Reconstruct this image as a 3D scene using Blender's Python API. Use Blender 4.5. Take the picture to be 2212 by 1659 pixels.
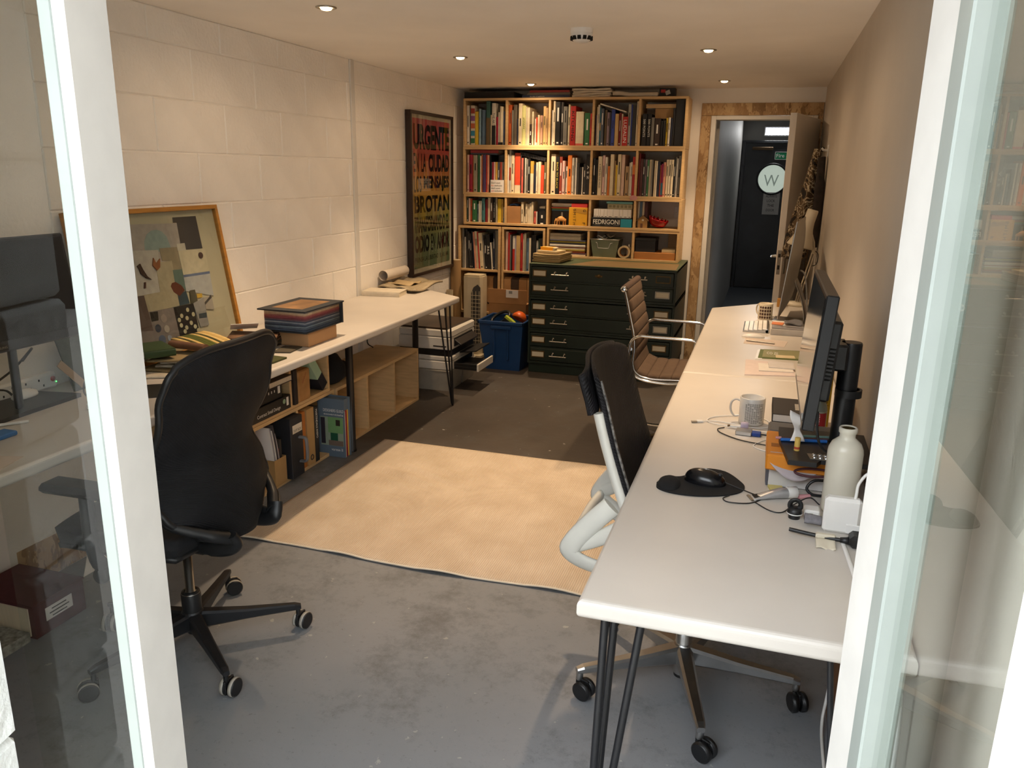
import bpy, bmesh, math, random
from mathutils import Vector, Matrix
random.seed(7)
for o in list(bpy.data.objects): bpy.data.objects.remove(o)
S = bpy.context.scene
COL = S.collection
PI = math.pi
# ------------------------------------------------------------------ camera
cd = bpy.data.cameras.new('camera'); cam = bpy.data.objects.new('camera', cd); COL.objects.link(cam)
cd.sensor_width = 36.0; cd.lens = 36.0*1720/2212; cd.clip_start = .02; cd.clip_end = 200
RM = Matrix(((0.95308038,-0.09337377,0.28795681),(0.30228135,0.24252183,-0.92185093),(0.01624088,0.96564202,0.25936795)))
m = RM.to_4x4(); m.translation = Vector((0,0,1.55)); cam.matrix_world = m
S.camera = cam
# ------------------------------------------------------------------ view, sky, light
S.view_settings.view_transform = 'Standard'; S.view_settings.look = 'None'
S.view_settings.gamma = 1.0; S.view_settings.use_curve_mapping = False
S.view_settings.exposure = 0.25
S.cycles.max_bounces = 14; S.cycles.diffuse_bounces = 9
W = bpy.data.worlds.new('overcast_sky'); S.world = W; W.use_nodes = True
bg = W.node_tree.nodes['Background']
bg.inputs[0].default_value = (0.90, 0.95, 1.0, 1); bg.inputs[1].default_value = 6.2
LAMP_COL = (1.0, 0.71, 0.44); LAMP_W = 80.0; SPILL_W = 7.0

# ------------------------------------------------------------------ helpers
def lin(h):
    if not isinstance(h, str): return tuple(h[:3])
    h = h.lstrip('#'); r = []
    for i in (0, 2, 4):
        c = int(h[i:i+2], 16)/255
        r.append(c/12.92 if c <= .04045 else ((c+.055)/1.055)**2.4)
    return tuple(r)
MATS = {}
def mat(name, col, rough=.6, metal=0., var=0., vs=12., bump=0., bs=60., spec=None, coat=0., detail=3, emit=None, es=0., stretch=None, alpha=None):
    if name in MATS: return MATS[name]
    m = bpy.data.materials.new(name); m.use_nodes = True
    nt = m.node_tree; N = nt.nodes; L = nt.links; p = N['Principled BSDF']
    c = lin(col)
    p.inputs['Base Color'].default_value = (*c, 1); p.inputs['Roughness'].default_value = rough
    p.inputs['Metallic'].default_value = metal
    if spec is not None: p.inputs['Specular IOR Level'].default_value = spec
    if coat: p.inputs['Coat Weight'].default_value = coat
    if emit is not None:
        p.inputs['Emission Color'].default_value = (*lin(emit), 1); p.inputs['Emission Strength'].default_value = es
    tc = N.new('ShaderNodeTexCoord'); src = tc.outputs['Object']
    if stretch:
        mp = N.new('ShaderNodeMapping'); mp.inputs['Scale'].default_value = stretch
        L.new(src, mp.inputs['Vector']); src = mp.outputs['Vector']
    nz = N.new('ShaderNodeTexNoise'); nz.inputs['Scale'].default_value = vs; nz.inputs['Detail'].default_value = detail
    L.new(src, nz.inputs['Vector'])
    v = max(var, .04)
    rp = N.new('ShaderNodeValToRGB'); rp.color_ramp.elements[0].position = .3; rp.color_ramp.elements[1].position = .7
    rp.color_ramp.elements[0].color = (*[x*(1-v) for x in c], 1); rp.color_ramp.elements[1].color = (*[min(1, x*(1+v)) for x in c], 1)
    L.new(nz.outputs['Fac'], rp.inputs['Fac']); L.new(rp.outputs['Color'], p.inputs['Base Color'])
    if bump:
        n2 = N.new('ShaderNodeTexNoise'); n2.inputs['Scale'].default_value = bs; n2.inputs['Detail'].default_value = 4
        L.new(src, n2.inputs['Vector'])
        bp = N.new('ShaderNodeBump'); bp.inputs['Strength'].default_value = bump; bp.inputs['Distance'].default_value = .01
        L.new(n2.outputs['Fac'], bp.inputs['Height']); L.new(bp.outputs['Normal'], p.inputs['Normal'])
    MATS[name] = m; return m
def cm(col, rough=.6):
    """plain printed / painted colour"""
    return mat('paint_%s_%d' % (col.lstrip('#'), rough*100), col, rough, var=.05, vs=30)

class B:
    def __init__(s): s.v = []; s.f = []; s.s = []
    def add(s, vs, fs, smooth=False):
        o = len(s.v); s.v += [Vector(q) for q in vs]
        for f in fs: s.f.append(tuple(i+o for i in f)); s.s.append(smooth)
        return s
    def box(s, x0, y0, z0, x1, y1, z1, b=0.):
        x0, x1 = min(x0, x1), max(x0, x1); y0, y1 = min(y0, y1), max(y0, y1); z0, z1 = min(z0, z1), max(z0, z1)
        if b <= 0:
            vs = [(x, y, z) for x in (x0, x1) for y in (y0, y1) for z in (z0, z1)]
            return s.add(vs, [(0,1,3,2),(4,6,7,5),(0,4,5,1),(2,3,7,6),(0,2,6,4),(1,5,7,3)])
        b = min(b, (x1-x0)*.49, (y1-y0)*.49, (z1-z0)*.49)
        c = ((x0+x1)/2, (y0+y1)/2, (z0+z1)/2); h = ((x1-x0)/2, (y1-y0)/2, (z1-z0)/2)
        vs = []; idx = {}
        for sx in (-1, 1):
            for sy in (-1, 1):
                for sz in (-1, 1):
                    sg = (sx, sy, sz)
                    for a in range(3):
                        idx[(sx, sy, sz, a)] = len(vs)
                        vs.append(tuple(c[k]+sg[k]*(h[k]-(0 if k == a else b)) for k in range(3)))
        fs = []
        for a in range(3):
            o1, o2 = [k for k in range(3) if k != a]
            for sa in (-1, 1):
                q = []
                for s1, s2 in ((-1,-1),(1,-1),(1,1),(-1,1)):
                    g = [0,0,0]; g[a] = sa; g[o1] = s1; g[o2] = s2; q.append(idx[(*g, a)])
                fs.append(tuple(q))
        for a in range(3):
            o1, o2 = [k for k in range(3) if k != a]
            for s1 in (-1, 1):
                for s2 in (-1, 1):
                    g0 = [0,0,0]; g1 = [0,0,0]; g0[a] = -1; g1[a] = 1
                    for g in (g0, g1): g[o1] = s1; g[o2] = s2
                    fs.append((idx[(*g0, o1)], idx[(*g0, o2)], idx[(*g1, o2)], idx[(*g1, o1)]))
        for sx in (-1, 1):
            for sy in (-1, 1):
                for sz in (-1, 1): fs.append(tuple(idx[(sx, sy, sz, a)] for a in range(3)))
        return s.add(vs, fs)
    def tube(s, pts, r, n=10, closed=False, caps=True, sq=None):
        pts = [Vector(p) for p in pts]; k = len(pts)
        rs = list(r) if hasattr(r, '__len__') else [r]*k
        T = []
        for i in range(k):
            if closed: t = pts[(i+1) % k]-pts[i-1]
            else: t = pts[min(i+1, k-1)]-pts[max(i-1, 0)]
            T.append(t.normalized())
        u = T[0].orthogonal().normalized()
        if abs(T[0].z) < .9: u = (Vector((0,0,1))-T[0]*T[0].z).normalized()
        vs = []
        for i in range(k):
            u = (u-T[i]*u.dot(T[i])).normalized(); w = T[i].cross(u)
            for j in range(n):
                a = 2*PI*j/n; cu, cw = math.cos(a), math.sin(a)
                if sq: cu *= sq[0]; cw *= sq[1]
                vs.append(pts[i]+(u*cu+w*cw)*rs[i])
        fs = []
        for i in range(k if closed else k-1):
            i2 = (i+1) % k
            for j in range(n): fs.append((i*n+j, i*n+(j+1) % n, i2*n+(j+1) % n, i2*n+j))
        s.add(vs, fs, True)
        if caps and not closed:
            s.add(vs[:n], [tuple(range(n))]); s.add(vs[-n:], [tuple(range(n))])
        return s
    def lathe(s, prof, c=(0,0,0), n=24, ax='z', smooth=True, frac=1.0):
        """prof: list of (radius, height); None splits for a sharp edge"""
        segs = [[]]
        for q in prof:
            if q is None: segs.append([segs[-1][-1]])
            else: segs[-1].append(q)
        full = frac >= .999; cols = n if full else n+1
        for sg in segs:
            vs = []
            for (r, h) in sg:
                for j in range(cols):
                    a = 2*PI*frac*j/n; x, y = r*math.cos(a), r*math.sin(a)
                    p = (x, y, h) if ax == 'z' else ((h, x, y) if ax == 'x' else (x, h, y))
                    vs.append((p[0]+c[0], p[1]+c[1], p[2]+c[2]))
            fs = []
            for i in range(len(sg)-1):
                for j in range(n):
                    j2 = (j+1) % cols
                    fs.append((i*cols+j, i*cols+j2, (i+1)*cols+j2, (i+1)*cols+j))
            s.add(vs, fs, smooth)
        return s
    def prism(s, poly, ax, lo, hi):
        """poly: 2D points in the plane normal to ax ('x': (y,z), 'y': (x,z), 'z': (x,y))"""
        def P(q, h): return (h, q[0], q[1]) if ax == 'x' else ((q[0], h, q[1]) if ax == 'y' else (q[0], q[1], h))
        n = len(poly); vs = [P(q, lo) for q in poly]+[P(q, hi) for q in poly]
        fs = [tuple(range(n)), tuple(range(2*n-1, n-1, -1))]+[(i, (i+1) % n, n+(i+1) % n, n+i) for i in range(n)]
        return s.add(vs, fs)
    def sheet(s, fn, nu, nv, th=.004, smooth=True):
        """closed slab round the surface fn(u,v), u,v in 0..1"""
        P = [[Vector(fn(i/nu, j/nv)) for j in range(nv+1)] for i in range(nu+1)]
        def nrm(i, j):
            a = P[min(i+1, nu)][j]-P[max(i-1, 0)][j]; b = P[i][min(j+1, nv)]-P[i][max(j-1, 0)]
            q = a.cross(b); return q.normalized() if q.length > 1e-12 else Vector((0,0,1))
        vs = []; k = nv+1
        for sg in (1, -1):
            for i in range(nu+1):
                for j in range(nv+1): vs.append(P[i][j]+nrm(i, j)*th/2*sg)
        o = (nu+1)*k; fs = []
        for i in range(nu):
            for j in range(nv):
                a, b, c, d = i*k+j, (i+1)*k+j, (i+1)*k+j+1, i*k+j+1
                fs.append((a, b, c, d)); fs.append((o+d, o+c, o+b, o+a))
        for i in range(nu):
            for j in (0, nv): fs.append((i*k+j, (i+1)*k+j, o+(i+1)*k+j, o+i*k+j))
        for j in range(nv):
            for i in (0, nu): fs.append((i*k+j, i*k+j+1, o+i*k+j+1, o+i*k+j))
        return s.add(vs, fs, smooth)
    def xf(s, M):
        s.v = [M @ q for q in s.v]; return s
    def turn(s, ang, c=(0,0,0), ax='Z'):
        c = Vector(c); R = Matrix.Rotation(ang, 3, ax)
        s.v = [R @ (q-c)+c for q in s.v]; return s
    def mesh(s, name, off=Vector((0,0,0))):
        me = bpy.data.meshes.new(name)
        me.from_pydata([tuple(q-off) for q in s.v], [], s.f); me.update()
        bm = bmesh.new(); bm.from_mesh(me); bmesh.ops.recalc_face_normals(bm, faces=bm.faces); bm.to_mesh(me); bm.free()
        me.polygons.foreach_set('use_smooth', s.s[:len(me.polygons)] if len(s.s) == len(me.polygons) else [False]*len(me.polygons))
        return me
ROOT = {}
def thing(name, label, cat, loc=(0,0,0), rz=0., group=None, kind=None, rot=None):
    o = bpy.data.objects.new(name, None); COL.objects.link(o); o.location = loc
    o.rotation_euler = rot if rot else (0, 0, rz); o.empty_display_size = .05
    if label: o['label'] = label
    if cat: o['category'] = cat
    if group: o['group'] = group
    if kind: o['kind'] = kind
    ROOT[o] = Vector(loc)
    return o
def part(name, b, m, parent, local=False, label=None):
    """mesh child; world coordinates unless local"""
    off = Vector((0,0,0)) if local else ROOT.get(parent, Vector((0,0,0)))
    me = b if isinstance(b, bpy.types.Mesh) else b.mesh(name, off)
    if not me.materials: me.materials.append(m)
    o = bpy.data.objects.new(name, me); COL.objects.link(o); o.parent = parent
    ROOT[o] = off
    if label: o['label'] = label
    return o
def solo(name, b, m, label=None, cat=None, group=None, kind=None):
    xs = [q.x for q in b.v]; ys = [q.y for q in b.v]; zs = [q.z for q in b.v]
    c = Vector(((min(xs)+max(xs))/2, (min(ys)+max(ys))/2, min(zs)))
    me = b.mesh(name, c); me.materials.append(m)
    o = bpy.data.objects.new(name, me); COL.objects.link(o); o.location = c; ROOT[o] = c
    if label: o['label'] = label
    if cat: o['category'] = cat
    if group: o['group'] = group
    if kind: o['kind'] = kind
    return o
def struct(name, b, m, label=None): return solo(name, b, m, label=label, kind='structure')
def text(s, c, xd, yd, w, h, m, parent, name='lettering', stretch=True, bold=0., depth=0.0006, local=False):
    """flat lettering centred at c, xd reading direction, yd up, fitted into w x h"""
    cu = bpy.data.curves.new('t', 'FONT'); cu.body = s; cu.offset = bold; cu.resolution_u = 3
    o = bpy.data.objects.new('t', cu); COL.objects.link(o)
    dg = bpy.context.evaluated_depsgraph_get(); dg.update()
    me = bpy.data.meshes.new_from_object(o.evaluated_get(dg)); bpy.data.objects.remove(o); bpy.data.curves.remove(cu)
    xs = [v.co.x for v in me.vertices]; ys = [v.co.y for v in me.vertices]
    x0, x1, y0, y1 = min(xs), max(xs), min(ys), max(ys)
    sx = w/(x1-x0); sy = h/(y1-y0)
    if not stretch: sx = sy = min(sx, sy)
    xd = Vector(xd).normalized(); yd = Vector(yd).normalized(); nd = xd.cross(yd)
    off = Vector((0,0,0)) if local else ROOT.get(parent, Vector((0,0,0)))
    c = Vector(c)-off+nd*depth
    for v in me.vertices:
        a, b_ = v.co.x, v.co.y
        v.co = c+xd*((a-(x0+x1)/2)*sx)+yd*((b_-(y0+y1)/2)*sy)
    me.name = name; me.materials.append(m)
    t = bpy.data.objects.new(name, me); COL.objects.link(t); t.parent = parent; ROOT[t] = off
    return t
def quad(b, c, xd, yd, w, h, d=.0005):
    """thin flat printed patch centred at c"""
    xd = Vector(xd).normalized(); yd = Vector(yd).normalized(); nd = xd.cross(yd); c = Vector(c)
    P = [c+xd*(sx*w/2)+yd*(sy*h/2)+nd*e for e in (0, d) for sx, sy in ((-1,-1),(1,-1),(1,1),(-1,1))]
    return b.add(P, [(0,1,2,3),(4,5,6,7),(0,1,5,4),(1,2,6,5),(2,3,7,6),(3,0,4,7)])
def copy_thing(root, loc=None, rz=None, label=None, group=None):
    def cp(o, par):
        c = o.copy(); COL.objects.link(c); c.parent = par
        for ch in o.children: cp(ch, c)
        return c
    r = cp(root, None)
    if loc is not None: r.location = loc
    if rz is not None: r.rotation_euler = (0, 0, rz)
    if label: r['label'] = label
    if group: r['group'] = group
    ROOT[r] = Vector(r.location); return r
def arc(c, r, a0, a1, n, pl='xz'):
    out = []
    for i in range(n+1):
        a = a0+(a1-a0)*i/n; u, v = r*math.cos(a), r*math.sin(a)
        d = {'xz': (u, 0, v), 'yz': (0, u, v), 'xy': (u, v, 0)}[pl]
        out.append((c[0]+d[0], c[1]+d[1], c[2]+d[2]))
    return out
def smooth_pts(pts, n=6):
    """Catmull-Rom through pts"""
    P = [Vector(p) for p in pts]; P = [P[0]*2-P[1]]+P+[P[-1]*2-P[-2]]; out = []
    for i in range(1, len(P)-2):
        for k in range(n):
            t = k/n; a, b, c, d = P[i-1], P[i], P[i+1], P[i+2]
            out.append(.5*((2*b)+(c-a)*t+(2*a-5*b+4*c-d)*t*t+(3*b-a-3*c+d)*t**3))
    out.append(P[-2]); return out
ORD = ['first','second','third','fourth','fifth','sixth','seventh','eighth','ninth','tenth','eleventh','twelfth','thirteenth','fourteenth','fifteenth','sixteenth','seventeenth','eighteenth','nineteenth','twentieth','twenty-first','twenty-second','twenty-third','twenty-fourth']

# ------------------------------------------------------------------ shared materials
m_wall = mat('white_wall_paint', '#e8e4dd', .75, var=.02, vs=3, bump=.06, bs=90)
m_ceil = mat('white_ceiling_paint', '#f3efe9', .85, var=.02, vs=2)
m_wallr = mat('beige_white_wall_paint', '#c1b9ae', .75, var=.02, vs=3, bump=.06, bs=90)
m_blk = mat('painted_block', '#eeeae3', .5, var=.03, vs=5, bump=.35, bs=55)
m_frame = mat('white_gloss_timber', '#d6d4cf', .4, var=.03, vs=14, bump=.05, bs=30)
m_bead = mat('pale_green_white_timber', '#98a09b', .45, var=.04, vs=10, bump=.04, bs=30)
m_lam = mat('white_laminate', '#c9c3bb', .35, var=.015, vs=4)
m_lamedge = mat('white_laminate_edge', '#f0efec', .35, var=.02, vs=20)
m_black = mat('black_plastic', '#17181a', .42, var=.1, vs=20)
m_blackmetal = mat('black_powder_coat', '#15161a', .38, var=.08, vs=20)
m_chrome = mat('polished_chrome', '#d8d8d6', .12, 1.0)
m_alu = mat('brushed_aluminium', '#b9b9b8', .3, 1.0, var=.05, vs=40)
m_steel = mat('dull_steel', '#a8a39a', .35, 1.0, var=.08, vs=30)
m_white = mat('white_plastic', '#e6e5e2', .35, var=.02)
m_birch = mat('birch_veneer', '#c9a878', .5, var=.10, vs=9, stretch=(1,1,7))
m_paper = mat('white_paper', '#e4e0dc', .8, var=.03)
m_card = mat('brown_cardboard', '#a87a4c', .8, var=.07, vs=14)
m_ink = mat('black_ink', '#161412', .7)
m_wink = mat('white_ink', '#e8e6e0', .7)
m_dark = mat('dark_void', '#0c0b0a', .9)
# ================================================================== STRUCTURE
CEIL = 2.187; XL = -2.52; XR = .324; YB = 6.72
# --- floor: painted concrete with stains
def floor_mat():
    m = bpy.data.materials.new('grey_painted_concrete'); m.use_nodes = True; nt = m.node_tree; N = nt.nodes; L = nt.links; p = N['Principled BSDF']
    tc = N.new('ShaderNodeTexCoord')
    def noise(sc, det=5, rough=.6):
        n = N.new('ShaderNodeTexNoise'); n.inputs['Scale'].default_value = sc; n.inputs['Detail'].default_value = det; n.inputs['Roughness'].default_value = rough
        L.new(tc.outputs['Object'], n.inputs['Vector']); return n.outputs['Fac']
    def ramp(fac, a, b, ca, cb):
        r = N.new('ShaderNodeValToRGB'); e = r.color_ramp.elements; e[0].position = a; e[1].position = b; e[0].color = (*lin(ca), 1); e[1].color = (*lin(cb), 1)
        L.new(fac, r.inputs['Fac']); return r.outputs['Color']
    def mix(f, a, b):
        x = N.new('ShaderNodeMix'); x.data_type = 'RGBA'; L.new(f, x.inputs[0]); L.new(a, x.inputs[6]); 
        if isinstance(b, tuple): x.inputs[7].default_value = (*b, 1)
        else: L.new(b, x.inputs[7])
        return x.outputs[2]
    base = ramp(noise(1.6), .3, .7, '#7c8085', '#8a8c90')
    back_brown = ramp(noise(2.4, 8, .7), .3, .72, '#39332d', '#4b433c')  # darker, browner tone blended in towards the back of the room
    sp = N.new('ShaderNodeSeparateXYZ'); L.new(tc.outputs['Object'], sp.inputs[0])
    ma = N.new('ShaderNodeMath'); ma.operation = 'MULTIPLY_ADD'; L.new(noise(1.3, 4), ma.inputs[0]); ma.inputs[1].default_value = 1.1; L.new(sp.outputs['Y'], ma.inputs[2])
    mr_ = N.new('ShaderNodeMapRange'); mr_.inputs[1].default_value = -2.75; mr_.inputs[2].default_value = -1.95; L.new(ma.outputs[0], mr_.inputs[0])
    base = mix(mr_.outputs[0], base, back_brown)
    smud = ramp(noise(2.6, 11, .82), .50, .64, '#000000', '#c4c4c4')
    c = mix(smud, base, lin('#4c4c4b'))
    fine = ramp(noise(52, 8, .85), .58, .66, '#000000', '#c8c8c8')
    c = mix(fine, c, lin('#55524f'))
    chips = ramp(noise(21, 4, .6), .69, .71, '#000000', '#c0c0c0')
    c = mix(chips, c, lin('#b9b6b0'))
    drip = ramp(noise(7.3, 10, .85), .66, .70, '#000000', '#909090')
    c = mix(drip, c, lin('#4a3c38'))
    L.new(c, p.inputs['Base Color']); p.inputs['Roughness'].default_value = .55
    bp = N.new('ShaderNodeBump'); bp.inputs['Strength'].default_value = .25; bp.inputs['Distance'].default_value = .004
    L.new(noise(25, 6, .7), bp.inputs['Height']); L.new(bp.outputs['Normal'], p.inputs['Normal'])
    return m
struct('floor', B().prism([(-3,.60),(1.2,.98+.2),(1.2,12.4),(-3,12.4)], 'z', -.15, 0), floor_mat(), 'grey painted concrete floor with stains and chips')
struct('ceiling', B().box(-3, .5, CEIL, .7, YB+.14, CEIL+.12), m_ceil, 'smooth white ceiling with downlights')

# --- left wall: painted concrete blocks, each with its own edges
wl = struct('wall_left', B().box(-2.80, .3, -.05, XL-.006, YB+.2, CEIL+.02), m_blk, 'white painted concrete block wall')
ROWS = [.03+.2245*k for k in range(-1, 10)]   # bed joints
blk = {}
def block(y0, y1, z0, z1, xf):
    key = (round(y1-y0, 3), round(z1-z0, 3), round(xf, 2), random.randrange(3))
    if key not in blk:
        w, h = (y1-y0)/2, (z1-z0)/2; b = B(); b.box(-.05, -w+.0012, -h+.0009, 0, w-.0012, h-.0009, .0048)
        for v in b.v:
            if v.x > -.02: v.x += random.uniform(-.001, .001)
        blk[key] = b.mesh('block'); blk[key].materials.append(m_blk)
    o = bpy.data.objects.new('block', blk[key]); COL.objects.link(o); o.parent = wl
    o.location = Vector((xf+random.uniform(-.0015, .0015), (y0+y1)/2, (z0+z1)/2))-ROOT[wl]
for i in range(len(ROWS)):
    z0 = max(ROWS[i], 0); z1 = min(ROWS[i]+.2245, CEIL)
    if z1-z0 < .02: continue
    yy = 2.93+.47*(-1) if i % 2 == 1 else 3.185-.47*2+.0
    e0 = 2.34; ys = []
    y = 2.93 if i % 2 == 0 else 3.187
    while y-.47 > e0: y -= .47
    ys = [e0]
    while y < 4.63: 
        if y-ys[-1] > .05: ys.append(y)
        y += .47
    ys.append(4.635)
    for a, b_ in zip(ys, ys[1:]): block(a, b_, z0, z1, XL)
    y = 4.69; ys = [y]; y += .28 if i % 2 else .47
    while y < YB: ys.append(y); y += .47
    ys.append(YB)
    for a, b_ in zip(ys, ys[1:]): block(a, b_, z0, z1, XL-.003)
    ys = [.62, .95 if i % 2 else 1.2, 1.42 if i % 2 else 1.67, 1.89 if i % 2 else 2.14, 2.34]
    for a, b_ in zip(ys, ys[1:]): block(a, b_, z0, z1, XL-.045)
struct('trim_1', B().box(XL-.02, 4.637, 0, XL+.006, 4.688, CEIL, .004), m_frame, 'thin white cover strip on the block wall')

# --- right wall, back wall with doorway, corridor
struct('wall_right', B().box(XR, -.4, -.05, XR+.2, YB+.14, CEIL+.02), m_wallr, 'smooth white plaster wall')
DX0, DX1, DZ = -.49, .29, 2.0
wb = B(); wb.box(-2.8, YB, -.05, DX0, YB+.14, CEIL+.05); wb.box(DX0, YB, DZ, DX1, YB+.14, CEIL+.05); wb.box(DX1, YB, -.05, .6, YB+.14, CEIL+.05)
struct('wall_back', wb, m_wall, 'white plaster back wall around the doorway')
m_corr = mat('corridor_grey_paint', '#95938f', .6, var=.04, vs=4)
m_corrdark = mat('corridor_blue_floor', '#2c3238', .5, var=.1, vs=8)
cw = B(); cw.box(-.75, YB+.14, -.02, -.44, 11.9, 2.3); struct('wall_corridor_left', cw, m_corr, 'pale grey corridor wall')
cw = B(); cw.box(.75, YB+.14, -.02, .95, 11.9, 2.3); struct('wall_corridor_right', cw, m_corr)
cw = B(); cw.box(-.44, YB+.14, 2.24, .75, 11.9, 2.34); struct('ceiling_corridor', cw, m_corr)
cw = B(); cw.box(-.75, 11.74, -.02, .95, 11.9, 2.3); struct('wall_corridor_end', cw, m_corr)
cw = B(); cw.box(-.44, YB+.14, 0, .75, 11.74, .004); struct('floor_corridor', cw, m_corrdark)

# --- OSB door surround
def osb_mat():
    m = bpy.data.materials.new('oriented_strand_board'); m.use_nodes = True; nt = m.node_tree; N = nt.nodes; L = nt.links; p = N['Principled BSDF']
    tc = N.new('ShaderNodeTexCoord'); mp = N.new('ShaderNodeMapping'); mp.inputs['Scale'].default_value = (1, 1, .4); mp.inputs['Rotation'].default_value = (0, .5, 0)
    L.new(tc.outputs['Object'], mp.inputs['Vector'])
    v = N.new('ShaderNodeTexVoronoi'); v.inputs['Scale'].default_value = 26; v.inputs['Randomness'].default_value = 1
    nz = N.new('ShaderNodeTexNoise'); nz.inputs['Scale'].default_value = 22; nz.inputs['Detail'].default_value = 4; nz.inputs['Distortion'].default_value = 2.5
    L.new(mp.outputs['Vector'], nz.inputs['Vector'])
    mx = N.new('ShaderNodeMix'); mx.data_type = 'VECTOR'; mx.inputs[0].default_value = .1
    L.new(mp.outputs['Vector'], mx.inputs[4]); L.new(nz.outputs['Color'], mx.inputs[5]); L.new(mx.outputs[1], v.inputs['Vector'])
    r = N.new('ShaderNodeValToRGB'); r.color_ramp.elements[0].color = (*lin('#775c3e'), 1); r.color_ramp.elements[1].color = (*lin('#c3a67c'), 1)
    r.color_ramp.elements.new(.35).color = (*lin('#a3825a'), 1); r.color_ramp.elements[0].position = .05; r.color_ramp.elements[-1].position = .9
    sp = N.new('ShaderNodeSeparateColor'); L.new(v.outputs['Color'], sp.inputs[0]); 
    ad = N.new('ShaderNodeMath'); ad.operation = 'MULTIPLY_ADD'; ad.inputs[1].default_value = .85; L.new(sp.outputs[0], ad.inputs[0])
    ml = N.new('ShaderNodeMath'); ml.operation = 'MULTIPLY'; ml.inputs[1].default_value = .2; L.new(nz.outputs['Fac'], ml.inputs[0]); L.new(ml.outputs[0], ad.inputs[2])
    L.new(ad.outputs[0], r.inputs['Fac']); L.new(r.outputs['Color'], p.inputs['Base Color']); p.inputs['Roughness'].default_value = .7
    return m
m_osb = osb_mat()
dr = thing('door_surround', None, None, (-.1, YB, 0), kind='structure'); dr.name = 'trim_2'
part('osb_board', B().box(-.578, YB-.014, 0, -.502, YB, 1.985, .002), m_osb, dr)
part('osb_board', B().box(-.578, YB-.014, 1.987, .318, YB, 2.078, .002), m_osb, dr)
part('osb_board', B().box(.284, YB-.014, 0, .320, YB, 1.985, .002), m_osb, dr)
fr = thing('door_frame', None, None, (-.1, YB, 0), kind='structure'); fr.name = 'trim_3'
part('door_jamb', B().box(-.500, YB-.02, 0, -.462, YB+.13, 1.985, .003), m_frame, fr)
part('door_jamb', B().box(.252, YB-.02, 0, .283, YB+.13, 1.985, .003), m_frame, fr)
part('door_head', B().box(-.462, YB-.02, 1.955, .252, YB+.13, 1.985, .003), m_frame, fr)
part('strike_plate', B().box(-.463, YB-.012, .95, -.4605, YB+.012, 1.09), m_steel, fr)

# --- open door leaf: hinge on the right, swung into the room
d1 = thing('door_1', 'white flush door standing open into the room', None, (.262, YB-.022, 0), 0, kind='structure')
ang = math.radians(-103.5+180)   # leaf direction from the hinge
d1.rotation_euler = (0, 0, math.radians(180+75.5))
m_door = mat('white_door_paint', '#ebe5dc', .45, var=.02, vs=4)
part('door_panel', B().box(0, 0, .008, .745, .044, 1.955, .002), m_door, d1, local=True)
part('lock_plate', B().box(.7445, .010, .865, .7465, .034, 1.035, .0005), m_steel, d1, local=True)
lk = B().box(.746, .014, .985, .7475, .030, 1.01); lk.box(.746, .014, .90, .7475, .030, .93); part('latch', lk, m_blackmetal, d1, local=True)
for sgn, y0 in ((-1, 0.), (1, .044)):
    hp = B().box(.675, y0, .865, .715, y0+sgn*.008, 1.03, .002)
    hd = part('door_handle', hp, m_chrome, d1, local=True)
    lv = B().tube([(.695, y0+sgn*.008, .985), (.695, y0+sgn*.045, .985)], .008, 10).tube(smooth_pts([(.697, y0+sgn*.045, .985), (.66, y0+sgn*.05, .985), (.585, y0+sgn*.048, .983)], 4), .008, 10)
    part('lever', lv, m_chrome, hd, local=True)
for z in (.25, 1.05, 1.75):
    part('hinge', B().lathe([(0, z-.045), (.007, z-.045), None, (.007, z+.045), None, (0, z+.045)], (-.004, -.004, 0), 8), m_steel, d1, local=True)

# --- corridor end door with porthole
m_cdoor = mat('black_painted_door', '#25282c', .3, var=.25, vs=5, bump=.12, bs=9)
d2 = thing('door_2', 'black corridor door with a round porthole window', None, (.03, 11.74, 0), kind='structure')
PX, PZ, PR = -.005, 1.49, .19
def plate_hole(x0, x1, z0, z1, y0, y1, n=40):
    b = B(); A = [2*PI*i/n for i in range(n)]+[math.atan2(z-PZ, x-PX) % (2*PI) for x in (x0, x1) for z in (z0, z1)]
    A.sort(); n = len(A); ring = [(PX+PR*math.cos(a), PZ+PR*math.sin(a)) for a in A]; out = []
    for a in A:
        c, s_ = math.cos(a), math.sin(a)
        t = min(((x1 if c > 0 else x0)-PX)/c if abs(c) > 1e-6 else 9e9, ((z1 if s_ > 0 else z0)-PZ)/s_ if abs(s_) > 1e-6 else 9e9)
        out.append((PX+c*t, PZ+s_*t))
    for y in (y0, y1):
        b.add([(q[0], y, q[1]) for q in ring]+[(q[0], y, q[1]) for q in out], [(i, (i+1) % n, n+(i+1) % n, n+i) for i in range(n)])
    b.add([(q[0], y, q[1]) for y in (y0, y1) for q in ring], [(i, (i+1) % n, n+(i+1) % n, n+i) for i in range(n)], True)
    b.add([(q[0], y, q[1]) for y in (y0, y1) for q in out], [(i, (i+1) % n, n+(i+1) % n, n+i) for i in range(n)])
    return b
dp = plate_hole(-.385, .46, .01, 1.955, 11.69, 11.735)
part('door_panel', dp, m_cdoor, d2)
part('door_frame', B().box(-.43, 11.67, 0, -.387, 11.74, 1.99, .003).box(.462, 11.67, 0, .505, 11.74, 1.99, .003).box(-.387, 11.67, 1.957, .462, 11.74, 1.99, .003), m_cdoor, d2)
part('porthole_ring', B().tube([(PX+(PR+.008)*math.cos(2*PI*i/40), 11.685, PZ+(PR+.008)*math.sin(2*PI*i/40)) for i in range(40)], .014, 8, closed=True), m_blackmetal, d2)
m_port = mat('porthole_daylight_glass', '#b9c8bb', .3, var=.12, vs=3, emit='#cfdccd', es=.5)
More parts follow.
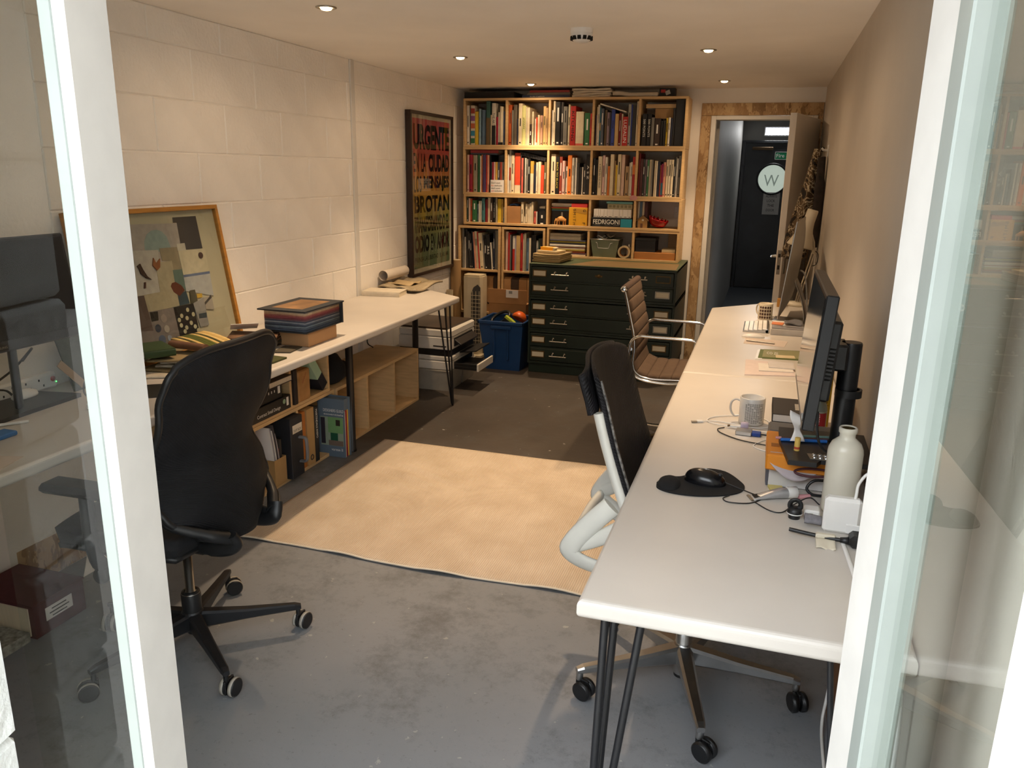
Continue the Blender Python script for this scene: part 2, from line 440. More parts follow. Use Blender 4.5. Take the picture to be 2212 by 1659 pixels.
part('porthole_pane', B().lathe([(0, 11.716), (PR, 11.716), None, (PR, 11.722), None, (0, 11.722)], (PX, 0, PZ), 40, ax='y'), m_port, d2)
m_portink = mat('porthole_grey_print', '#7d867e', .5, emit='#8f9d92', es=.35)
text('W 1', (PX+.04, 11.7155, PZ-.02), (1,0,0), (0,0,1), .30, .15, m_portink, d2, 'window_lettering')
part('closer_plate', B().box(-.30, 11.66, 1.865, -.03, 11.69, 1.905, .004), mat('brass_dull', '#4b3a26', .5, .6), d2)
# corridor fittings
sg = thing('fire_exit_sign', 'green fire exit sign on the black corridor door', 'sign', (.13, 11.69, 1.75))
part('sign_plate', B().box(.0, 11.684, 1.745, .27, 11.689, 1.845), mat('sign_green', '#13784f', .4), sg)
part('sign_border', B().box(.0, 11.682, 1.745, .27, 11.6845, 1.75).box(.0, 11.682, 1.84, .27, 11.6845, 1.845).box(.0, 11.682, 1.745, .005, 11.6845, 1.845).box(.265, 11.682, 1.745, .27, 11.6845, 1.845), m_wink, sg)
text('Fire exit', (.135, 11.6835, 1.795), (1,0,0), (0,0,1), .23, .055, m_wink, sg, stretch=False)
nt_ = thing('door_notice', 'white paper notice taped below the porthole', 'notice', (0, 11.688, 1.02))
part('sheet', B().box(-.10, 11.686, 1.02, .115, 11.688, 1.315), m_paper, nt_)
for i, w in enumerate(('ALWAYS', 'LOCK', 'THE', 'DOOR')):
    text(w, (.005, 11.6855, 1.265-.062*i), (1,0,0), (0,0,1), .035+.018*len(w), .034, m_ink, nt_)
el = thing('emergency_light', 'lit white emergency light above the black corridor door', 'light', (0, 11.735, 2.05))
part('housing', B().box(-.165, 11.68, 2.045, .20, 11.739, 2.17, .008), m_white, el)
for i in range(8):
    part('led', B().box(-.15+i*.043, 11.668, 2.06, -.112+i*.043, 11.68, 2.155, .004), mat('led_glow', '#f4f6ff', .4, emit='#eef1ff', es=.9), el)
solo('alarm_sounder', B().lathe([(0, 2.24), (.055, 2.24), None, (.055, 2.2), (.035, 2.185), (0, 2.185)], (.05, 9.2, 0), 16), mat('alarm_red', '#6d1f1d', .4), 'dark red alarm sounder on the corridor ceiling', 'alarm')
lt = bpy.data.lights.new('emergency_lamp', 'AREA'); lt.shape = 'RECTANGLE'; lt.size = .34; lt.size_y = .1; lt.energy = 6; lt.color = (1, .99, .96)
lo = bpy.data.objects.new('emergency_lamp', lt); COL.objects.link(lo); lo.parent = el; lo.location = (.02, -.085, .06); lo.rotation_euler = (PI/2+.25, 0, 0); lo.rotation_euler = (math.radians(-52), 0, 0)

# --- facade: door posts, sidelights, open glazed leaf
TH = math.radians(12); ec, es_ = math.cos(TH), math.sin(TH)
E1 = Vector((ec, es_, 0)); E2 = Vector((-es_, ec, 0))
PL = Vector((-.8526, .85, 0)); PRt = Vector((.1862, 1.0695, 0))
def fac(O, a0, a1, d0, d1_, z0, z1, b=.002):
    q = B().box(a0, d0, z0, a1, d1_, z1, b)
    q.v = [O+E1*v.x+E2*v.y+Vector((0,0,v.z)) for v in q.v]; return q
tp = thing('trim_4', 'white timber door post on the left', None, (-.86, .9, 0), kind='structure')
part('post', fac(PL, -.0175, 0, 0, .096, 0, CEIL), m_frame, tp)
part('glazing_bead', fac(PL, -.040, -.0210, .006, .09, 0, CEIL), m_bead, tp)
tp = thing('trim_5', 'white timber door post on the right', None, (.19, 1.1, 0), kind='structure')
part('post', fac(PRt, 0, .0155, 0, .096, 0, CEIL), m_frame, tp)
part('glazing_bead', fac(PRt, .0175, .034, .05, .09, 0, CEIL), m_bead, tp)
struct('trim_6', fac(PL, -.0, 1.06, 0, .096, 2.1, CEIL), m_frame, 'white timber door head')
def glass_mat():
    m = bpy.data.materials.new('clear_glass'); m.use_nodes = True; nt = m.node_tree; N = nt.nodes; L = nt.links
    N.remove(N['Principled BSDF']); out = N['Material Output']
    t = N.new('ShaderNodeBsdfTransparent'); t.inputs[0].default_value = (.93, .95, .94, 1)
    g = N.new('ShaderNodeBsdfGlossy'); g.inputs['Roughness'].default_value = .0
    f = N.new('ShaderNodeFresnel'); f.inputs[0].default_value = 1.5
    gm = N.new('ShaderNodeNewGeometry'); iv = N.new('ShaderNodeMath'); iv.operation = 'SUBTRACT'; iv.inputs[0].default_value = 1.0; L.new(gm.outputs['Backfacing'], iv.inputs[1])
    mu = N.new('ShaderNodeMath'); mu.operation = 'MULTIPLY'; L.new(f.outputs[0], mu.inputs[0]); L.new(iv.outputs[0], mu.inputs[1])
    x = N.new('ShaderNodeMixShader'); L.new(mu.outputs[0], x.inputs[0]); L.new(t.outputs[0], x.inputs[1]); L.new(g.outputs[0], x.inputs[2]); L.new(x.outputs[0], out.inputs[0])
    return m
m_glass = glass_mat()
w1 = thing('window_1', 'narrow glass sidelight left of the doorway', None, (-.95, .85, 0), kind='structure')
part('glass_pane', fac(PL, -.228, -.036, .045, .051, 0, CEIL, 0), m_glass, w1)
w2 = thing('window_2', 'narrow glass sidelight right of the doorway', None, (.25, 1.1, 0), kind='structure')
part('glass_pane', fac(PRt, .033, .14, .065, .071, 0, CEIL, 0), m_glass, w2)
# open leaf hinged on the right post
d3 = thing('door_3', 'open glazed door leaf with white stiles', None, (.196, 1.05, 0), rz=math.radians(-90+1.5), kind='structure')
part('stile', B().box(.004, -.02, .05, .07, .02, 2.09, .003), m_bead, d3, local=True)
part('stile', B().box(.478, -.02, .05, .58, .02, 2.09, .003), m_frame, d3, local=True)
part('rail', B().box(.07, -.02, 1.99, .478, .02, 2.09, .003), m_frame, d3, local=True)
part('rail', B().box(.07, -.02, .05, .478, .02, .2, .003), m_frame, d3, local=True)
part('glass_pane', B().box(.068, -.003, .198, .480, .003, 1.992), m_glass, d3, local=True)
# masonry pier left of the sidelight and front wall
m_rough = mat('rough_white_masonry', '#dcdedb', .8, var=.05, vs=20, bump=.6, bs=40)
pb = B()
for k in range(10):
    z0 = k*.222; q = fac(PL, -.78-.012*(k % 2), -.222+random.uniform(-.004, .004), -.16, -.0, z0+.002, z0+.219, .009); pb.v, pb.f, pb.s, _ = (pb.v+q.v, pb.f+[tuple(i+len(pb.v) for i in f) for f in q.f], pb.s+q.s, 0)
struct('wall_front_left', pb, m_rough, 'rough white masonry pier left of the sidelight')
struct('wall_front_far_left', fac(PL, -2.1, -.80, -.16, 0, 0, CEIL, 0), m_rough)
struct('wall_front_header', fac(PL, -2.1, 1.3, -.05, .25, CEIL, CEIL+.5, 0), m_rough)
# outside: pavement
m_pave = mat('pale_concrete_pavement', '#bdb9b1', .8, var=.08, vs=2)
struct('floor_outside', B().prism([(-9,.30-.7-.02),(9,.98+2.2),(9,-14),(-9,-14)], 'z', -.2, -.02), m_pave, 'pale concrete yard outside')
struct('wall_yard', B().box(-9, -7.5, -.2, 3.0, -7.2, 4.2), mat('brown_yard_brick', '#3a322c', .8, var=.15, vs=3), 'brown brick building across the yard')

# --- downlights
def downlight(x, y, label):
    t = thing('downlight', label, 'downlight', (x, y, CEIL), group='recessed ceiling downlights')
    part('bezel', B().lathe([(.030, -.001), (.043, -.001), None, (.043, -.004), (.038, -.006), (.031, -.005), (.030, -.001)], (0,0,0), 24), m_steel, t, local=True)
    part('bulb', B().lathe([(0, -.014), (.012, -.0135), (.020, -.011), (.024, -.006), (.026, -.001), (0, -.001)], (0,0,0), 20), mat('warm_bulb', '#fff0d0', .4, emit='#ffd79a', es=14), t, local=True)
    for nm, en, sz, bl in (('downlight_beam', LAMP_W, 84, 1.0), ('downlight_spill', SPILL_W, 172, .6)):
        l = bpy.data.lights.new(nm, 'SPOT'); l.energy = en; l.color = LAMP_COL; l.spot_size = math.radians(sz); l.spot_blend = bl; l.shadow_soft_size = .022
        o = bpy.data.objects.new(nm, l); COL.objects.link(o); o.parent = t; o.location = (0, 0, -.025)
for x, y, lb in ((-1.82, 3.17, 'lit downlight nearest the left block wall, closest to the doorway'), (-1.815, 4.685, 'lit downlight in front of the poster, left row'), (-1.82, 6.18, 'lit downlight just in front of the bookcase top'),
              (-.39, 4.66, 'lit downlight right of the smoke detector'), (-.39, 6.175, 'lit downlight in front of the open door'), (-.39, 3.17, 'downlight in the right row above the white chair')):
    downlight(x, y, lb)
sd = thing('smoke_detector', 'white domed smoke detector on the ceiling', 'smoke detector', (-.906, 3.892, CEIL))
part('base', B().lathe([(0, 0), (.052, 0), None, (.052, -.018), (.050, -.022), (0, -.022)], (0,0,0), 28), m_white, sd, local=True)
part('dome', B().lathe([(.050, -.022), (.049, -.036), (.040, -.052), (.028, -.060), (.0, -.062)], (0,0,0), 28), m_white, sd, local=True)
for i in range(12):
    a = 2*PI*i/12
    q = B().box(.0395, -.008, -.050, .052, .008, -.034); q.turn(a); part('vent_slot', q, m_dark, sd, local=True)
# ================================================================== FURNITURE
T = .74
# --- rug
def rug_mat():
    m = bpy.data.materials.new('ribbed_cream_rug'); m.use_nodes = True; nt = m.node_tree; N = nt.nodes; L = nt.links; p = N['Principled BSDF']
    tc = N.new('ShaderNodeTexCoord'); w = N.new('ShaderNodeTexWave'); w.inputs['Scale'].default_value = 36; w.inputs['Distortion'].default_value = .8; w.inputs['Detail'].default_value = 2; w.bands_direction = 'X'
    w.inputs['Detail Scale'].default_value = 2
    L.new(tc.outputs['Object'], w.inputs['Vector'])
    n = N.new('ShaderNodeTexNoise'); n.inputs['Scale'].default_value = 5; n.inputs['Detail'].default_value = 6; L.new(tc.outputs['Object'], n.inputs['Vector'])
    r = N.new('ShaderNodeValToRGB'); r.color_ramp.elements[0].color = (*lin('#c9b8a2'), 1); r.color_ramp.elements[1].color = (*lin('#dccdb9'), 1); r.color_ramp.elements[0].position = .3; r.color_ramp.elements[1].position = .7
    L.new(n.outputs['Fac'], r.inputs['Fac'])
    x = N.new('ShaderNodeMix'); x.data_type = 'RGBA'; x.blend_type = 'MULTIPLY'; x.inputs[0].default_value = .2; L.new(r.outputs['Color'], x.inputs[6]); L.new(w.outputs['Color'], x.inputs[7])
    L.new(x.outputs[2], p.inputs['Base Color']); p.inputs['Roughness'].default_value = .95; p.inputs['Specular IOR Level'].default_value = .1
    b = N.new('ShaderNodeBump'); b.inputs['Strength'].default_value = .5; b.inputs['Distance'].default_value = .004; L.new(w.outputs['Fac'], b.inputs['Height']); L.new(b.outputs['Normal'], p.inputs['Normal'])
    return m
def rugf(u, v):
    x = -2.045+(1.62)*u; y = 2.648+1.37*v+.012*math.sin(u*9)*(1-v)-.03*(u*(1-v))*0
    z = .006+.004*max(0, math.sin(9*u+4*v)*math.sin(7*v-3*u))
    z += .007*math.exp(-((x+1.62)**2/.05+(y-3.55)**2/.02))*(1+math.sin(60*(y+.4*x)))
    z += .006*max(0, math.sin(u*23+.8))*max(0, 1-v*14)
    x -= .03*(1-v)*0 + .012*math.sin(v*5)
    return (x, y, z)
rg = thing('rug', 'cream ribbed woven rug on the grey floor', 'rug', (-1.2, 3.3, 0))
part('weave', B().sheet(rugf, 90, 70, .006), rug_mat(), rg)
hem = [Vector(rugf(i/90, 0))+Vector((0, -.002, .001)) for i in range(91)]
part('hem', B().tube(hem, .0045, 6), mat('rug_hem', '#e2d6c3', .95), rg)
# --- worktops
def worktop(name, poly, z0, z1, label, m=m_lam, r=.012):
    """slab with rounded long edges"""
    t = thing(name, label, 'desk', (sum(p[0] for p in poly)/len(poly), sum(p[1] for p in poly)/len(poly), 0))
    b = B(); n = len(poly); cx_, cy_ = sum(p[0] for p in poly)/n, sum(p[1] for p in poly)/n
    prof = [(0, z0)]+[(r*(1-math.cos(a))*0+r*math.sin(0), z0) for a in ()]
    lv = []
    for k in range(5):
        a = PI/2*k/4; lv.append((r*(1-math.sin(a)), z0+r*(1-math.cos(a))))
    for k in range(5):
        a = PI/2*k/4; lv.append((r*(1-math.cos(a)), z1-r*(1-math.sin(a))))
    P = [Vector((p[0], p[1])) for p in poly]
    def inset(d):
        out = []
        for i in range(n):
            a, c, e = P[i-1], P[i], P[(i+1) % n]
            n1 = Vector((-(c-a).y, (c-a).x)).normalized(); n2 = Vector((-(e-c).y, (e-c).x)).normalized()
            k = (n1+n2); out.append(c+k*(d/max(.2, 1+n1.dot(n2))))
        return out
    rings = [(inset(d), z) for d, z in lv]
    vs = [(q.x, q.y, z) for rg_, z in rings for q in rg_]
    fs = [(i*n+j, i*n+(j+1) % n, (i+1)*n+(j+1) % n, (i+1)*n+j) for i in range(len(rings)-1) for j in range(n)]
    b.add(vs, fs)
    b.add([(q.x, q.y, z0) for q in rings[0][0]], [tuple(range(n))]); b.add([(q.x, q.y, z1) for q in rings[-1][0]], [tuple(range(n))])
    part('worktop', b, m, t)
    return t
ld = worktop('desk', [(XL+.004, 1.16), (-1.893, 1.16), (-1.893, 4.865), (XL+.004, 5.31)], .70, T, 'long white worktop desk along the block wall')
# shorten near end to the step in the wall
def hairpin(par, x, y, dx, dy, spread=.085, foot=(0,0), n3=True):
    b = B(); F = Vector((x+foot[0], y+foot[1], 0)); tops = [(0, 0), (dx*spread, 0), (0, dy*spread)]
    for k, (ax, ay) in enumerate(tops if n3 else tops[:2]):
        top = Vector((x+ax, y+ay, .70))
        ft = F+Vector((ax, ay, 0))*.12
        b.tube([top, Vector((ft.x, ft.y, .012))], .006, 10)
    b.tube([F+Vector((dx*spread*.12, 0, .008)), F+Vector((0, 0, .006)), F+Vector((0, dy*spread*.12, .008))], .006, 8)
    b.box(x-.01+min(0, dx*.11), y-.01+min(0, dy*.11), .696, x+.01+max(0, dx*.11), y+.01+max(0, dy*.11), .70)
    return part('hairpin_leg', b, m_blackmetal, par)
hairpin(ld, -1.935, 4.80, -1, -1, foot=(.01, .03))
def post_leg(par, x, y, r=.021):
    return part('leg', B().lathe([(0, 0), (r+.003, 0), None, (r+.003, .012), (r, .014), (r, .695), (r+.018, .697), None, (r+.018, .70), (0, .70)], (x, y, 0), 18), m_blackmetal, par)
post_leg(ld, -2.125, 3.795); post_leg(ld, -2.24, 4.925); post_leg(ld, -2.02, 1.30)
rd = worktop('desk', [(-.288, 1.372), (XR-.003, 1.372), (XR-.003, 3.329), (-.288, 3.329)], .70, T, 'near white worktop desk along the plain right wall')
rd2 = worktop('desk', [(-.288, 3.331), (XR-.003, 3.331), (XR-.003, 5.72), (-.288, 5.088)], .70, T, 'far white worktop desk running up to the open door')
def hairpin_near(par, x, y):
    b = B()
    for top, ft in (((x, y, .70), (x-.012, y-.02, .012)), ((x+.075, y+.0, .70), (x+.0, y-.016, .012)), ((x+.01, y+.075, .70), (x-.008, y-.008, .012))): b.tube([top, ft], .0085, 12)
    b.box(x-.015, y-.012, .696, x+.10, y+.10, .70)
    return part('hairpin_leg', b, m_blackmetal, par)
hairpin_near(rd, -.24, 1.43)
hairpin(rd, .27, 1.44, -1, 1); hairpin(rd, -.24, 3.27, 1, -1); hairpin(rd2, -.24, 5.02, 1, -1)
# --- birch cube shelving
def cube_unit(name, label, axis, a0, pitch_edges, z0, z1, d0, d1, group, th=.018, cat='shelf unit', mids=()):
    """axis 'x': cells along x, front at y=d0; axis 'y': cells along y, front at x=d0"""
    mid = (pitch_edges[0]+pitch_edges[-1])/2
    loc = (mid, d0, z0) if axis == 'x' else (d0, mid, z0)
    t = thing(name, label, cat, loc, group=group)
    lo, hi = min(d0, d1), max(d0, d1)
    def bb(p0, p1, q0, q1, zz0, zz1): return B().box(p0, q0, zz0, p1, q1, zz1, .0012) if axis == 'x' else B().box(q0, p0, zz0, q1, p1, zz1, .0012)
    e0, e1 = pitch_edges[0], pitch_edges[-1]
    part('bottom_board', bb(e0, e1, lo, hi, z0, z0+th), m_birch, t); part('top_board', bb(e0, e1, lo, hi, z1-th, z1), m_birch, t)
    part('side_panel', bb(e0, e0+th, lo, hi, z0+th, z1-th), m_birch, t); part('side_panel', bb(e1-th, e1, lo, hi, z0+th, z1-th), m_birch, t)
    for e in pitch_edges[1:-1]: part('divider', bb(e-th/2, e+th/2, lo+.002, hi, z0+th, z1-th), m_birch, t)
    for zz in mids: part('shelf', bb(e0+th, e1-th, lo+.002, hi, zz-th/2, zz+th/2), m_birch, t)
    return t
YF = 6.40
XE = [-2.454, -2.084, -1.726, -1.374, -1.015, -.655]
G = 'birch cube shelf units'
cube_unit('bookcase', 'topmost birch bookcase row, packed with books, near the ceiling', 'x', 0, XE, 1.728, 2.106, YF, YB-.005, G)
cube_unit('bookcase', 'second birch bookcase row down, packed with upright books', 'x', 0, [e-.002 for e in XE], 1.350, 1.7275, YF, YB-.005, G)
cube_unit('bookcase', 'low birch bookcase row holding boxes, yellow box and red bowl', 'x', 0, [e+.002 for e in XE], 1.106, 1.3495, YF, YB-.005, G)
cube_unit('bookcase', 'birch shelf unit standing on the green plan chest', 'x', 0, [-1.722, -1.374, -1.013, -.652], .862, 1.1055, YF+.002, YB-.005, G)
cube_unit('bookcase', 'tall birch unit of leaning books next to the block wall', 'x', 0, [-2.492, -2.118], 0, 1.092, YF-.02, YB-.005, G, mids=(.365, .725))
cube_unit('bookcase', 'tall birch unit of books beside the plan chest', 'x', 0, [-2.108, -1.734], 0, 1.092, YF-.01, YB-.005, G, mids=(.365, .725))
GL = 'low birch cube units under the left desk'
cube_unit('low_shelf', 'empty low birch cube unit on the floor under the left desk', 'y', 0, [3.766, 4.135, 4.502, 4.876], 0, .365, -2.198, XL+.003, GL)
cube_unit('low_shelf', 'low birch cube unit holding box files on the floor', 'y', 0, [2.655, 3.015, 3.38, 3.752], 0, .365, -2.202, XL+.003, GL)
cube_unit('low_shelf', 'birch cube unit stacked under the left worktop, holding samples', 'y', 0, [2.615, 2.975, 3.34, 3.715], .3655, .695, -2.205, XL+.003, GL)
# --- plan chest
m_green = mat('dark_green_enamel', '#18261f', .42, var=.18, vs=6, bump=.04, bs=20)
m_gside = mat('worn_green_enamel', '#2f3327', .5, var=.3, vs=4)
m_brass = mat('aged_brass', '#6b5330', .45, .7, var=.2, vs=30)
m_label = mat('label_card', '#c9c2ae', .8)
X0, X1, Y0, Y1 = -1.724, -.600, 5.915, 6.70
pc = thing('plan_chest', 'dark green metal plan chest of six shallow drawers', 'plan chest', ((X0+X1)/2, 6.3, 0))
part('plinth', B().box(X0+.006, Y0+.012, 0, X1-.006, Y1, .072, .002), m_green, pc)
carc = B()
for z0, z1 in ((.074, .340), (.342, .600), (.602, .856)):
    carc.box(X0, Y0, z0, X0+.018, Y1, z1, .002); carc.box(X1-.018, Y0, z0, X1, Y1, z1, .002)
    carc.box(X0, Y0+.001, z0, X1, Y1, z0+.02, .002); carc.box(X0, Y0+.001, z1-.016, X1, Y1, z1, .002); carc.box(X0, Y1-.01, z0, X1, Y1, z1); carc.box(X0+.01, Y0+.001, (z0+z1)/2-.006, X1-.01, Y0+.3, (z0+z1)/2+.006)
part('carcass', carc, m_green, pc)
m_ctop = mat('worn_green_linoleum', '#3d4a30', .55, var=.25, vs=5)
part('top', B().box(X0, Y0, .8565, X1, Y1, .8615, .001), m_ctop, pc)
part('cutting_sheet', B().prism([(-1.28, 6.33), (-1.42, 5.94), (-.61, 5.93), (-.63, 6.34)], 'z', .8615, .8625), mat('tan_top_sheet', '#6f5a38', .6, var=.12, vs=8), pc)
for k, (z0, z1) in enumerate(((.735, .836), (.622, .720), (.476, .576), (.362, .460), (.218, .318), (.098, .200))):
    d = part('drawer', B().box(X0+.020, Y0-.004, z0, X1-.020, Y0+.45, z1, .003), m_green, pc)
    zc = (z0+z1)/2+.004
    for side in (0, 1):
        xa = -1.692 if side == 0 else -.75; xb = xa+.108
        part('label_holder', B().box(xa, Y0-.009, zc-.026, xb, Y0-.004, zc-.020, .001).box(xa, Y0-.009, zc+.020, xb, Y0-.004, zc+.026, .001).box(xa, Y0-.009, zc-.020, xa+.006, Y0-.004, zc+.020, .001).box(xb-.006, Y0-.009, zc-.020, xb, Y0-.004, zc+.020, .001), m_brass if not (side and k in (1, 3)) else m_steel, d)
        if not (side == 1 and k == 0): part('label', B().box(xa+.007, Y0-.0065, zc-.0185, xb-.007, Y0-.0045, zc+.0185), m_label, d)
        hx = -1.540 if side == 0 else -.945
        hb = B().tube([(hx, Y0-.030, zc-.006), (hx+.137, Y0-.030, zc-.006)], .0052, 10)
        for q in (hx+.025, hx+.118): hb.tube(smooth_pts([(q, Y0-.003, zc+.010), (q, Y0-.026, zc+.010), (q, Y0-.031, zc-.004)], 4), .0045, 8); hb.lathe([(0, -.004), (.009, -.004), (.009, 0), (0, 0)], (q, Y0-.004, zc+.010), 10, ax='y')
        part('handle', hb, m_steel, d)
    if k == 0:
        cr = B().box(-1.205, Y0-.006, zc-.006, -1.150, Y0-.004, zc+.006); cr.lathe([(0, -.003), (.014, -.003), (.014, 0), (0, 0)], (-1.1775, Y0-.004, zc), 8, ax='y')
        part('maker_badge', cr, m_brass, d)
# --- star bases, casters
def star_base(par, r, a0, m_leg, hub_z=.12, leg_w=.034, cast='twin', m_rim=None, tip_z=.085, hub_r=.035):
    hb = B().lathe([(0, .055), (hub_r*.6, .055), None, (hub_r*.7, .07), (hub_r, .09), (hub_r, hub_z+.01), (hub_r*.8, hub_z+.02), (0, hub_z+.02)], (0,0,0), 20)
    part('hub', hb, m_leg, par, local=True)
    for i in range(5):
        a = a0+i*2*PI/5; c, s_ = math.cos(a), math.sin(a)
        def P(d, w, z): return (c*d-s_*w, s_*d+c*w, z)
        lb = B(); secs = [(.02, leg_w*.62, .070, hub_z+.012), (r*.5, leg_w*.5, .078, hub_z-.006), (r*.97, leg_w*.36, tip_z-.005, tip_z+.018), (r*1.03, leg_w*.28, tip_z-.004, tip_z+.012)]
        vs = []
        for d, w, zl, zh in secs:
            e = w*.35; vs += [P(d, -w, zl+e), P(d, -w+e, zl), P(d, w-e, zl), P(d, w, zl+e), P(d, w, zh-e), P(d, w-e, zh), P(d, -w+e, zh), P(d, -w, zh-e)]
        fs = [(k*8+j, k*8+(j+1) % 8, (k+1)*8+(j+1) % 8, (k+1)*8+j) for k in range(3) for j in range(8)]+[tuple(range(8)), tuple(range(24, 32))]
        lb.add(vs, fs)
        lg = part('base_leg', lb, m_leg, par, local=True)
        # caster
        sw = a+[2.2, .8, -1.1, 1.9, -.4][i]; cx_, cy_ = c*r, s_*r; ox, oy = math.cos(sw)*.018, math.sin(sw)*.018
        st = B().tube([(cx_, cy_, tip_z), (cx_, cy_, .058)], .008 if cast == 'twin' else .011, 10)
        part('caster_stem', st, m_alu if cast != 'twin' else m_black, par, local=True)
        cw_ = B(); rm = B()
        for sd_ in (-1, 1):
            R_ = .029
            q = B().lathe([(0, .004), (R_-.004, .004), (R_, .007), (R_, .021), (R_-.004, .024), None, (0, .024)] if True else [], (0,0,0), 20, ax='x')
            if sd_ < 0: q.v = [Vector((-v.x, v.y, v.z)) for v in q.v]
            ring = B().lathe([(R_-.0045, .0215), (R_+.0006, .0205), (R_+.0006, .0095), (R_-.0045, .0085)], (0,0,0), 20, ax='x')
            if sd_ < 0: ring.v = [Vector((-v.x, v.y, v.z)) for v in ring.v]
            for src, dst in ((q, cw_), (ring, rm)):
                src.v = [Vector((cx_+ox+(-math.sin(sw))*v.x+math.cos(sw)*v.y, cy_+oy+math.cos(sw)*v.x+math.sin(sw)*v.y, R_+.0008+v.z)) for v in src.v]
                dst.v, dst.f, dst.s = dst.v+src.v, dst.f+[tuple(k+len(dst.v) for k in f) for f in src.f], dst.s+src.s
        hd_ = B().box(-.004, -.03, .02, .004, .015, .062, .002); hd_.v = [Vector((cx_+ox-math.sin(sw)*v.x+math.cos(sw)*v.y, cy_+oy+math.cos(sw)*v.x+math.sin(sw)*v.y, v.z)) for v in hd_.v]
        cw_.v, cw_.f, cw_.s = cw_.v+hd_.v, cw_.f+[tuple(k+len(cw_.v) for k in f) for f in hd_.f], cw_.s+hd_.s
        c1 = part('caster', cw_, m_black, par, local=True); part('tyre', rm, m_rim or m_black, c1, local=True)
def mesh_mat(name, c0, c1, scale, rough=.55, strength=.5):
    m = bpy.data.materials.new(name); m.use_nodes = True; nt = m.node_tree; N = nt.nodes; L = nt.links; p = N['Principled BSDF']
    tc = N.new('ShaderNodeTexCoord'); w = N.new('ShaderNodeTexWave'); w.inputs['Scale'].default_value = scale; w.bands_direction = 'DIAGONAL'; w.inputs['Distortion'].default_value = .3
    L.new(tc.outputs['Object'], w.inputs['Vector'])
    nz = N.new('ShaderNodeTexNoise'); nz.inputs['Scale'].default_value = 7; nz.inputs['Detail'].default_value = 6; L.new(tc.outputs['Object'], nz.inputs['Vector'])
    r = N.new('ShaderNodeValToRGB'); r.color_ramp.elements[0].color = (*lin(c0), 1); r.color_ramp.elements[1].color = (*lin(c1), 1)
    r.color_ramp.elements[0].position = .4; r.color_ramp.elements[1].position = .75
    L.new(nz.outputs['Fac'], r.inputs['Fac']); L.new(r.outputs['Color'], p.inputs['Base Color'])
    b = N.new('ShaderNodeBump'); b.inputs['Strength'].default_value = strength; b.inputs['Distance'].default_value = .002; L.new(w.outputs['Fac'], b.inputs['Height']); L.new(b.outputs['Normal'], p.inputs['Normal'])
    p.inputs['Roughness'].default_value = rough; p.inputs['Specular IOR Level'].default_value = .3
    return m
m_mesh = mesh_mat('black_chair_mesh', '#101114', '#1c1d20', 120, .7)
m_mesh2 = mesh_mat('black_woven_mesh', '#151416', '#232024', 110, .6, .8)
m_seat = mat('black_seat_fabric', '#16171a', .9, var=.15, vs=60, bump=.2, bs=300)
m_rim = mat('pale_grey_tyre', '#a49f95', .6, var=.1)
# --- left task chair (faces the left worktop)
c1_ = thing('office_chair', 'black mesh office chair seen from behind at the left worktop', 'chair', (-1.69, 1.92, 0), rz=math.radians(92))
star_base(c1_, .335, math.radians(-36-92), mat('dark_grey_metal', '#2c2d30', .4, .5, var=.1), cast='twin', m_rim=m_rim)
part('gas_lift', B().lathe([(0, .12), (.030, .12), None, (.030, .20), (.026, .205), None, (.0145, .205), (.0145, .375), (0, .375)], (0,0,0), 18), m_steel, c1_, local=True)
part('gas_sleeve', B().lathe([(.031, .115), (.0315, .195), (.028, .205), (.02, .207)], (0,0,0), 18), m_black, c1_, local=True)
part('mechanism', B().box(-.07, -.12, .375, .07, .12, .43, .015).box(-.13, -.03, .385, -.06, .05, .425, .012), m_black, c1_, local=True)
def seatf(u, v):
    x = (u-.5)*2; y = (v-.5)*2
    w = .245*(1-.10*max(0, y)**2-.08*max(0, -y)**3); sx = w*x; sy = .235*y+.09-.05*x*x*max(0, y)
    z = .47-.018*abs(y)**3*(1 if y > 0 else .2)+.012*x*x-.01*(1-x*x)*(1-y*y)
    return (sx, sy, z)
part('seat', B().sheet(seatf, 20, 20, .05), m_seat, c1_, local=True)
part('seat_pan', B().sheet(lambda u, v: (lambda p: (p[0]*1.0, p[1], p[2]-.034))(seatf(u, v)), 14, 14, .016), m_black, c1_, local=True)
def back1(u, v):
    x = (u-.5)*2; z = .455+.605*v
    # half width along the height
    ks = [(0,.095),(.07,.160),(.2,.246),(.3,.264),(.42,.257),(.55,.260),(.8,.266),(.93,.260),(1,.232)]
    for (a, wa), (b_, wb_) in zip(ks, ks[1:]):
        if a <= v <= b_: t = (v-a)/(b_-a); t = t*t*(3-2*t); w = wa+(wb_-wa)*t; break
    ys = [(0,-.245),(.25,-.236),(.45,-.195),(.75,-.222),(1,-.262)]
    for (a, wa), (b_, wb_) in zip(ys, ys[1:]):
        if a <= v <= b_: t = (v-a)/(b_-a); t = t*t*(3-2*t); y = wa+(wb_-wa)*t; break
    zz = z-(.035*x**4*v**6)
    return (w*x, y+(.05+.070*math.exp(-((v-.34)/.19)**2))*x*x, zz)
bk = part('backrest', B().sheet(back1, 26, 40, .010), m_mesh, c1_, local=True)
rim = [Vector(back1(0, i/40)) for i in range(41)]+[Vector(back1(i/26, 1)) for i in range(1, 27)]+[Vector(back1(1, 1-i/40)) for i in range(1, 41)]
part('back_frame', B().tube(rim, .0105, 8), m_black, c1_, local=True)
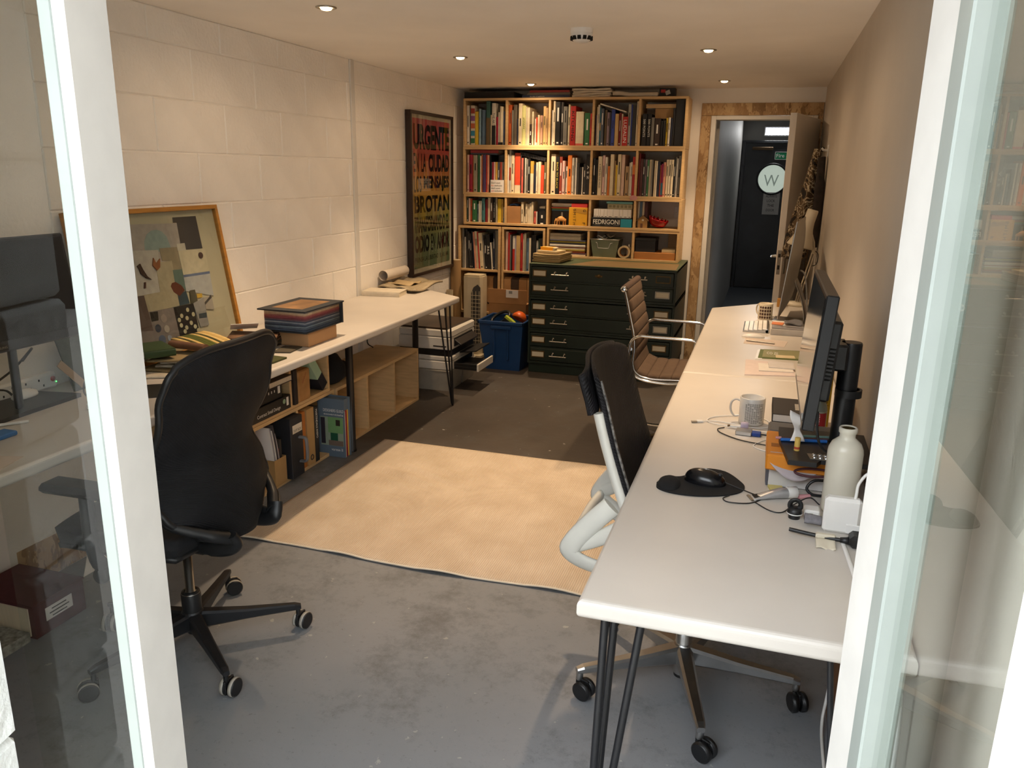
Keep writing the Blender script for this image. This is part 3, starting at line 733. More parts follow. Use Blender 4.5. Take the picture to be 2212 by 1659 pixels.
for sx in (-1, 1):
    yk = B().tube(smooth_pts([(sx*.07, .06, .405), (sx*.10, -.06, .425), (sx*.112, -.17, .437), (sx*.112, -.235, .446), (sx*.108, -.262, .468), (sx*.125, -.258, .50)], 6), [.015]*6+[.018]*7+[.021]*12+[.019]*6, 12, sq=(1.25, .85))
    part('back_bracket', yk, m_black, c1_, local=True)
    part('bracket_arm', B().tube(smooth_pts([(sx*.110, -.258, .478), (sx*.175, -.215, .515), (sx*.238, -.140, .565), (sx*.256, -.105, .64)], 6), [.020]*6+[.016]*7+[.012]*6, 12), m_black, c1_, local=True)
    part('seat_link', B().tube(smooth_pts([(sx*.112, -.235, .47), (sx*.13, -.12, .475), (sx*.16, .02, .455)], 6), .013, 8, sq=(1.2, .8)), m_black, c1_, local=True)
    ap = part('armrest', B().box(sx*.30-.042, -.04, .655, sx*.30+.042, .20, .685, .013), m_black, c1_, local=True)
    part('arm_post', B().tube(smooth_pts([(sx*.14, .05, .41), (sx*.27, .06, .42), (sx*.30, .07, .50), (sx*.30, .07, .66)], 5), .016, 10, sq=(1.4, .8)), m_black, c1_, local=True)
part('tension_knob', B().lathe([(0, -.30), (.022, -.30), (.025, -.295), (.025, -.22), (.017, -.215), (.010, -.21), (.010, -.06)], (0, .06, .40), 14, ax='x'), m_black, c1_, local=True)
# --- right task chair with white frame
c2_ = thing('office_chair', 'white framed office chair with black mesh back tucked under the near right desk', 'chair', (-.13, 2.26, 0), rz=math.radians(-90))
star_base(c2_, .34, math.radians(212+90), m_alu, cast='hood', hub_r=.03, leg_w=.04)
part('gas_lift', B().lathe([(0, .03), (.025, .03), None, (.025, .09), (.026, .2), (.0145, .205), (.0145, .36), (0, .36)], (0,0,0), 16), m_alu, c2_, local=True)
part('gas_tip', B().lathe([(0, .02), (.024, .02), None, (.024, .055), (0, .055)], (0,0,0), 16), m_black, c2_, local=True)
part('mechanism', B().box(-.08, -.14, .36, .08, .13, .425, .02), m_black, c2_, local=True)
part('seat', B().sheet(lambda u, v: (lambda p: (p[0], p[1]+.02, p[2]))(seatf(u, v)), 18, 18, .05), m_seat, c2_, local=True)
m_wf = mat('warm_white_plastic_frame', '#dedcd2', .35, var=.02)
def back2(u, v):
    x = (u-.5)*2; z = .56+.485*v
    y = -.165-.155*v-.012*math.sin(PI*v)
    w = .232-.012*v**4
    return (w*x*(1-.10*max(0, v-.9)*10*0), y+.05*x*x, z-.030*max(0, v-.8)/.2*x**4)
part('backrest', B().sheet(back2, 24, 36, .012), m_mesh2, c2_, local=True)
hd2 = lambda u, v: (lambda p: (p[0]*1.015, p[1]-.006, p[2]+.004))(back2(u, .70+.30*v))
def headband(u, v):
    p = Vector(back2(u, .72+.28*v)); x = (u-.5)*2
    return (p.x*1.02, p.y-.012-.035*abs(x)**8, p.z+.003)
part('top_cover', B().sheet(headband, 28, 14, .012), m_mesh2, c2_, local=True)
part('edge_piping', B().tube([Vector(back2(.985, i/40*.97))+Vector((.004, .012, 0)) for i in range(41)], .004, 6), mat('silver_dotted_trim', '#6d6a66', .4, .3, var=.9, vs=90), c2_, local=True)
for sx in (-1, 1):
    sp = B(); pts = [Vector(back2(.5+sx*.5, v))+Vector((sx*-.006, -.022, 0)) for v in (.74, .6, .45, .3, .15, .02)]
    pts = pts+[Vector((sx*.225, -.17, .50)), Vector((sx*.215, -.12, .45))]
    sp.tube(smooth_pts(pts, 4), .016, 10, sq=(1.1, .8))
    part('back_upright', sp, m_wf, c2_, local=True)
    # swept yoke arm: from upright down and back, then forward under the seat
    ya = smooth_pts([(sx*.225, -.21, .655), (sx*.225, -.27, .59), (sx*.222, -.318, .525), (sx*.215, -.325, .49), (sx*.20, -.27, .455), (sx*.17, -.14, .425), (sx*.10, .0, .415)], 5)
    part('yoke_arm', B().tube(ya, .017, 14, sq=(1.75, .75)), m_wf, c2_, local=True)
    part('yoke_strut', B().tube(smooth_pts([(sx*.215, -.315, .515), (sx*.22, -.235, .555), (sx*.225, -.17, .60)], 4), .015, 12, sq=(1.6, .7)), m_wf, c2_, local=True)
part('yoke_bar', B().tube(smooth_pts([(-.215, -.322, .50), (-.1, -.338, .49), (.1, -.338, .49), (.215, -.322, .50)], 5), .015, 10, sq=(1.3, .9)), m_wf, c2_, local=True)
# --- brown ribbed chair
m_brown = mat('brown_ribbed_fabric', '#634f3e', .9, var=.10, vs=40, bump=.25, bs=250)
m_brownd = mat('brown_fabric_edge', '#4b382d', .9, var=.1, vs=40)
c3_ = thing('office_chair', 'brown ribbed chair with chrome arms at the far right desk', 'chair', (-.40, 4.47, 0), rz=math.radians(-90))
prof = smooth_pts([(-.30, .945), (-.287, .90), (-.262, .80), (-.238, .70), (-.232, .62), (-.236, .55), (-.222, .505), (-.185, .478), (-.12, .468), (0, .472), (.12, .475), (.20, .468), (.235, .448)], 8)
prof = [Vector((p[0], p[1], 0)) if not isinstance(p, Vector) else p for p in prof]
L_ = [0.]
for a, b_ in zip(prof, prof[1:]): L_.append(L_[-1]+(b_-a).length)
NP = 14
def pat(s_):
    d = s_*L_[-1]
    for i in range(len(L_)-1):
        if L_[i] <= d <= L_[i+1]+1e-9:
            t = (d-L_[i])/max(1e-9, L_[i+1]-L_[i]); return prof[i].lerp(prof[i+1], t), (prof[i+1]-prof[i]).normalized()
    return prof[-1], (prof[-1]-prof[-2]).normalized()
for k in range(NP):
    def padf(u, v, k=k):
        s_ = (k+.02+.96*v)/NP; p, t = pat(min(1, s_)); n_ = Vector((-t.y, t.x)); 
        if n_.x < 0 and abs(n_.x) > .7: n_ = -n_
        n_ = Vector((-t.y, t.x)) if (-t.y*.5+t.x) > -9 else n_
        bl = .006*math.sqrt(max(0, 1-(2*v-1)**2))
        return ((u-.5)*.455, p.x-t.y*bl*1.0, p.y+t.x*bl)
    part('seat_rib', B().sheet(padf, 6, 8, .016), m_brown, c3_, local=True)
for sx in (-1, 1):
    rl = B(); rl.tube([(sx*.238, pat(i/60)[0].x, pat(i/60)[0].y-.006) for i in range(61)], .0085, 8, sq=(1.3, .7))
    part('side_rail', rl, m_chrome, c3_, local=True)
    part('roll_cap', B().lathe([(0, sx*.252), (.010, sx*.252), (.016, sx*.250), (.018, sx*.236), (.018, sx*.20)], (0, -.303, .945), 16, ax='x'), m_chrome, c3_, local=True)
    ar = [(sx*.255, -.235, .50), (sx*.262, -.255, .58), (sx*.265, -.245, .665), (sx*.268, -.205, .700), (sx*.268, -.15, .702), (sx*.268, .04, .700), (sx*.268, .10, .690), (sx*.266, .135, .64), (sx*.262, .12, .56), (sx*.258, .06, .475), (sx*.254, -.02, .450), (sx*.252, -.14, .452), (sx*.253, -.205, .470)]
    part('armrest', B().tube(smooth_pts(ar+[ar[0]], 6)[:-1], .0085, 10, closed=True), m_chrome, c3_, local=True)
part('head_roll', B().lathe([(0, -.235), (.019, -.235), None, (.019, .235), None, (0, .235)], (0, -.303, .945), 16, ax='x'), m_brownd, c3_, local=True)
part('back_spreader', B().tube([(-.235, -.25, .62), (0, -.285, .62), (.235, -.25, .62)], .010, 8), m_chrome, c3_, local=True)
part('seat_spreader', B().tube([(-.235, .02, .445), (0, .0, .42), (.235, .02, .445)], .012, 8), m_chrome, c3_, local=True)
part('column', B().lathe([(0, .09), (.03, .09), (.028, .25), (.02, .255), (.02, .43), (0, .43)], (0,0,0), 16), m_chrome, c3_, local=True)
star_base(c3_, .31, math.radians(30), m_chrome, cast='hood', hub_r=.028, leg_w=.036)
BOOKS = [
 ('top',1,1.7465,[(-2.4545,-2.4293,2.053,'white'),(-2.4176,-2.3784,2.052,'multicoloured'),(-2.3772,-2.3451,2.006,'yellow'),(-2.3405,-2.3231,2.026,'pale-blue'),(-2.3126,-2.2796,2.018,'steel-blue'),(-2.2711,-2.2348,2.085,'dark-teal'),(-2.2332,-2.2211,1.979,'beige'),(-2.2204,-2.1865,2.069,'white-black'),(-2.183,-2.1641,1.964,'crimson'),(-2.1626,-2.1477,2.0,'off-white'),(-2.1445,-2.1166,2.043,'cream'),(-2.1146,-2.1021,2.005,'slate-blue')]),
 ('top',2,1.7465,[(-2.0831,-2.0536,2.055,'rust-orange'),(-2.0521,-2.0385,2.014,'grey'),(-2.0377,-2.0083,2.055,'taupe'),(-2.0068,-1.9955,1.948,'navy'),(-1.996,-1.9651,2.065,'cream'),(-1.9638,-1.9329,2.049,'pale-lime'),(-1.9322,-1.9244,2.039,'ivory'),(-1.9238,-1.9008,2.034,'cream'),(-1.8983,-1.8798,1.907,'dark-brown'),(-1.8798,-1.867,2.003,'cream'),(-1.8551,-1.8451,1.948,'white'),(-1.8447,-1.8313,1.958,'orange-red'),(-1.831,-1.8176,1.978,'cream'),(-1.817,-1.8054,1.973,'tan'),(-1.8048,-1.7859,1.973,'pinkish-tan'),(-1.7836,-1.7604,2.043,'sand'),(-1.7596,-1.742,2.03,'tan')]),
 ('top',3,1.7465,[(-1.7153,-1.6994,2.013,'white-black'),(-1.6998,-1.6823,2.08,'cream'),(-1.6806,-1.6412,2.075,'black'),(-1.6395,-1.6177,2.072,'charcoal'),(-1.6161,-1.5834,2.039,'grey'),(-1.5777,-1.5625,2.054,'cream'),(-1.5618,-1.5169,2.042,'red'),(-1.5145,-1.4504,2.001,'cream'),(-1.4432,-1.3998,1.991,'green'),(-1.3986,-1.3837,1.986,'red')]),
 ('top',4,1.7465,[(-1.3591,-1.3484,1.974,'plum'),(-1.3492,-1.3407,2.035,'ivory'),(-1.3405,-1.3262,2.05,'white'),(-1.3252,-1.3162,2.03,'teal-blue'),(-1.3155,-1.2912,2.023,'slate'),(-1.2867,-1.2671,2.013,'olive-brown'),(-1.2651,-1.2446,1.995,'mauve'),(-1.2435,-1.2303,1.995,'navy'),(-1.2303,-1.2035,2.015,'royal-blue'),(-1.2011,-1.1728,1.983,'sand'),(-1.1725,-1.1531,1.99,'dark-red'),(-1.1524,-1.142,1.983,'ivory'),(-1.1403,-1.0997,1.961,'red'),(-1.1011,-1.0788,2.053,'pale-grey'),(-1.0782,-1.0679,2.051,'royal-blue'),(-1.0674,-1.0364,2.05,'charcoal'),(-1.036,-1.0216,2.074,'cream')]),
 ('top',5,1.7465,[(-0.9942,-0.9572,1.982,'black'),(-0.9561,-0.9213,1.982,'black'),(-0.92,-0.897,1.955,'grey'),(-0.8963,-0.8484,1.95,'dark-brown'),(-0.8468,-0.8391,1.931,'black'),(-0.8386,-0.831,1.931,'charcoal'),(-0.8305,-0.8229,1.931,'black'),(-0.8224,-0.8148,1.931,'charcoal'),(-0.8143,-0.8046,1.931,'black'),(-0.8038,-0.7877,1.952,'yellow'),(-0.7862,-0.7696,1.955,'white'),(-0.7689,-0.7523,1.95,'navy'),(-0.7537,-0.7376,2.022,'black'),(-0.7356,-0.6621,2.093,'black')]),
 ('second',1,1.3685,[(-2.4263,-2.4096,1.667,'pale-pink'),(-2.4084,-2.38,1.668,'crimson'),(-2.3794,-2.3717,1.668,'orange'),(-2.3711,-2.338,1.665,'stone'),(-2.3327,-2.3126,1.668,'green'),(-2.312,-2.3038,1.66,'white'),(-2.3032,-2.2921,1.669,'orange'),(-2.2915,-2.2627,1.669,'purple'),(-2.2621,-2.251,1.669,'red'),(-2.2504,-2.2328,1.666,'salmon'),(-2.2322,-2.22,1.667,'black'),(-2.2185,-2.2092,1.611,'grey'),(-2.2086,-2.194,1.611,'crimson'),(-2.1934,-2.18,1.612,'pale-pink'),(-2.1794,-2.1625,1.612,'mustard'),(-2.162,-2.1416,1.612,'slate'),(-2.1399,-2.1213,1.612,'brick-red'),(-2.1196,-2.0999,1.613,'grey')]),
 ('second',2,1.3685,[(-2.0767,-2.0651,1.673,'white'),(-2.0648,-2.047,1.71,'pale-grey'),(-2.0461,-2.0202,1.669,'cream'),(-2.0164,-1.9666,1.685,'orange-red'),(-1.966,-1.9574,1.68,'charcoal'),(-1.9565,-1.9411,1.646,'coral'),(-1.9405,-1.9274,1.649,'dark-brown'),(-1.9268,-1.9189,1.646,'white'),(-1.9182,-1.9006,1.639,'grey'),(-1.8995,-1.8814,1.644,'black'),(-1.88,-1.8522,1.623,'mustard'),(-1.8513,-1.8338,1.595,'navy'),(-1.8306,-1.8165,1.614,'ivory'),(-1.816,-1.7929,1.619,'cream'),(-1.792,-1.7644,1.593,'orange-red'),(-1.7625,-1.7446,1.617,'olive')]),
 ('second',3,1.3685,[(-1.708,-1.6701,1.68,'cream'),(-1.6681,-1.637,1.66,'black'),(-1.6359,-1.6126,1.66,'brick-red'),(-1.6116,-1.5895,1.629,'pale-pink'),(-1.5881,-1.5694,1.586,'white'),(-1.5698,-1.5357,1.673,'orange'),(-1.5347,-1.5183,1.653,'off-white'),(-1.5177,-1.5084,1.653,'grey'),(-1.5079,-1.4947,1.653,'white'),(-1.4928,-1.4709,1.613,'charcoal'),(-1.4692,-1.4523,1.582,'black'),(-1.4517,-1.4414,1.582,'white'),(-1.4413,-1.4195,1.608,'charcoal'),(-1.4199,-1.3884,1.68,'black')]),
 ('second',4,1.3685,[(-1.361,-1.341,1.653,'black'),(-1.3391,-1.3272,1.64,'charcoal'),(-1.3229,-1.2901,1.666,'cream'),(-1.2859,-1.2661,1.674,'pale-pink'),(-1.2642,-1.2449,1.661,'white'),(-1.2427,-1.2251,1.593,'orange'),(-1.2213,-1.1926,1.682,'cream'),(-1.1908,-1.1775,1.634,'tan'),(-1.1762,-1.1629,1.602,'yellow'),(-1.1628,-1.1352,1.683,'cream'),(-1.1336,-1.1066,1.68,'blush'),(-1.1,-1.0699,1.593,'tan'),(-1.0686,-1.0559,1.621,'off-white'),(-1.0555,-1.0419,1.626,'white'),(-1.0425,-1.021,1.666,'red')]),
 ('second',5,1.3685,[(-1.0023,-0.9898,1.691,'dark-red'),(-0.9881,-0.9672,1.652,'maroon'),(-0.9666,-0.9515,1.649,'charcoal'),(-0.9509,-0.9337,1.647,'mauve'),(-0.9331,-0.918,1.645,'green'),(-0.9175,-0.8983,1.645,'cream'),(-0.8978,-0.8859,1.645,'grey'),(-0.8851,-0.8743,1.638,'dark-brown'),(-0.8737,-0.865,1.638,'cream'),(-0.8644,-0.8499,1.636,'ivory'),(-0.8492,-0.8291,1.631,'navy'),(-0.8278,-0.8196,1.606,'brick-red'),(-0.8193,-0.8024,1.616,'magenta'),(-0.8022,-0.7847,1.627,'salmon'),(-0.7823,-0.7628,1.647,'cream'),(-0.7618,-0.7424,1.647,'ivory'),(-0.7413,-0.723,1.647,'cream'),(-0.7225,-0.7078,1.665,'black'),(-0.7074,-0.7002,1.667,'grey'),(-0.6994,-0.6887,1.657,'white'),(-0.6879,-0.6666,1.677,'grey')]),
 ('third',1,1.1245,[(-2.436,-2.4185,1.325,'dark-green'),(-2.4179,-2.4023,1.317,'blush'),(-2.4017,-2.3843,1.312,'rust-orange'),(-2.3819,-2.343,1.302,'green'),(-2.3417,-2.3256,1.272,'pale-blue'),(-2.325,-2.3167,1.297,'white'),(-2.3161,-2.297,1.298,'white-black'),(-2.2965,-2.271,1.32,'teal'),(-2.2697,-2.2472,1.312,'dark-red'),(-2.2461,-2.2213,1.329,'cream'),(-2.2206,-2.2006,1.327,'dark-brown'),(-2.2,-2.1764,1.328,'black'),(-2.1741,-2.1594,1.328,'stone'),(-2.1587,-2.1241,1.318,'yellow'),(-2.1235,-2.1083,1.316,'mustard'),(-2.1072,-2.0967,1.252,'ivory')]),
 ('third',2,1.1245,[(-1.9511,-1.9292,1.299,'cream'),(-1.9274,-1.9164,1.181,'ivory'),(-1.9152,-1.8974,1.284,'cream'),(-1.8968,-1.8801,1.282,'cream'),(-1.8796,-1.863,1.29,'ivory'),(-1.8625,-1.846,1.302,'cream'),(-1.8416,-1.8227,1.227,'coral'),(-1.8221,-1.8118,1.225,'white'),(-1.8113,-1.8022,1.228,'black'),(-1.801,-1.7424,1.229,'black')]),
 ('left',1,0.7345,[(-2.4626,-2.4498,1.079,'grey'),(-2.4468,-2.4334,0.996,'white'),(-2.4328,-2.4188,1.061,'black'),(-2.4182,-2.4018,1.044,'charcoal'),(-2.4006,-2.3848,1.028,'black'),(-2.3836,-2.3691,1.046,'navy'),(-2.3679,-2.3522,1.041,'salmon'),(-2.351,-2.3256,1.047,'cream'),(-2.3244,-2.3124,1.042,'red'),(-2.3111,-2.2721,1.035,'cream'),(-2.2708,-2.26,1.017,'grey'),(-2.2587,-2.2353,0.99,'black'),(-2.2343,-2.1955,1.024,'black'),(-2.1927,-2.1814,0.959,'white'),(-2.1806,-2.1664,1.042,'navy'),(-2.1647,-2.1332,1.06,'grey')]),
 ('left',2,0.7345,[(-2.0776,-2.054,1.055,'blush'),(-2.0534,-2.0393,1.047,'red'),(-2.0385,-2.0274,1.031,'grey'),(-2.0267,-2.0161,1.021,'black'),(-2.0155,-1.995,1.021,'white'),(-1.9944,-1.9833,1.022,'lilac'),(-1.9828,-1.9477,1.028,'sand'),(-1.945,-1.9257,1.046,'red'),(-1.9251,-1.9146,1.041,'cream'),(-1.9141,-1.8967,1.05,'stone'),(-1.8956,-1.8724,1.007,'steel-blue'),(-1.8719,-1.8551,1.01,'ivory'),(-1.8542,-1.8149,1.033,'black'),(-1.8115,-1.7942,0.991,'pale-grey'),(-1.7938,-1.78,1.008,'dark-green'),(-1.7794,-1.7593,1.009,'black')]),
]
CW = {'white':'#d9d3c8','off-white':'#cfc8bb','ivory':'#d8ceb8','cream':'#d6c8ab','blush':'#d3b5a4','pale-pink':'#d1aea8','salmon':'#cf8f78','coral':'#cf5f52','multicoloured':'#c9c2b6','yellow':'#d2b22e','mustard':'#b9923c','sand':'#bf9f69','tan':'#a98a64','pinkish-tan':'#ad8570','beige':'#b7a68b','stone':'#9b9482','taupe':'#5b5246','grey':'#77756f','pale-grey':'#a9a8a2','charcoal':'#2f2e2e','black':'#141315','white-black':'#c9c3b7','slate':'#4a5260','slate-blue':'#545f84','steel-blue':'#5d7791','pale-blue':'#86a3b4','teal-blue':'#2f7590','dark-teal':'#2f5650','teal':'#3f7478','royal-blue':'#2a3f97','navy':'#1c2238','plum':'#3c2740','purple':'#4c3a63','mauve':'#84717b','lilac':'#a6a0b4','magenta':'#a32b63','crimson':'#9d1c36','red':'#b3241f','dark-red':'#7c1a1d','brick-red':'#8e3b2b','maroon':'#4d2222','orange-red':'#d0492a','orange':'#d97a30','rust-orange':'#b5521f','pale-lime':'#c4c383','green':'#2f6a41','dark-green':'#26392f','olive':'#5b5436','olive-brown':'#5e4c31','dark-brown':'#38281f'}
m_pages = mat('page_edges', '#cfc3ab', .9, var=.06, vs=80, stretch=(1, 1, .1))
def bk_mesh(w, d, h):
    """cover boards + spine (spine faces -y)"""
    t = min(.0028, w*.2); c = B()
    c.box(0, .002, 0, t, d, h); c.box(w-t, .002, 0, w, d, h)
    r = min(.006, w*.45)
    c.prism([(0, .004), (r*.3, .0012), (r, 0), (w-r, 0), (w-r*.3, .0012), (w, .004), (w, .006), (0, .006)], 'z', 0, h)
    p = B().box(t, .006, .003, w-t, d-.004, h-.003)
    return c, p
SPINES = {('top',3,6):('KITCHING', m_ink, .75, .5), ('top',4,12):('LUDALIN', m_wink, .78, .62), ('top',5,0):('500 FONTS', m_wink, .55, .45), ('top',5,1):('500 FONTS', m_wink, .55, .45), ('top',1,7):('THE ART OF', m_ink, .42, .6), ('top',1,2):(' ', None, 0, 0),
 ('second',3,13):('A 2 Z', m_wink, .34, .45), ('second',4,2):('A SMILE IN THE MIND', m_ink, .62, .4), ('second',3,1):('BACK TO BLACK', mat('yellow_ink', '#c9b648', .7), .7, .45), ('left',1,12):('365', m_wink, .25, .55), ('third',1,11):('Cut and paste', m_wink, .6, .4), ('top',2,5):('JAPAN', m_ink, .28, .4), ('top',1,3):('CECI EST', m_ink, .4, .4)}
SECOND = {('top',1,7):('black', 0, .47), ('top',1,9):('charcoal', 0, .08), ('top',1,10):('black', 0, .07), ('top',3,7):('coral', 0, .06), ('top',1,5):('olive-brown', 0, .62), ('second',2,3):('cream', 0, .2), ('second',2,10):('cream', 0, .62), ('second',5,12):('teal-blue', .05, .42), ('left',2,4):('red', 0, .63), ('second',4,14):('orange', .55, .8), ('top',2,11):('cream', 0, .1), ('top',4,3):('sand', .4, .6), ('third',1,15):('pale-blue', 0, .3), ('second',2,1):('brick-red', .3, .6), ('left',1,7):('stone', .62, .8)}
def inner(row, bay):
    if row == 'left': return ((-2.473, -2.137), (-2.089, -1.753))[bay-1]
    e = {'top': XE, 'second': [q-.002 for q in XE], 'third': [q+.002 for q in XE]}[row]
    return (e[bay-1]+(.0185 if bay == 1 else .0095), e[bay]-(.0185 if bay == 5 else .0095))
ROWN = {'top': 'top row', 'second': 'second row', 'third': 'third row', 'left': 'tall unit'}
for row, bay, zb, L_b in BOOKS:
    lo, hi = inner(row, bay); a0, a1 = L_b[0][0], L_b[-1][1]
    zmax = {'top': 2.084, 'second': 1.705, 'third': 1.327, 'left': 1.070}[row]
    n0, n1 = max(a0, lo+.002), min(a1, hi-.002)
    k_ = (n1-n0)/(a1-a0)
    g0, g1 = (L_b[2][0], L_b[13][1]) if (row, bay) == ('left', 1) else (0, 0)
    for i, (x0, x1, zt, cn) in enumerate(L_b):
        lean = (row, bay) == ('left', 1) and 2 <= i <= 13
        if lean: x0 = g0+.028+(x0-g0)*(g1-g0-.028)/(g1-g0); x1 = g0+.028+(x1-g0)*(g1-g0-.028)/(g1-g0)
        xa = n0+(x0-a0)*k_+.0004; xb = n0+(x1-a0)*k_-.0004
        zb_ = zb; h = min(zt, zmax)-zb_; w = xb-xa; d = min(.27, max(.13, h*.75*random.uniform(.85, 1.0)))
        yf = (YF+.012 if row != 'left' else YF-.004)+random.uniform(0, .014)
        c, p = bk_mesh(w, d, h)
        sh = 0.
        if lean: sh = -.026*h/.35
        for q in (c, p):
            for v in q.v: v.x += sh*(v.z/h)
        loc = (xa-min(0, sh)*0, yf, zb_)
        size = 'tall ' if h > .29 else ('short ' if h < .20 else '')
        thick = 'thick ' if w > .030 else ('thin ' if w < .011 else '')
        cname = cn.replace('-', ' ') if cn != 'white-black' else 'black and white'
        where = f"{ORD[i]} from left, bay {['one','two','three','four','five'][bay-1]} of bookcase {ROWN[row]}" if row != 'left' else f"{ORD[i]} from left, upper shelf of {ORD[bay-1]} tall unit"
        t = thing('book', f"{size}{thick}{cname} book, {where}", 'book', loc, group='upright books in the bookcase')
        hexc = CW[cn]; cv = part('cover', c, mat('book_'+cn, hexc, .5, var=.10, vs=25), t, local=True)
        part('pages', p, m_pages, t, local=True)
        key = (row, bay, i)
        if key in SECOND:
            c2n, f0, f1 = SECOND[key]; q = B().box(.0006, -.0007, h*f0+.0005, w-.0006, .001, h*f1)
            for v in q.v: v.x += sh*(v.z/h)
            part('spine_band', q, mat('book_'+c2n, CW[c2n], .5, var=.10, vs=25), t, local=True)
        if cn == 'multicoloured':
            for k2, hx in enumerate(('#2e6b46', '#2d7fa0', '#b85f3c', '#7a4a86', '#9c3a30')):
                part('spine_band', B().box(.001, -.0007, h*(.04+k2*.19), w-.001, .001, h*(.04+k2*.19)+h*.13), mat('band_%d' % k2, hx, .5), t, local=True)
        if key in SPINES and SPINES[key][1]:
            tx, tm, fh, fw = SPINES[key]
            text(tx, (w/2+sh*.6, -.001, h*(.56 if fh < .6 else .5)), (0,0,-1), (1,0,0), h*fh, w*fw, tm, t, 'spine_title', local=True)
        elif w > .0125 and random.random() < .62 and key not in SECOND:
            lum = sum(lin(hexc))/3; ti = m_ink if lum > .12 else m_wink
            f0 = random.uniform(.45, .6); f1 = f0+random.uniform(.18, .34); q = B()
            quad(q, (w/2+sh*(f0+f1)/2, -.0006, h*(f0+f1)/2), (1,0,0), (0,0,1), w*random.uniform(.18, .32), h*(f1-f0), .0004); part('spine_title', q, ti, t, local=True)
            q = B(); quad(q, (w/2+sh*.06, -.0006, h*.06), (1,0,0), (0,0,1), w*.4, min(.01, w*.5), .0004); part('publisher_mark', q, ti, t, local=True)
# ---- things on and in the bookcase
def bx(name, x0, x1, z0, z1, y0, y1, m, label, cat, b=.0015, group=None): return solo(name, B().box(x0, y0, z0, x1, y1, z1, b), m, label, cat, group)
def lying_book(x0, x1, z0, z1, y0, y1, hexc, label, group=None, ang=0):
    """book lying flat, spine to -y"""
    t = thing('book', label, 'book', ((x0+x1)/2, y0, z0), rz=ang, group=group); w = (x1-x0)/2; d = y1-y0; h = z1-z0; e = min(.0025, h*.22)
    c = B().box(-w, .002, 0, w, d, e).box(-w, .002, h-e, w, d, h).prism([(.004, 0), (.001, h*.12), (0, h*.3), (0, h*.7), (.001, h*.88), (.004, h), (.006, h), (.006, 0)], 'x', -w, w)
    part('cover', c, mat('book_'+hexc.lstrip('#'), hexc, .5, var=.08, vs=25), t, local=True)
    part('pages', B().box(-w+.003, .006, e, w-.003, d-.003, h-e), m_pages, t, local=True)
    return t
bx('portfolio_box', -2.452, -2.03, 2.1065, 2.155, 6.42, 6.70, mat('black_card', '#131316', .7), 'flat black portfolio box on top of the bookcase', 'box', .003)
t = lying_book(-1.965, -1.575, 2.1065, 2.128, 6.43, 6.69, '#22304f', 'navy book lying flat on top of the bookcase, lowest of three'); text('the atlas of typeforms', (-1.84, 6.4295, 2.117), (1,0,0), (0,0,1), .12, .009, m_wink, t)
lying_book(-1.925, -1.575, 2.1285, 2.146, 6.435, 6.68, '#6a655c', 'grey book in the middle of the three flat books above the bookcase')
lying_book(-1.905, -1.580, 2.1465, 2.164, 6.44, 6.68, '#8f2b2b', 'red book on top of the flat stack above the bookcase')
def bundle(x0, x1, z0, z1, y0, y1, seed, folds):
    rnd = random.Random(seed); b = B(); n = folds; hh = (z1-z0)/n
    for k in range(n):
        o = rnd.uniform(0, .012); zk = z0+k*hh
        b.sheet(lambda u, v, zk=zk, o=o: (x0+o+(x1-x0-2*o)*u, y0+o+(y1-y0)*v, zk+hh*.5+.003*math.sin(9*u+k)*math.sin(5*v)), 14, 4, hh*.94)
    return b
tb = thing('cloth_bundle', 'folded cream cloth bundle on top of the bookcase', 'cloth', (-1.40, 6.5, 2.1065))
for k in range(4):
    zk = 2.1075+k*.0165; part('fold', B().sheet(lambda u, v: (-1.555+.005*((k*7) % 3)+.30*u, 6.42+.20*v, zk+.007+.0025*math.sin(9*u+k*2)), 14, 4, .0145), mat('cream_cloth', '#cfc4b2', .95, var=.08, vs=12), tb)
tb = thing('paper_sleeve', 'flat cream paper sleeve on top of the bookcase beside the bundle', 'folder', (-1.06, 6.5, 2.1065))
part('sleeve', B().sheet(lambda u, v: (-1.235+.345*u, 6.42+.22*v, 2.1225+.014*(1-u)*math.sin(PI*min(1, u*2+.25))), 14, 3, .028), mat('cream_sleeve', '#c8bda9', .8), tb)
tb = thing('carton', 'small black carton with red print on top of the bookcase', 'box', (-.815, 6.5, 2.1065))
part('carton_body', B().box(-.878, 6.43, 2.1065, -.76, 6.52, 2.168, .001), mat('black_card', '#131316', .7), tb)
q = B(); quad(q, (-.85, 6.4295, 2.145), (1,0,0), (0,0,1), .035, .022); part('red_print', q, cm('#a32424'), tb)
q = B(); quad(q, (-.815, 6.4295, 2.135), (1,0,.4), (-.4,0,1), .035, .03); part('grey_print', q, cm('#a8a59c'), tb)
# leaning white book across bay four, slats in bay five
sb = B().box(-.108, 0, 0, .108, .17, .010, .001); sb.turn(math.radians(16.5), ax='Y'); sb.v = [v+Vector((-1.225, YF+.02, 2.022)) for v in sb.v]
sl = solo('book', sb, mat('book_white', CW['white'], .5), 'white book lying aslant across the upright books, bay four of the top row', 'book')
for k in range(3): bx('batten', -.975, -.745, 2.026+k*.0095, 2.035+k*.0095, YF+.05, YF+.09, m_birch, f"{['lowest','middle','topmost'][k]} thin wooden batten laid across bay five of the top row", 'batten', .0008)
bx('card_sheet', -.905, -.765, 1.948, 2.0255, YF+.06, YF+.064, mat('tan_card', '#9c7a50', .8), 'tan card standing behind the books, bay five of the top row', 'card')
lying_book(-2.40, -2.165, 1.6690, 1.6815, YF+.03, YF+.20, '#4d5766', 'slate book lying on the upright books, bay one of the second row')
lying_book(-2.40, -2.158, 1.6820, 1.706, YF+.028, YF+.20, '#9d3a3c', 'red and white book lying topmost, bay one of the second row')
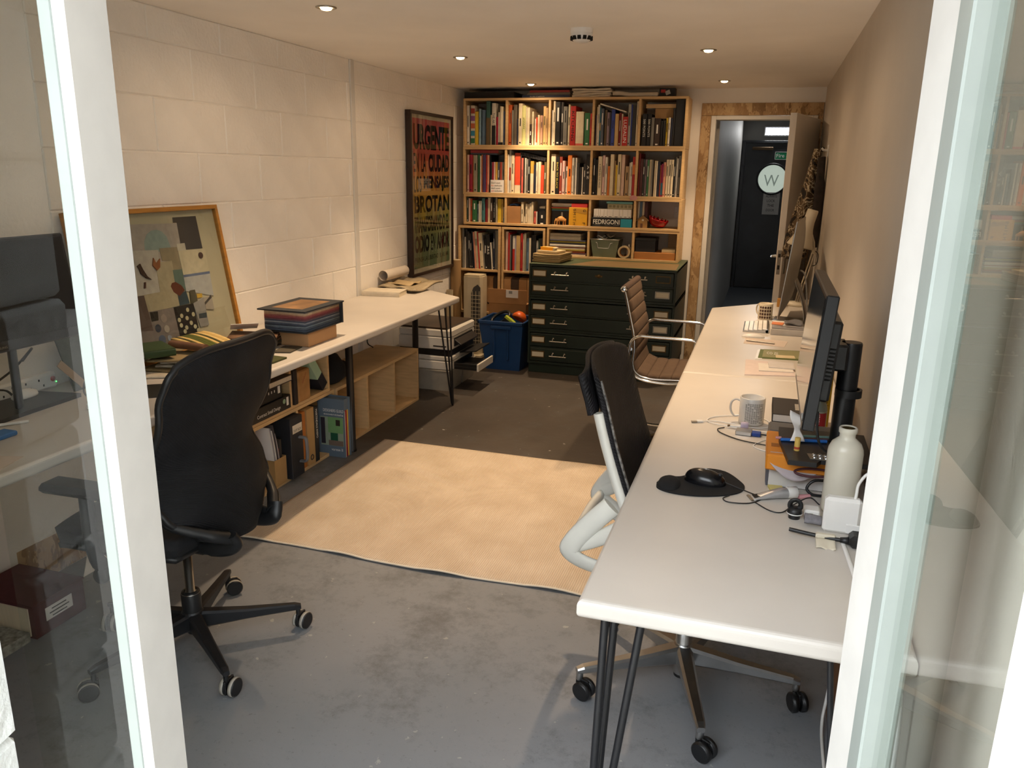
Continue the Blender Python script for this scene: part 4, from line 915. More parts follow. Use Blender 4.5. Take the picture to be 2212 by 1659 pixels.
rb = thing('ridged_box', 'black ridged box file lying aslant on books, bay two of the second row', 'box', (-1.865, YF+.03, 1.643), rot=(0, math.radians(12), 0))
part('box_body', B().box(-.112, 0, 0, .112, .2, .032, .002), m_black, rb, local=True)
for k in range(16): part('ridge', B().box(-.106+k*.0135, -.003, .002, -.101+k*.0135, .0, .030), mat('dark_grey_ridge', '#2e2f36', .5), rb, local=True)
cdn = thing('slogan_card', 'small white slogan card propped in front of books, second row', 'card', (-2.157, YF+.008, 1.3685))
part('card', B().box(-2.215, YF+.004, 1.3685, -2.100, YF+.008, 1.470), m_paper, cdn)
for k, (s_, mm) in enumerate((("Don't work", m_ink), ("for", cm('#d8604a')), ("don't work", m_ink), ("with", cm('#d8604a')))):
    text(s_, (-2.168 if k % 2 == 0 else -2.197, YF+.0035, 1.448-.0215*k), (1,0,0), (0,0,1), .078 if k % 2 == 0 else .024, .013, mm, cdn)
for k in (1, 3): text('assholes', (-2.147, YF+.0035, 1.448-.0215*k), (1,0,0), (0,0,1), .066, .012, m_ink, cdn)
# third row, bay two: carton, paper
cb = thing('carton', 'small brown cardboard carton in the third row of the bookcase', 'box', (-2.013, YF+.05, 1.1245))
part('carton_body', B().box(-2.070, YF+.012, 1.1245, -1.956, YF+.16, 1.262, .001), m_card, cb)
part('carton_flap', B().box(-2.070, YF+.16, 1.262, -1.956, YF+.163, 1.29), m_card, cb)
part('tape_seam', B().box(-2.0135, YF+.0115, 1.20, -2.0125, YF+.0125, 1.262), mat('tan_card', '#9c7a50', .8), cb)
solo('blue_pouch', B().sheet(lambda u, v: (-2.055+.07*u, YF+.03+.09*v, 1.268+.01*math.sin(PI*u)), 8, 6, .011), cm('#1f4a80'), 'blue pouch on top of the small brown carton', 'pouch')
q = thing('label_sticker', None, None); bpy.data.objects.remove(q)
lying_book(-1.799, -1.748, 1.2305, 1.250, YF+.03, YF+.16, '#20242c', 'small dark notebook lying on the black box, third row', None)
lying_book(-1.797, -1.750, 1.2505, 1.268, YF+.03, YF+.16, '#c9c3b6', 'small white notebook on the dark notebook, third row', None)
# bay three: stacked magazines, dark box, elephant, yellow box
dk = thing('box_file', 'black box file behind the wooden elephant, third row', 'box', (-1.62, YF+.12, 1.1245))
part('box_body', B().box(-1.700, YF+.06, 1.1245, -1.545, YF+.28, 1.235, .002), m_black, dk)
part('clasp', B().box(-1.622, YF+.056, 1.18, -1.606, YF+.06, 1.225, .001), m_steel, dk)
zz = 1.2355
for k, (hx, x0, x1, th) in enumerate((('#3f6f88', -1.700, -1.540, .009), ('#6d8a3a', -1.698, -1.545, .010), ('#b3472f', -1.702, -1.548, .010), ('#8c8573', -1.690, -1.55, .007), ('#c8c2b8', -1.700, -1.525, .010), ('#d3cec5', -1.702, -1.500, .012))):
    lying_book(x0, x1, zz, zz+th, YF+.05+.004*(k % 2), YF+.25, hx, f"{['blue','green','orange','khaki','white','topmost white'][k]} magazine in the flat pile beside the yellow box"); zz += th+.0003
m_ew = mat('carved_pale_wood', '#c08c4c', .55, var=.12, vs=30)
eo = thing('wooden_elephant', 'small carved wooden elephant in the third row', 'figurine', (-1.612, YF+.03, 1.1245))
part('body', B().sheet(lambda u, v: (-1.655+.082*u, YF+.030+.012*math.cos(PI*v)*math.sin(PI*min(1, max(0, u*.9+.05))), 1.155+.034*math.sin(PI*v)*math.sin(PI*min(1, u*.9+.05))), 12, 8, .012), m_ew, eo)
for k, xx in enumerate((-1.644, -1.628, -1.592, -1.578)): part('leg', B().lathe([(0, 1.1245), (.0055, 1.1245), None, (.0055, 1.15), (.007, 1.172), (0, 1.175)], (xx, YF+.024+.012*(k % 2), 0), 8), m_ew, eo)
part('trunk', B().tube(smooth_pts([(-1.652, YF+.03, 1.175), (-1.662, YF+.026, 1.155), (-1.663, YF+.022, 1.128)], 4), [.007, .006, .006, .005, .005, .004, .004, .003, .003], 8), m_ew, eo)
part('ear', B().prism([(-1.648, 1.178), (-1.630, 1.184), (-1.625, 1.160), (-1.640, 1.150)], 'y', YF+.012, YF+.016), m_ew, eo)
yb = thing('swatch_box', 'yellow paper swatch box with a red lid in the third row', 'box', (-1.468, YF+.06, 1.1245))
part('box_body', B().box(-1.543, YF+.006, 1.1245, -1.392, YF+.16, 1.268, .0015), mat('yellow_card', '#d9a11e', .6, var=.05), yb)
part('lid', B().box(-1.525, YF+.01, 1.269, -1.395, YF+.16, 1.298, .0015), mat('red_card', '#c23430', .6), yb)
q = B(); quad(q, (-1.450, YF+.0055, 1.240), (1,0,-.15), (.15,0,1), .11, .03); part('ochre_patch', q, cm('#b98a2a'), yb)
for s_, x, z in (('G', -1.415, 1.245), ('F', -1.418, 1.142)): text(s_, (x, YF+.0045, z), (0,0,-1), (1,0,0), .017, .022, m_ink, yb)
text('S M I T H', (-1.497, YF+.0045, 1.193), (0,0,-1), (1,0,0), .125, .022, m_ink, yb)
# bay four: FEDRIGONI
fb = thing('paper_swatch_box', 'black paper sample box lettered in white, third row', 'box', (-1.19, YF+.08, 1.1245))
part('box_body', B().box(-1.350, YF+.008, 1.1245, -1.032, YF+.25, 1.197, .0015), m_black, fb)
text('FEDRIGONI', (-1.235, YF+.0075, 1.163), (1,0,0), (0,0,1), .215, .036, m_wink, fb, bold=.012)
for x in (-1.305, -1.225, -1.155): 
    q = B(); quad(q, (x, YF+.0075, 1.138), (1,0,0), (0,0,1), .045, .004); part('small_print', q, cm('#6a6a68'), fb)
ws = [.018, .020, .016, .030, .026, .046, .050, .028, .040, .028]; xx = -1.340
for k, w_ in enumerate(ws):
    sw = thing('paper_swatch', f"white paper swatch book, {ORD[k]} from left above the black lettered box", 'book', (xx+w_/2, YF+.02, 1.1975))
    part('cover', B().box(xx, YF+.012, 1.1975, xx+w_-.0015, YF+.18, 1.262, .001), m_paper, sw)
    q = B(); quad(q, (xx+w_/2, YF+.0115, 1.205), (1,0,0), (0,0,1), w_*.5, .004); part('spine_title', q, m_ink, sw); xx += w_
sc = thing('stationery_case', 'translucent stationery case lying on the white swatches', 'case', (-1.135, YF+.08, 1.2625))
part('case_body', B().box(-1.235, YF+.02, 1.2625, -1.035, YF+.2, 1.305, .006), mat('beige_plastic', '#b5ab8c', .4), sc)
part('case_lid', B().box(-1.245, YF+.015, 1.3052, -1.032, YF+.2, 1.322, .005), mat('aqua_plastic', '#6fa6a8', .35), sc)
for k in range(6): part('compartment', B().box(-1.222+k*.031, YF+.018, 1.275, -1.200+k*.031, YF+.0202, 1.295), mat('dim_olive', '#86805f', .6), sc)
bx('cyan_carton', -1.119, -1.031, 1.1245, 1.188, YF-.0, YF+.007, cm('#1f8fa6'), 'flat cyan card standing before the black lettered box', 'card', .001)
# bay five: books, toy house, red bowl, socket
for k, (x0, x1, cn) in enumerate(((-1.001, -.987, 'white'), (-.986, -.966, 'steel-blue'), (-.965, -.949, 'ivory'), (-.948, -.922, 'maroon'))):
    c, p = bk_mesh(x1-x0, .2, .2); t = thing('book', f"tall {cn.replace('-', ' ')} book behind the toy house, bay five of third row", 'book', (x0, YF+.09, 1.1245), group='upright books in the bookcase')
    part('cover', c, mat('book_'+cn, CW[cn], .5, var=.1, vs=25), t, local=True); part('pages', p, m_pages, t, local=True)
th = thing('toy_house', 'small wooden toy house beside the red bowl', 'ornament', (-.95, YF+.04, 1.1245))
part('house_wall', B().prism([(-.985, 1.1245), (-.912, 1.1245), (-.912, 1.185), (-.9485, 1.215), (-.985, 1.185)], 'y', YF+.02, YF+.07), mat('tan_wood', '#9a7544', .7, var=.15, vs=40), th)
for s_ in (-1, 1): part('roof_panel', B().prism([(-.9485, 1.222), (-.9485+s_*.046, 1.184), (-.9485+s_*.046, 1.178), (-.9485, 1.215)], 'y', YF+.014, YF+.076), mat('brown_wood', '#6e5230', .7), th)
q = B(); quad(q, (-.946, YF+.0195, 1.186), (1,0,0), (0,0,1), .016, .014); part('window', q, cm('#cfc9b9'), th)
q = B(); quad(q, (-.955, YF+.0195, 1.142), (1,0,0), (0,0,1), .018, .034); part('door', q, cm('#5a3a26'), th)
rbw = thing('colander', 'red glossy bowl with a notched rim tilted in the third row', 'bowl', (-.846, YF+.075, 1.1245))
m_red = mat('glossy_red', '#8e0f14', .18, var=.05)
bw = B().lathe([(.022, .0), (.045, .006), (.066, .026), (.076, .052), (.078, .062), (.074, .062), (.060, .028), (.04, .012), (0, .010)], (0,0,0), 32); bw.turn(math.radians(15), ax='Y'); bw.v = [v+Vector((0, 0, .0075)) for v in bw.v]
part('bowl', bw, m_red, rbw, local=True)
for k in range(14):
    a = 2*PI*k/14; tt = B().box(-.006, -.004, 0, .006, .004, .014, .002); tt.turn(a+PI/2); tt.v = [v+Vector((.0755*math.cos(a), .0755*math.sin(a), .060)) for v in tt.v]; tt.turn(math.radians(15), ax='Y'); tt.v = [v+Vector((0, 0, .0075)) for v in tt.v]
    part('rim_tooth', tt, m_red, rbw, local=True)
sk = thing('wall_socket', 'white switched wall plate seen through the bookcase', 'socket', (-.70, YB, 1.20))
part('plate', B().box(-.738, YB-.009, 1.195, -.652, YB, 1.285, .002), m_white, sk); part('switch', B().box(-.688, YB-.012, 1.222, -.672, YB-.009, 1.252, .001), m_white, sk); part('screw', B().lathe([(0, -.002), (.004, -.002), None, (.004, 0), (0, 0)], (-.722, YB-.009, 1.24), 10, ax='y'), m_steel, sk)
spn = thing('speech_bubble_note', 'pink speech bubble note stuck on the shelf edge', 'note', (-1.026, YF, 1.335))
part('note', B().prism([(-1.026+.031*math.cos(2*PI*i/20), 1.356+.019*math.sin(2*PI*i/20)) for i in range(20)], 'y', YF-.003, YF-.0005), cm('#c98f8c'), spn)
part('note_tail', B().prism([(-1.052, 1.348), (-1.040, 1.342), (-1.055, 1.331)], 'y', YF-.003, YF-.0005), cm('#c98f8c'), spn)
# unit on the plan chest
zz = .8805
for k, (hx, x0, x1, th_, nm) in enumerate((('#c9bda2', -1.69, -1.395, .011, 'cream'), ('#5b3a48', -1.70, -1.392, .013, 'plum'), ('#b5552f', -1.70, -1.405, .013, 'orange'), ('#a08a3e', -1.70, -1.404, .014, 'ochre'), ('#cfc8ba', -1.70, -1.404, .010, 'white'), ('#9a2b2f', -1.70, -1.402, .007, 'red'), ('#c7c2bb', -1.70, -1.400, .020, 'pale'), ('#22252c', -1.70, -1.40, .014, 'black'), ('#b9a838', -1.70, -1.400, .011, 'yellow'), ('#3a3d52', -1.70, -1.399, .010, 'indigo'), ('#a9a294', -1.70, -1.440, .028, 'wide stone grey'), ('#9f988b', -1.70, -1.442, .022, 'topmost grey'))):
    lying_book(x0, x1, zz, zz+th_, YF+.014+.003*(k % 3), YF+.24, hx, f"{nm} book in the flat pile above the plan chest"); zz += th_+.0003
bt = thing('metal_bucket', 'grey green metal storage bin with a wire handle above the plan chest', 'bin', (-1.243, YF+.12, .8805))
m_bin = mat('grey_green_enamel', '#77806c', .4, .3, var=.06)
bb_ = B(); x0, x1, xa, xb = -1.362, -1.122, -1.335, -1.148
for (px0, px1, y0, y1, z) in (): pass
def hexa(b, p): return b.add(p, [(0,1,2,3),(4,5,6,7),(0,1,5,4),(1,2,6,5),(2,3,7,6),(3,0,4,7)])
def bin_shell(b, bx0, bx1, by0, by1, tx0, tx1, ty0, ty1, z0, z1, th=.003):
    o = [(bx0, by0, z0), (bx1, by0, z0), (bx1, by1, z0), (bx0, by1, z0), (tx0, ty0, z1), (tx1, ty0, z1), (tx1, ty1, z1), (tx0, ty1, z1)]
    i_ = [(bx0+th, by0+th, z0+th), (bx1-th, by0+th, z0+th), (bx1-th, by1-th, z0+th), (bx0+th, by1-th, z0+th), (tx0+th, ty0+th, z1), (tx1-th, ty0+th, z1), (tx1-th, ty1-th, z1), (tx0+th, ty1-th, z1)]
    f = [(0,1,2,3), (0,1,5,4), (1,2,6,5), (2,3,7,6), (3,0,4,7), (8,9,10,11), (8,9,13,12), (9,10,14,13), (10,11,15,14), (11,8,12,15), (4,5,13,12), (5,6,14,13), (6,7,15,14), (7,4,12,15)]
    return b.add(o+i_, f)
part('bin_body', bin_shell(B(), xa, xb, YF+.02, YF+.20, x0+.006, x1-.006, YF+.006, YF+.23, .8805, 1.022), m_bin, bt)
part('rim', B().tube([(x0+.004, YF+.004, 1.023), (x1-.004, YF+.004, 1.023), (x1-.004, YF+.232, 1.023), (x0+.004, YF+.232, 1.023)], .004, 8, closed=True), m_alu, bt)
part('handle', B().tube(smooth_pts([(-1.313, YF+.006, .997), (-1.300, YF-.002, .992), (-1.292, YF-.006, .960), (-1.282, YF-.006, .955), (-1.215, YF-.006, .955), (-1.204, YF-.006, .960), (-1.192, YF-.002, .992), (-1.178, YF+.006, .997)], 4), .0028, 8), m_alu, bt)
for k, (a, b_, r_) in enumerate(((-1.28, YF+.10, .045), (-1.22, YF+.13, .05), (-1.2, YF+.08, .035))):
    solo('cable_coil', B().tube([(a+r_*math.cos(2*PI*i/20)*.9, b_+r_*math.sin(2*PI*i/20)*.6, 1.035+.012*math.sin(4*PI*i/20+k)+.008*k) for i in range(20)], .004, 6, closed=True), [m_white, m_black, cm('#8c8577')][k], f"{['white','black','beige'][k]} coiled cable in the metal bin", 'cable')
tr = thing('tape_roll', 'wide roll of parcel tape standing beside the metal bin', 'tape', (-1.082, YF+.05, .8805))
part('tape', B().lathe([(.038, -.0), (.0495, -.0), None, (.0495, .05), None, (.038, .05), None, (.038, 0)], (-1.081, YF+.004, .9305), 30, ax='y'), mat('cream_tape', '#b9a987', .5), tr)
part('core', B().lathe([(.0345, .001), (.0378, .001), None, (.0378, .049), None, (.0345, .049), None, (.0345, .001)], (-1.081, YF+.004, .9305), 30, ax='y'), m_card, tr)
solo('glue_bottle', B().lathe([(0, .8805), (.018, .8805), None, (.018, .955), (.008, .968), (.008, .985), (0, .985)], (-1.055, YF+.09, 0), 14), m_white, 'white glue bottle behind the tape roll', 'bottle')
bx('flat_carton', -1.000, -.674, .8805, .936, YF+.012, YF+.27, mat('orange_brown_card', '#a9713a', .75, var=.05), 'flat orange brown carton above the plan chest', 'box', .0015)
t = thing('storage_box', 'black storage box on the flat carton', 'box', (-.915, YF+.1, .9365))
part('box_body', B().box(-.995, YF+.03, .9365, -.838, YF+.22, 1.025, .002), mat('navy_black_card', '#151a24', .6), t); part('lid', B().box(-.998, YF+.027, 1.0255, -.835, YF+.223, 1.048, .002), m_black, t)
lying_book(-.785, -.680, .9365, .965, YF+.03, YF+.17, '#c2b48f', 'cream notebook lying on the flat carton', None, 0)
ob = B().box(-.765, YF+.26, .940, -.674, YF+.268, 1.080, .001); solo('wood_board', ob, m_birch, 'thin wooden board leaning at the back behind the notebook', 'board')
# magazine files in the lower shelf of the tall units
for k, (x0, x1, hx, nm) in enumerate(((-2.335, -2.268, '#8f6a41', 'ochre'), (-2.264, -2.183, '#a27c50', 'pale brown'), (-2.180, -2.141, '#3a2c22', 'dark brown'), (-2.085, -2.025, '#a27c50', 'kraft brown'), (-2.021, -1.957, '#37291f', 'black brown'), (-1.953, -1.885, '#8f6a41', 'golden brown'), (-1.881, -1.82, '#a27c50', 'light brown'))):
    mf = thing('magazine_file', f"{nm} cardboard magazine file low in the {'first' if k < 3 else 'second'} tall unit", 'magazine file', ((x0+x1)/2, YF+.02, .375)); d0 = YF+.0
    part('file_body', B().prism([(d0, .375), (d0+.24, .375), (d0+.24, .675), (d0+.02, .675), (d0, .66)], 'x', x0, x1), mat('card_'+hx.lstrip('#'), hx, .8, var=.06, vs=14), mf)
    part('finger_hole', B().lathe([(0, -.0012), (.010, -.0012), (.010, .001), (0, .001)], ((x0+x1)/2, d0, .45), 14, ax='y'), m_dark, mf)
# on the plan chest
zz = .8627
for k in range(5):
    o = .006*((k*5) % 3)
    bs = thing('paper_ream', f"{['lowest','second','third','fourth','topmost'][k]} wad in the pile of tan paper on the plan chest", 'paper stack', (-1.60, 6.13, zz), rz=math.radians(-6+2*(k % 2)))
    part('sheets', B().sheet(lambda u, v: (-.112+o*.4+.224*u, -.14+.28*v, .0065+.004*(u-.5)**2*4), 10, 6, .0118), mat('tan_paper', '#a08a63', .9, var=.05, vs=60, stretch=(1, 1, 20)), bs, local=True); zz += .0128
pr = thing('paper_ream', 'smaller cream wad on top of the tan paper pile', 'paper stack', (-1.605, 6.12, zz+.004), rz=math.radians(-14))
part('sheets', B().box(-.088, -.075, 0, .088, .075, .018, .002), mat('cream_paper', '#cdbd98', .9), pr, local=True)
yc = thing('yellow_carton', 'bright yellow card packet on the paper pile', 'box', (-1.625, 6.11, zz+.0225), rz=math.radians(-16))
part('packet', B().box(-.055, -.035, 0, .055, .035, .024, .001), mat('bright_yellow_card', '#eaa017', .55), yc, local=True)
part('recess', B().box(-.028, -.014, .0238, .032, .014, .0244), m_label, yc, local=True)
part('loose_flap', B().prism([(.055, .0), (.075, .02), (.055, .024)], 'y', -.03, .03), m_label, yc, local=True)
# ================================================================== LEFT SIDE THINGS
m_oak = mat('oak_frame', '#a9752f', .5, var=.15, vs=10, stretch=(1, 1, 6))
m_wenge = mat('dark_wenge_frame', '#2a1a12', .45, var=.2, vs=12, stretch=(1, 1, 6))
# --- framed poster
po = thing('framed_poster', 'tall dark framed letterpress poster in red, yellow and green on the block wall', 'poster', (XL, 5.88, .74))
py0, py1, pz0, pz1 = 5.420, 6.235, .765, 1.952; FX = -2.476; PXs = -2.488
fw = .022
for n_, a in (('frame_rail', (py0, pz0, py1, pz0+fw)), ('frame_rail', (py0, pz1-fw, py1, pz1)), ('frame_stile', (py0, pz0+fw, py0+fw, pz1-fw)), ('frame_stile', (py1-fw, pz0+fw, py1, pz1-fw))):
    part(n_, B().box(XL+.001, a[0], a[1], FX, a[2], a[3], .001), m_wenge, po)
part('mount', B().box(XL+.002, py0+fw, pz0+fw, PXs-.001, py1-fw, pz1-fw), mat('poster_margin', '#b7ad9b', .8), po)
def poster_mat():
    m = bpy.data.materials.new('rainbow_poster_ink'); m.use_nodes = True; nt = m.node_tree; N = nt.nodes; L = nt.links; p = N['Principled BSDF']
    tc = N.new('ShaderNodeTexCoord'); sp = N.new('ShaderNodeSeparateXYZ'); L.new(tc.outputs['Generated'], sp.inputs[0])
    r = N.new('ShaderNodeValToRGB'); e = r.color_ramp.elements; e[0].position = 0; e[0].color = (*lin('#5d6a4c'), 1); e[1].position = 1; e[1].color = (*lin('#a63a44'), 1)
    for q, h in ((.18, '#64704e'), (.36, '#8d8140'), (.46, '#b58a2f'), (.58, '#b8842f'), (.66, '#b36636'), (.76, '#a8433a')): e.new(q).color = (*lin(h), 1)
    L.new(sp.outputs['Z'], r.inputs['Fac']); L.new(r.outputs['Color'], p.inputs['Base Color']); p.inputs['Roughness'].default_value = .6
    return m
iz1 = pz1-.05; iz0 = pz0+.085; iy0 = py0+.055; iy1 = py1-.06; H_ = pz1-fw-(pz0+fw); ztop = pz1-fw
part('print', B().box(PXs-.0005, iy0, iz0-.03, PXs, iy1, iz1), poster_mat(), po)
pink = mat('poster_letter_ink', '#0c0807', .75, var=.1, vs=30, spec=.1)
def row(words, v0, v1):
    za, zb2 = ztop-(v0-125)/1430*H_, ztop-(v1-125)/1430*H_; W_ = iy1-iy0-.02
    for s_, a, b_, bold in words: text(s_, (PXs+.0002, iy0+.01+W_*(a+b_)/2, (za+zb2)/2), (0,1,0), (0,0,1), W_*(b_-a), za-zb2, pink, po, 'poster_word', bold=bold)
row([('URGENTE', 0, 1, .05)], 205, 432); row([('EN', 0, .13, .015), ('LA', .2, .33, .015), ('CIUDAD', .40, 1, .05)], 465, 630)
row([('LOS', 0, .2, .015), ('MENSAJES', .26, 1, .05)], 665, 815); row([('BROTAN', .01, 1, .04)], 845, 1003)
row([('TRANSFORMANDO EL', 0, 1, .03)], 1035, 1185); row([('ODIO', 0, .4, .05), ('EN', .45, .57, .01), ('AMOR', .62, 1, .06)], 1210, 1370); row([('PRENSA LA LIBERTAD', 0, .66, .0), ('B. AS. AR', .71, .97, 0)], 1412, 1455)
part('glazing', B().box(PXs+.003, py0+fw-.002, pz0+fw-.002, PXs+.005, py1-fw+.002, pz1-fw+.002), m_glass, po)
part('hanging_eye', B().tube(arc((XL+.012, py0-.006, 1.56), .009, 0, 2*PI, 12, 'yz')[:-1], .0025, 6, closed=True), m_blackmetal, po)
# --- leaning collage
cf = thing('collage_frame', 'oak framed collage of prints leaning on the block wall', 'picture', (-2.386, 2.367, .7455), rot=(0, math.radians(-9.1), 0))
FW, FH = .877, .634
for n_, a in (('frame_rail', (0, 0, FW, .018)), ('frame_rail', (0, FH-.018, FW, FH)), ('frame_stile', (0, .018, .018, FH-.018)), ('frame_stile', (FW-.018, .018, FW, FH-.018))):
    part(n_, B().box(-.028, a[0], a[1], 0, a[2], a[3], .001), m_oak, cf, local=True)
part('mount', B().box(-.027, .018, .018, -.020, FW-.018, FH-.018), mat('cream_mount', '#b5ab93', .8), cf, local=True)
CP = [('pink_sheet', '#a39a95', [(.03,.585),(.604,.564),(.598,.30),(.03,.30)]), ('arch', '#8a9a98', [(.377,.455),(.385,.50),(.408,.528),(.44,.542),(.47,.544),(.50,.535),(.524,.509),(.533,.464),(.5,.45)]), ('bird_sheet', '#b3aca4', [(.20,.475),(.455,.459),(.41,.284),(.20,.284)]),
 ('dark_panel', '#2c2a30', [(.584,.59),(.736,.589),(.736,.442),(.597,.446),(.604,.566),(.581,.567)]), ('spotted_card', '#b9b2a6', [(.572,.475),(.625,.475),(.625,.440),(.572,.440)]), ('mushroom_print', '#8d8069', [(.463,.465),(.571,.462),(.57,.364),(.516,.366),(.514,.407),(.463,.412)]),
 ('beige_sheet', '#a3977f', [(.422,.408),(.52,.407),(.511,.211),(.314,.209),(.31,.282),(.41,.284)]), ('teal_card', '#5d7069', [(.513,.366),(.57,.364),(.566,.267),(.508,.290)]), ('blue_card', '#33444f', [(.509,.262),(.566,.267),(.573,.21),(.507,.21)]), ('red_blob', '#5e2c1c', [(.479,.299),(.490,.312),(.513,.314),(.544,.295),(.559,.272),(.52,.250),(.489,.273)]),
 ('cream_card', '#beb39a', [(.572,.445),(.752,.44),(.744,.336),(.571,.338)]), ('field_print', '#a9a9aa', [(.571,.338),(.748,.335),(.740,.221),(.566,.267)]), ('blue_strip', '#59688a', [(.571,.338),(.748,.335),(.747,.324),(.571,.327)]), ('photo', '#4a4636', [(.588,.266),(.623,.266),(.626,.207),(.578,.207)]), ('yellow_card', '#c09a26', [(.629,.245),(.664,.243),(.661,.225),(.626,.226)]),
 ('roof_photo', '#9c9288', [(.667,.222),(.724,.223),(.723,.158),(.669,.169)]), ('roof', '#33302f', [(.667,.200),(.722,.228),(.722,.215),(.667,.188)]), ('grey_scene', '#8b8786', [(.591,.207),(.667,.222),(.665,.095),(.606,.096)]), ('mug', '#33404a', [(.613,.156),(.665,.154),(.660,.131),(.609,.135)]), ('dotted_print', '#1d1a1c', [(.462,.208),(.591,.207),(.592,.075),(.465,.077)]),
 ('plates_print', '#7d7370', [(.22,.216),(.462,.208),(.463,.063),(.22,.070)]), ('brown_print', '#5c4c47', [(.24,.285),(.31,.282),(.317,.132),(.24,.142)]), ('dark_square', '#26221f', [(.32,.21),(.366,.207),(.359,.169),(.318,.17)]),
 ('bird', '#3c2621', [(.311,.404),(.330,.412),(.338,.389),(.355,.356),(.375,.341),(.348,.350),(.322,.371),(.318,.391)]), ('maple_leaf', '#8a5330', [(.412,.429),(.421,.404),(.449,.422),(.438,.386),(.417,.375),(.399,.399)])]
for k, (n_, hx, pg) in enumerate(CP): part(n_, B().prism(pg, 'x', -.0198, -.0192+k*.00025), mat('collage_'+hx.lstrip('#'), hx, .6, var=.10, vs=35), cf, local=True)
def disc(y, z, ry, rz_, n=16): return [(y+ry*math.cos(2*PI*i/n), z+rz_*math.sin(2*PI*i/n)) for i in range(n)]
part('brown_oval', B().prism(disc(.709, .412, .014, .014), 'x', -.019, -.0128), cm('#3a1f1b'), cf, local=True)
for y, z, r, hx in ((.346, .137, .017, '#3b4254'), (.394, .126, .016, '#a59d94'), (.355, .086, .02, '#56617a'), (.40, .085, .013, '#8d93a0'), (.39, .172, .018, '#92867f')): part('plate', B().prism(disc(y, z, r, r), 'x', -.019, -.0128), cm(hx), cf, local=True)
for y, z in ((.50, .165), (.545, .185), (.575, .16), (.48, .15), (.53, .15), (.55, .125), (.515, .11), (.57, .105), (.485, .125), (.50, .095), (.585, .085)): part('pale_dot', B().prism(disc(y, z, .010, .010, 10), 'x', -.019, -.0128), cm('#b5ad92'), cf, local=True)
part('leg_stripe', B().prism([(.331,.335),(.338,.335),(.330,.31),(.322,.31)], 'x', -.019, -.0128), cm('#4a2723'), cf, local=True)
part('glazing', B().box(-.009, .017, .017, -.0075, FW-.017, FH-.017), m_glass, cf, local=True)
# --- left monitor
m_screen = mat('glossy_black_screen', '#08090b', .08, spec=.35)
m_bez = mat('black_monitor_bezel', '#141518', .35)
lm = thing('monitor', 'black widescreen monitor with glossy dark screen on the left worktop', 'monitor', (-2.38, 1.98, T))
tl = lambda b: b.turn(math.radians(-7.5), (-2.29, 1.93, .96), 'Y')
part('casing', tl(B().box(-2.325, 1.655, .960, -2.288, 2.205, 1.318, .005)), m_bez, lm)
part('screen', tl(B().box(-2.2885, 1.668, .995, -2.2865, 2.192, 1.306)), m_screen, lm)
text('SAMSUNG', (-2.281, 1.862, .978), (0,1,0), (-.12,0,1), .05, .007, m_steel, lm)
part('neck', B().tube([(-2.35, 1.955, .745), (-2.345, 1.955, 1.05)], .028, 12, sq=(.5, 1.2)), m_bez, lm)
part('base', B().prism([(-2.275, 1.80), (-2.29, 2.155), (-2.465, 2.12), (-2.47, 1.80)], 'z', T, T+.014), m_black, lm)
part('video_cable', B().tube(smooth_pts([(-2.36, 2.0, .90), (-2.38, 2.06, .93), (-2.43, 2.02, .86), (-2.42, 1.92, .82), (-2.44, 1.99, .79), (-2.43, 2.01, .76)], 5), .004, 6), m_black, lm)
ps = thing('power_strip', 'white multi socket power strip behind the left monitor', 'power strip', (-2.475, 2.09, T))
part('strip_body', B().box(-2.512, 1.955, T+.001, -2.476, 2.235, T+.060, .008), m_white, ps)
for k in range(4):
    y = 1.985+k*.055
    part('socket_slot', B().box(-2.4765, y, T+.038, -2.4753, y+.006, T+.046).box(-2.4765, y+.018, T+.016, -2.4753, y+.024, T+.024), m_dark, ps)
part('switch', B().lathe([(0, 0), (.010, 0), (.010, .002), (0, .002)], (-2.476, 2.213, T+.036), 14, ax='x'), cm('#b24a44'), ps)
part('power_light', B().lathe([(0, 0), (.0025, 0), (.0025, .002), (0, .002)], (-2.476, 2.226, T+.022), 8, ax='x'), mat('green_led', '#7de08a', .4, emit='#5dff7a', es=2), ps)
gf = thing('fabric_sample', 'dark green fabric sample board propped behind the left monitor', 'fabric sample', (-2.40, 2.27, T))
part('board', B().box(-.006, -.08, 0, 0, .10, .20, .001).turn(math.radians(-18), ax='Y').xf(Matrix.Translation((-2.36, 2.275, T+.001))), mat('dark_green_fabric', '#3b4238', .95, var=.2, vs=30), gf)
part('wood_strip', B().box(.0005, -.05, .0, .004, -.02, .12).turn(math.radians(35), (0, -.03, .05), 'X').turn(math.radians(-18), ax='Y').xf(Matrix.Translation((-2.355, 2.24, T+.012))), cm('#8a7253'), gf)
wm = B().lathe([(0, .0), (.030, .0), (.032, .006), (.028, .018), (.016, .026), (0, .028)], (0, 0, 0), 20); wm.v = [Vector((v.x*.85-2.425, v.y*1.6+2.045, v.z+T+.0145)) for v in wm.v]
solo('computer_mouse', wm, m_white, 'white mouse on the base of the left monitor', 'mouse')
solo('mouse_mat', B().prism([(-2.11+.09*math.cos(a)*(1+.15*math.cos(2*a)), 2.30+.10*math.sin(a)) for a in [2*PI*i/24 for i in range(24)]], 'z', T, T+.003), m_black, 'black mouse mat behind the left chair on the worktop', 'mouse mat')
ch = thing('phone_charger', 'small white charger with black cable on the left worktop', 'charger', (-2.14, 2.06, T))
part('plug', B().box(-2.155, 2.04, T, -2.128, 2.075, T+.02, .003), m_white, ch)
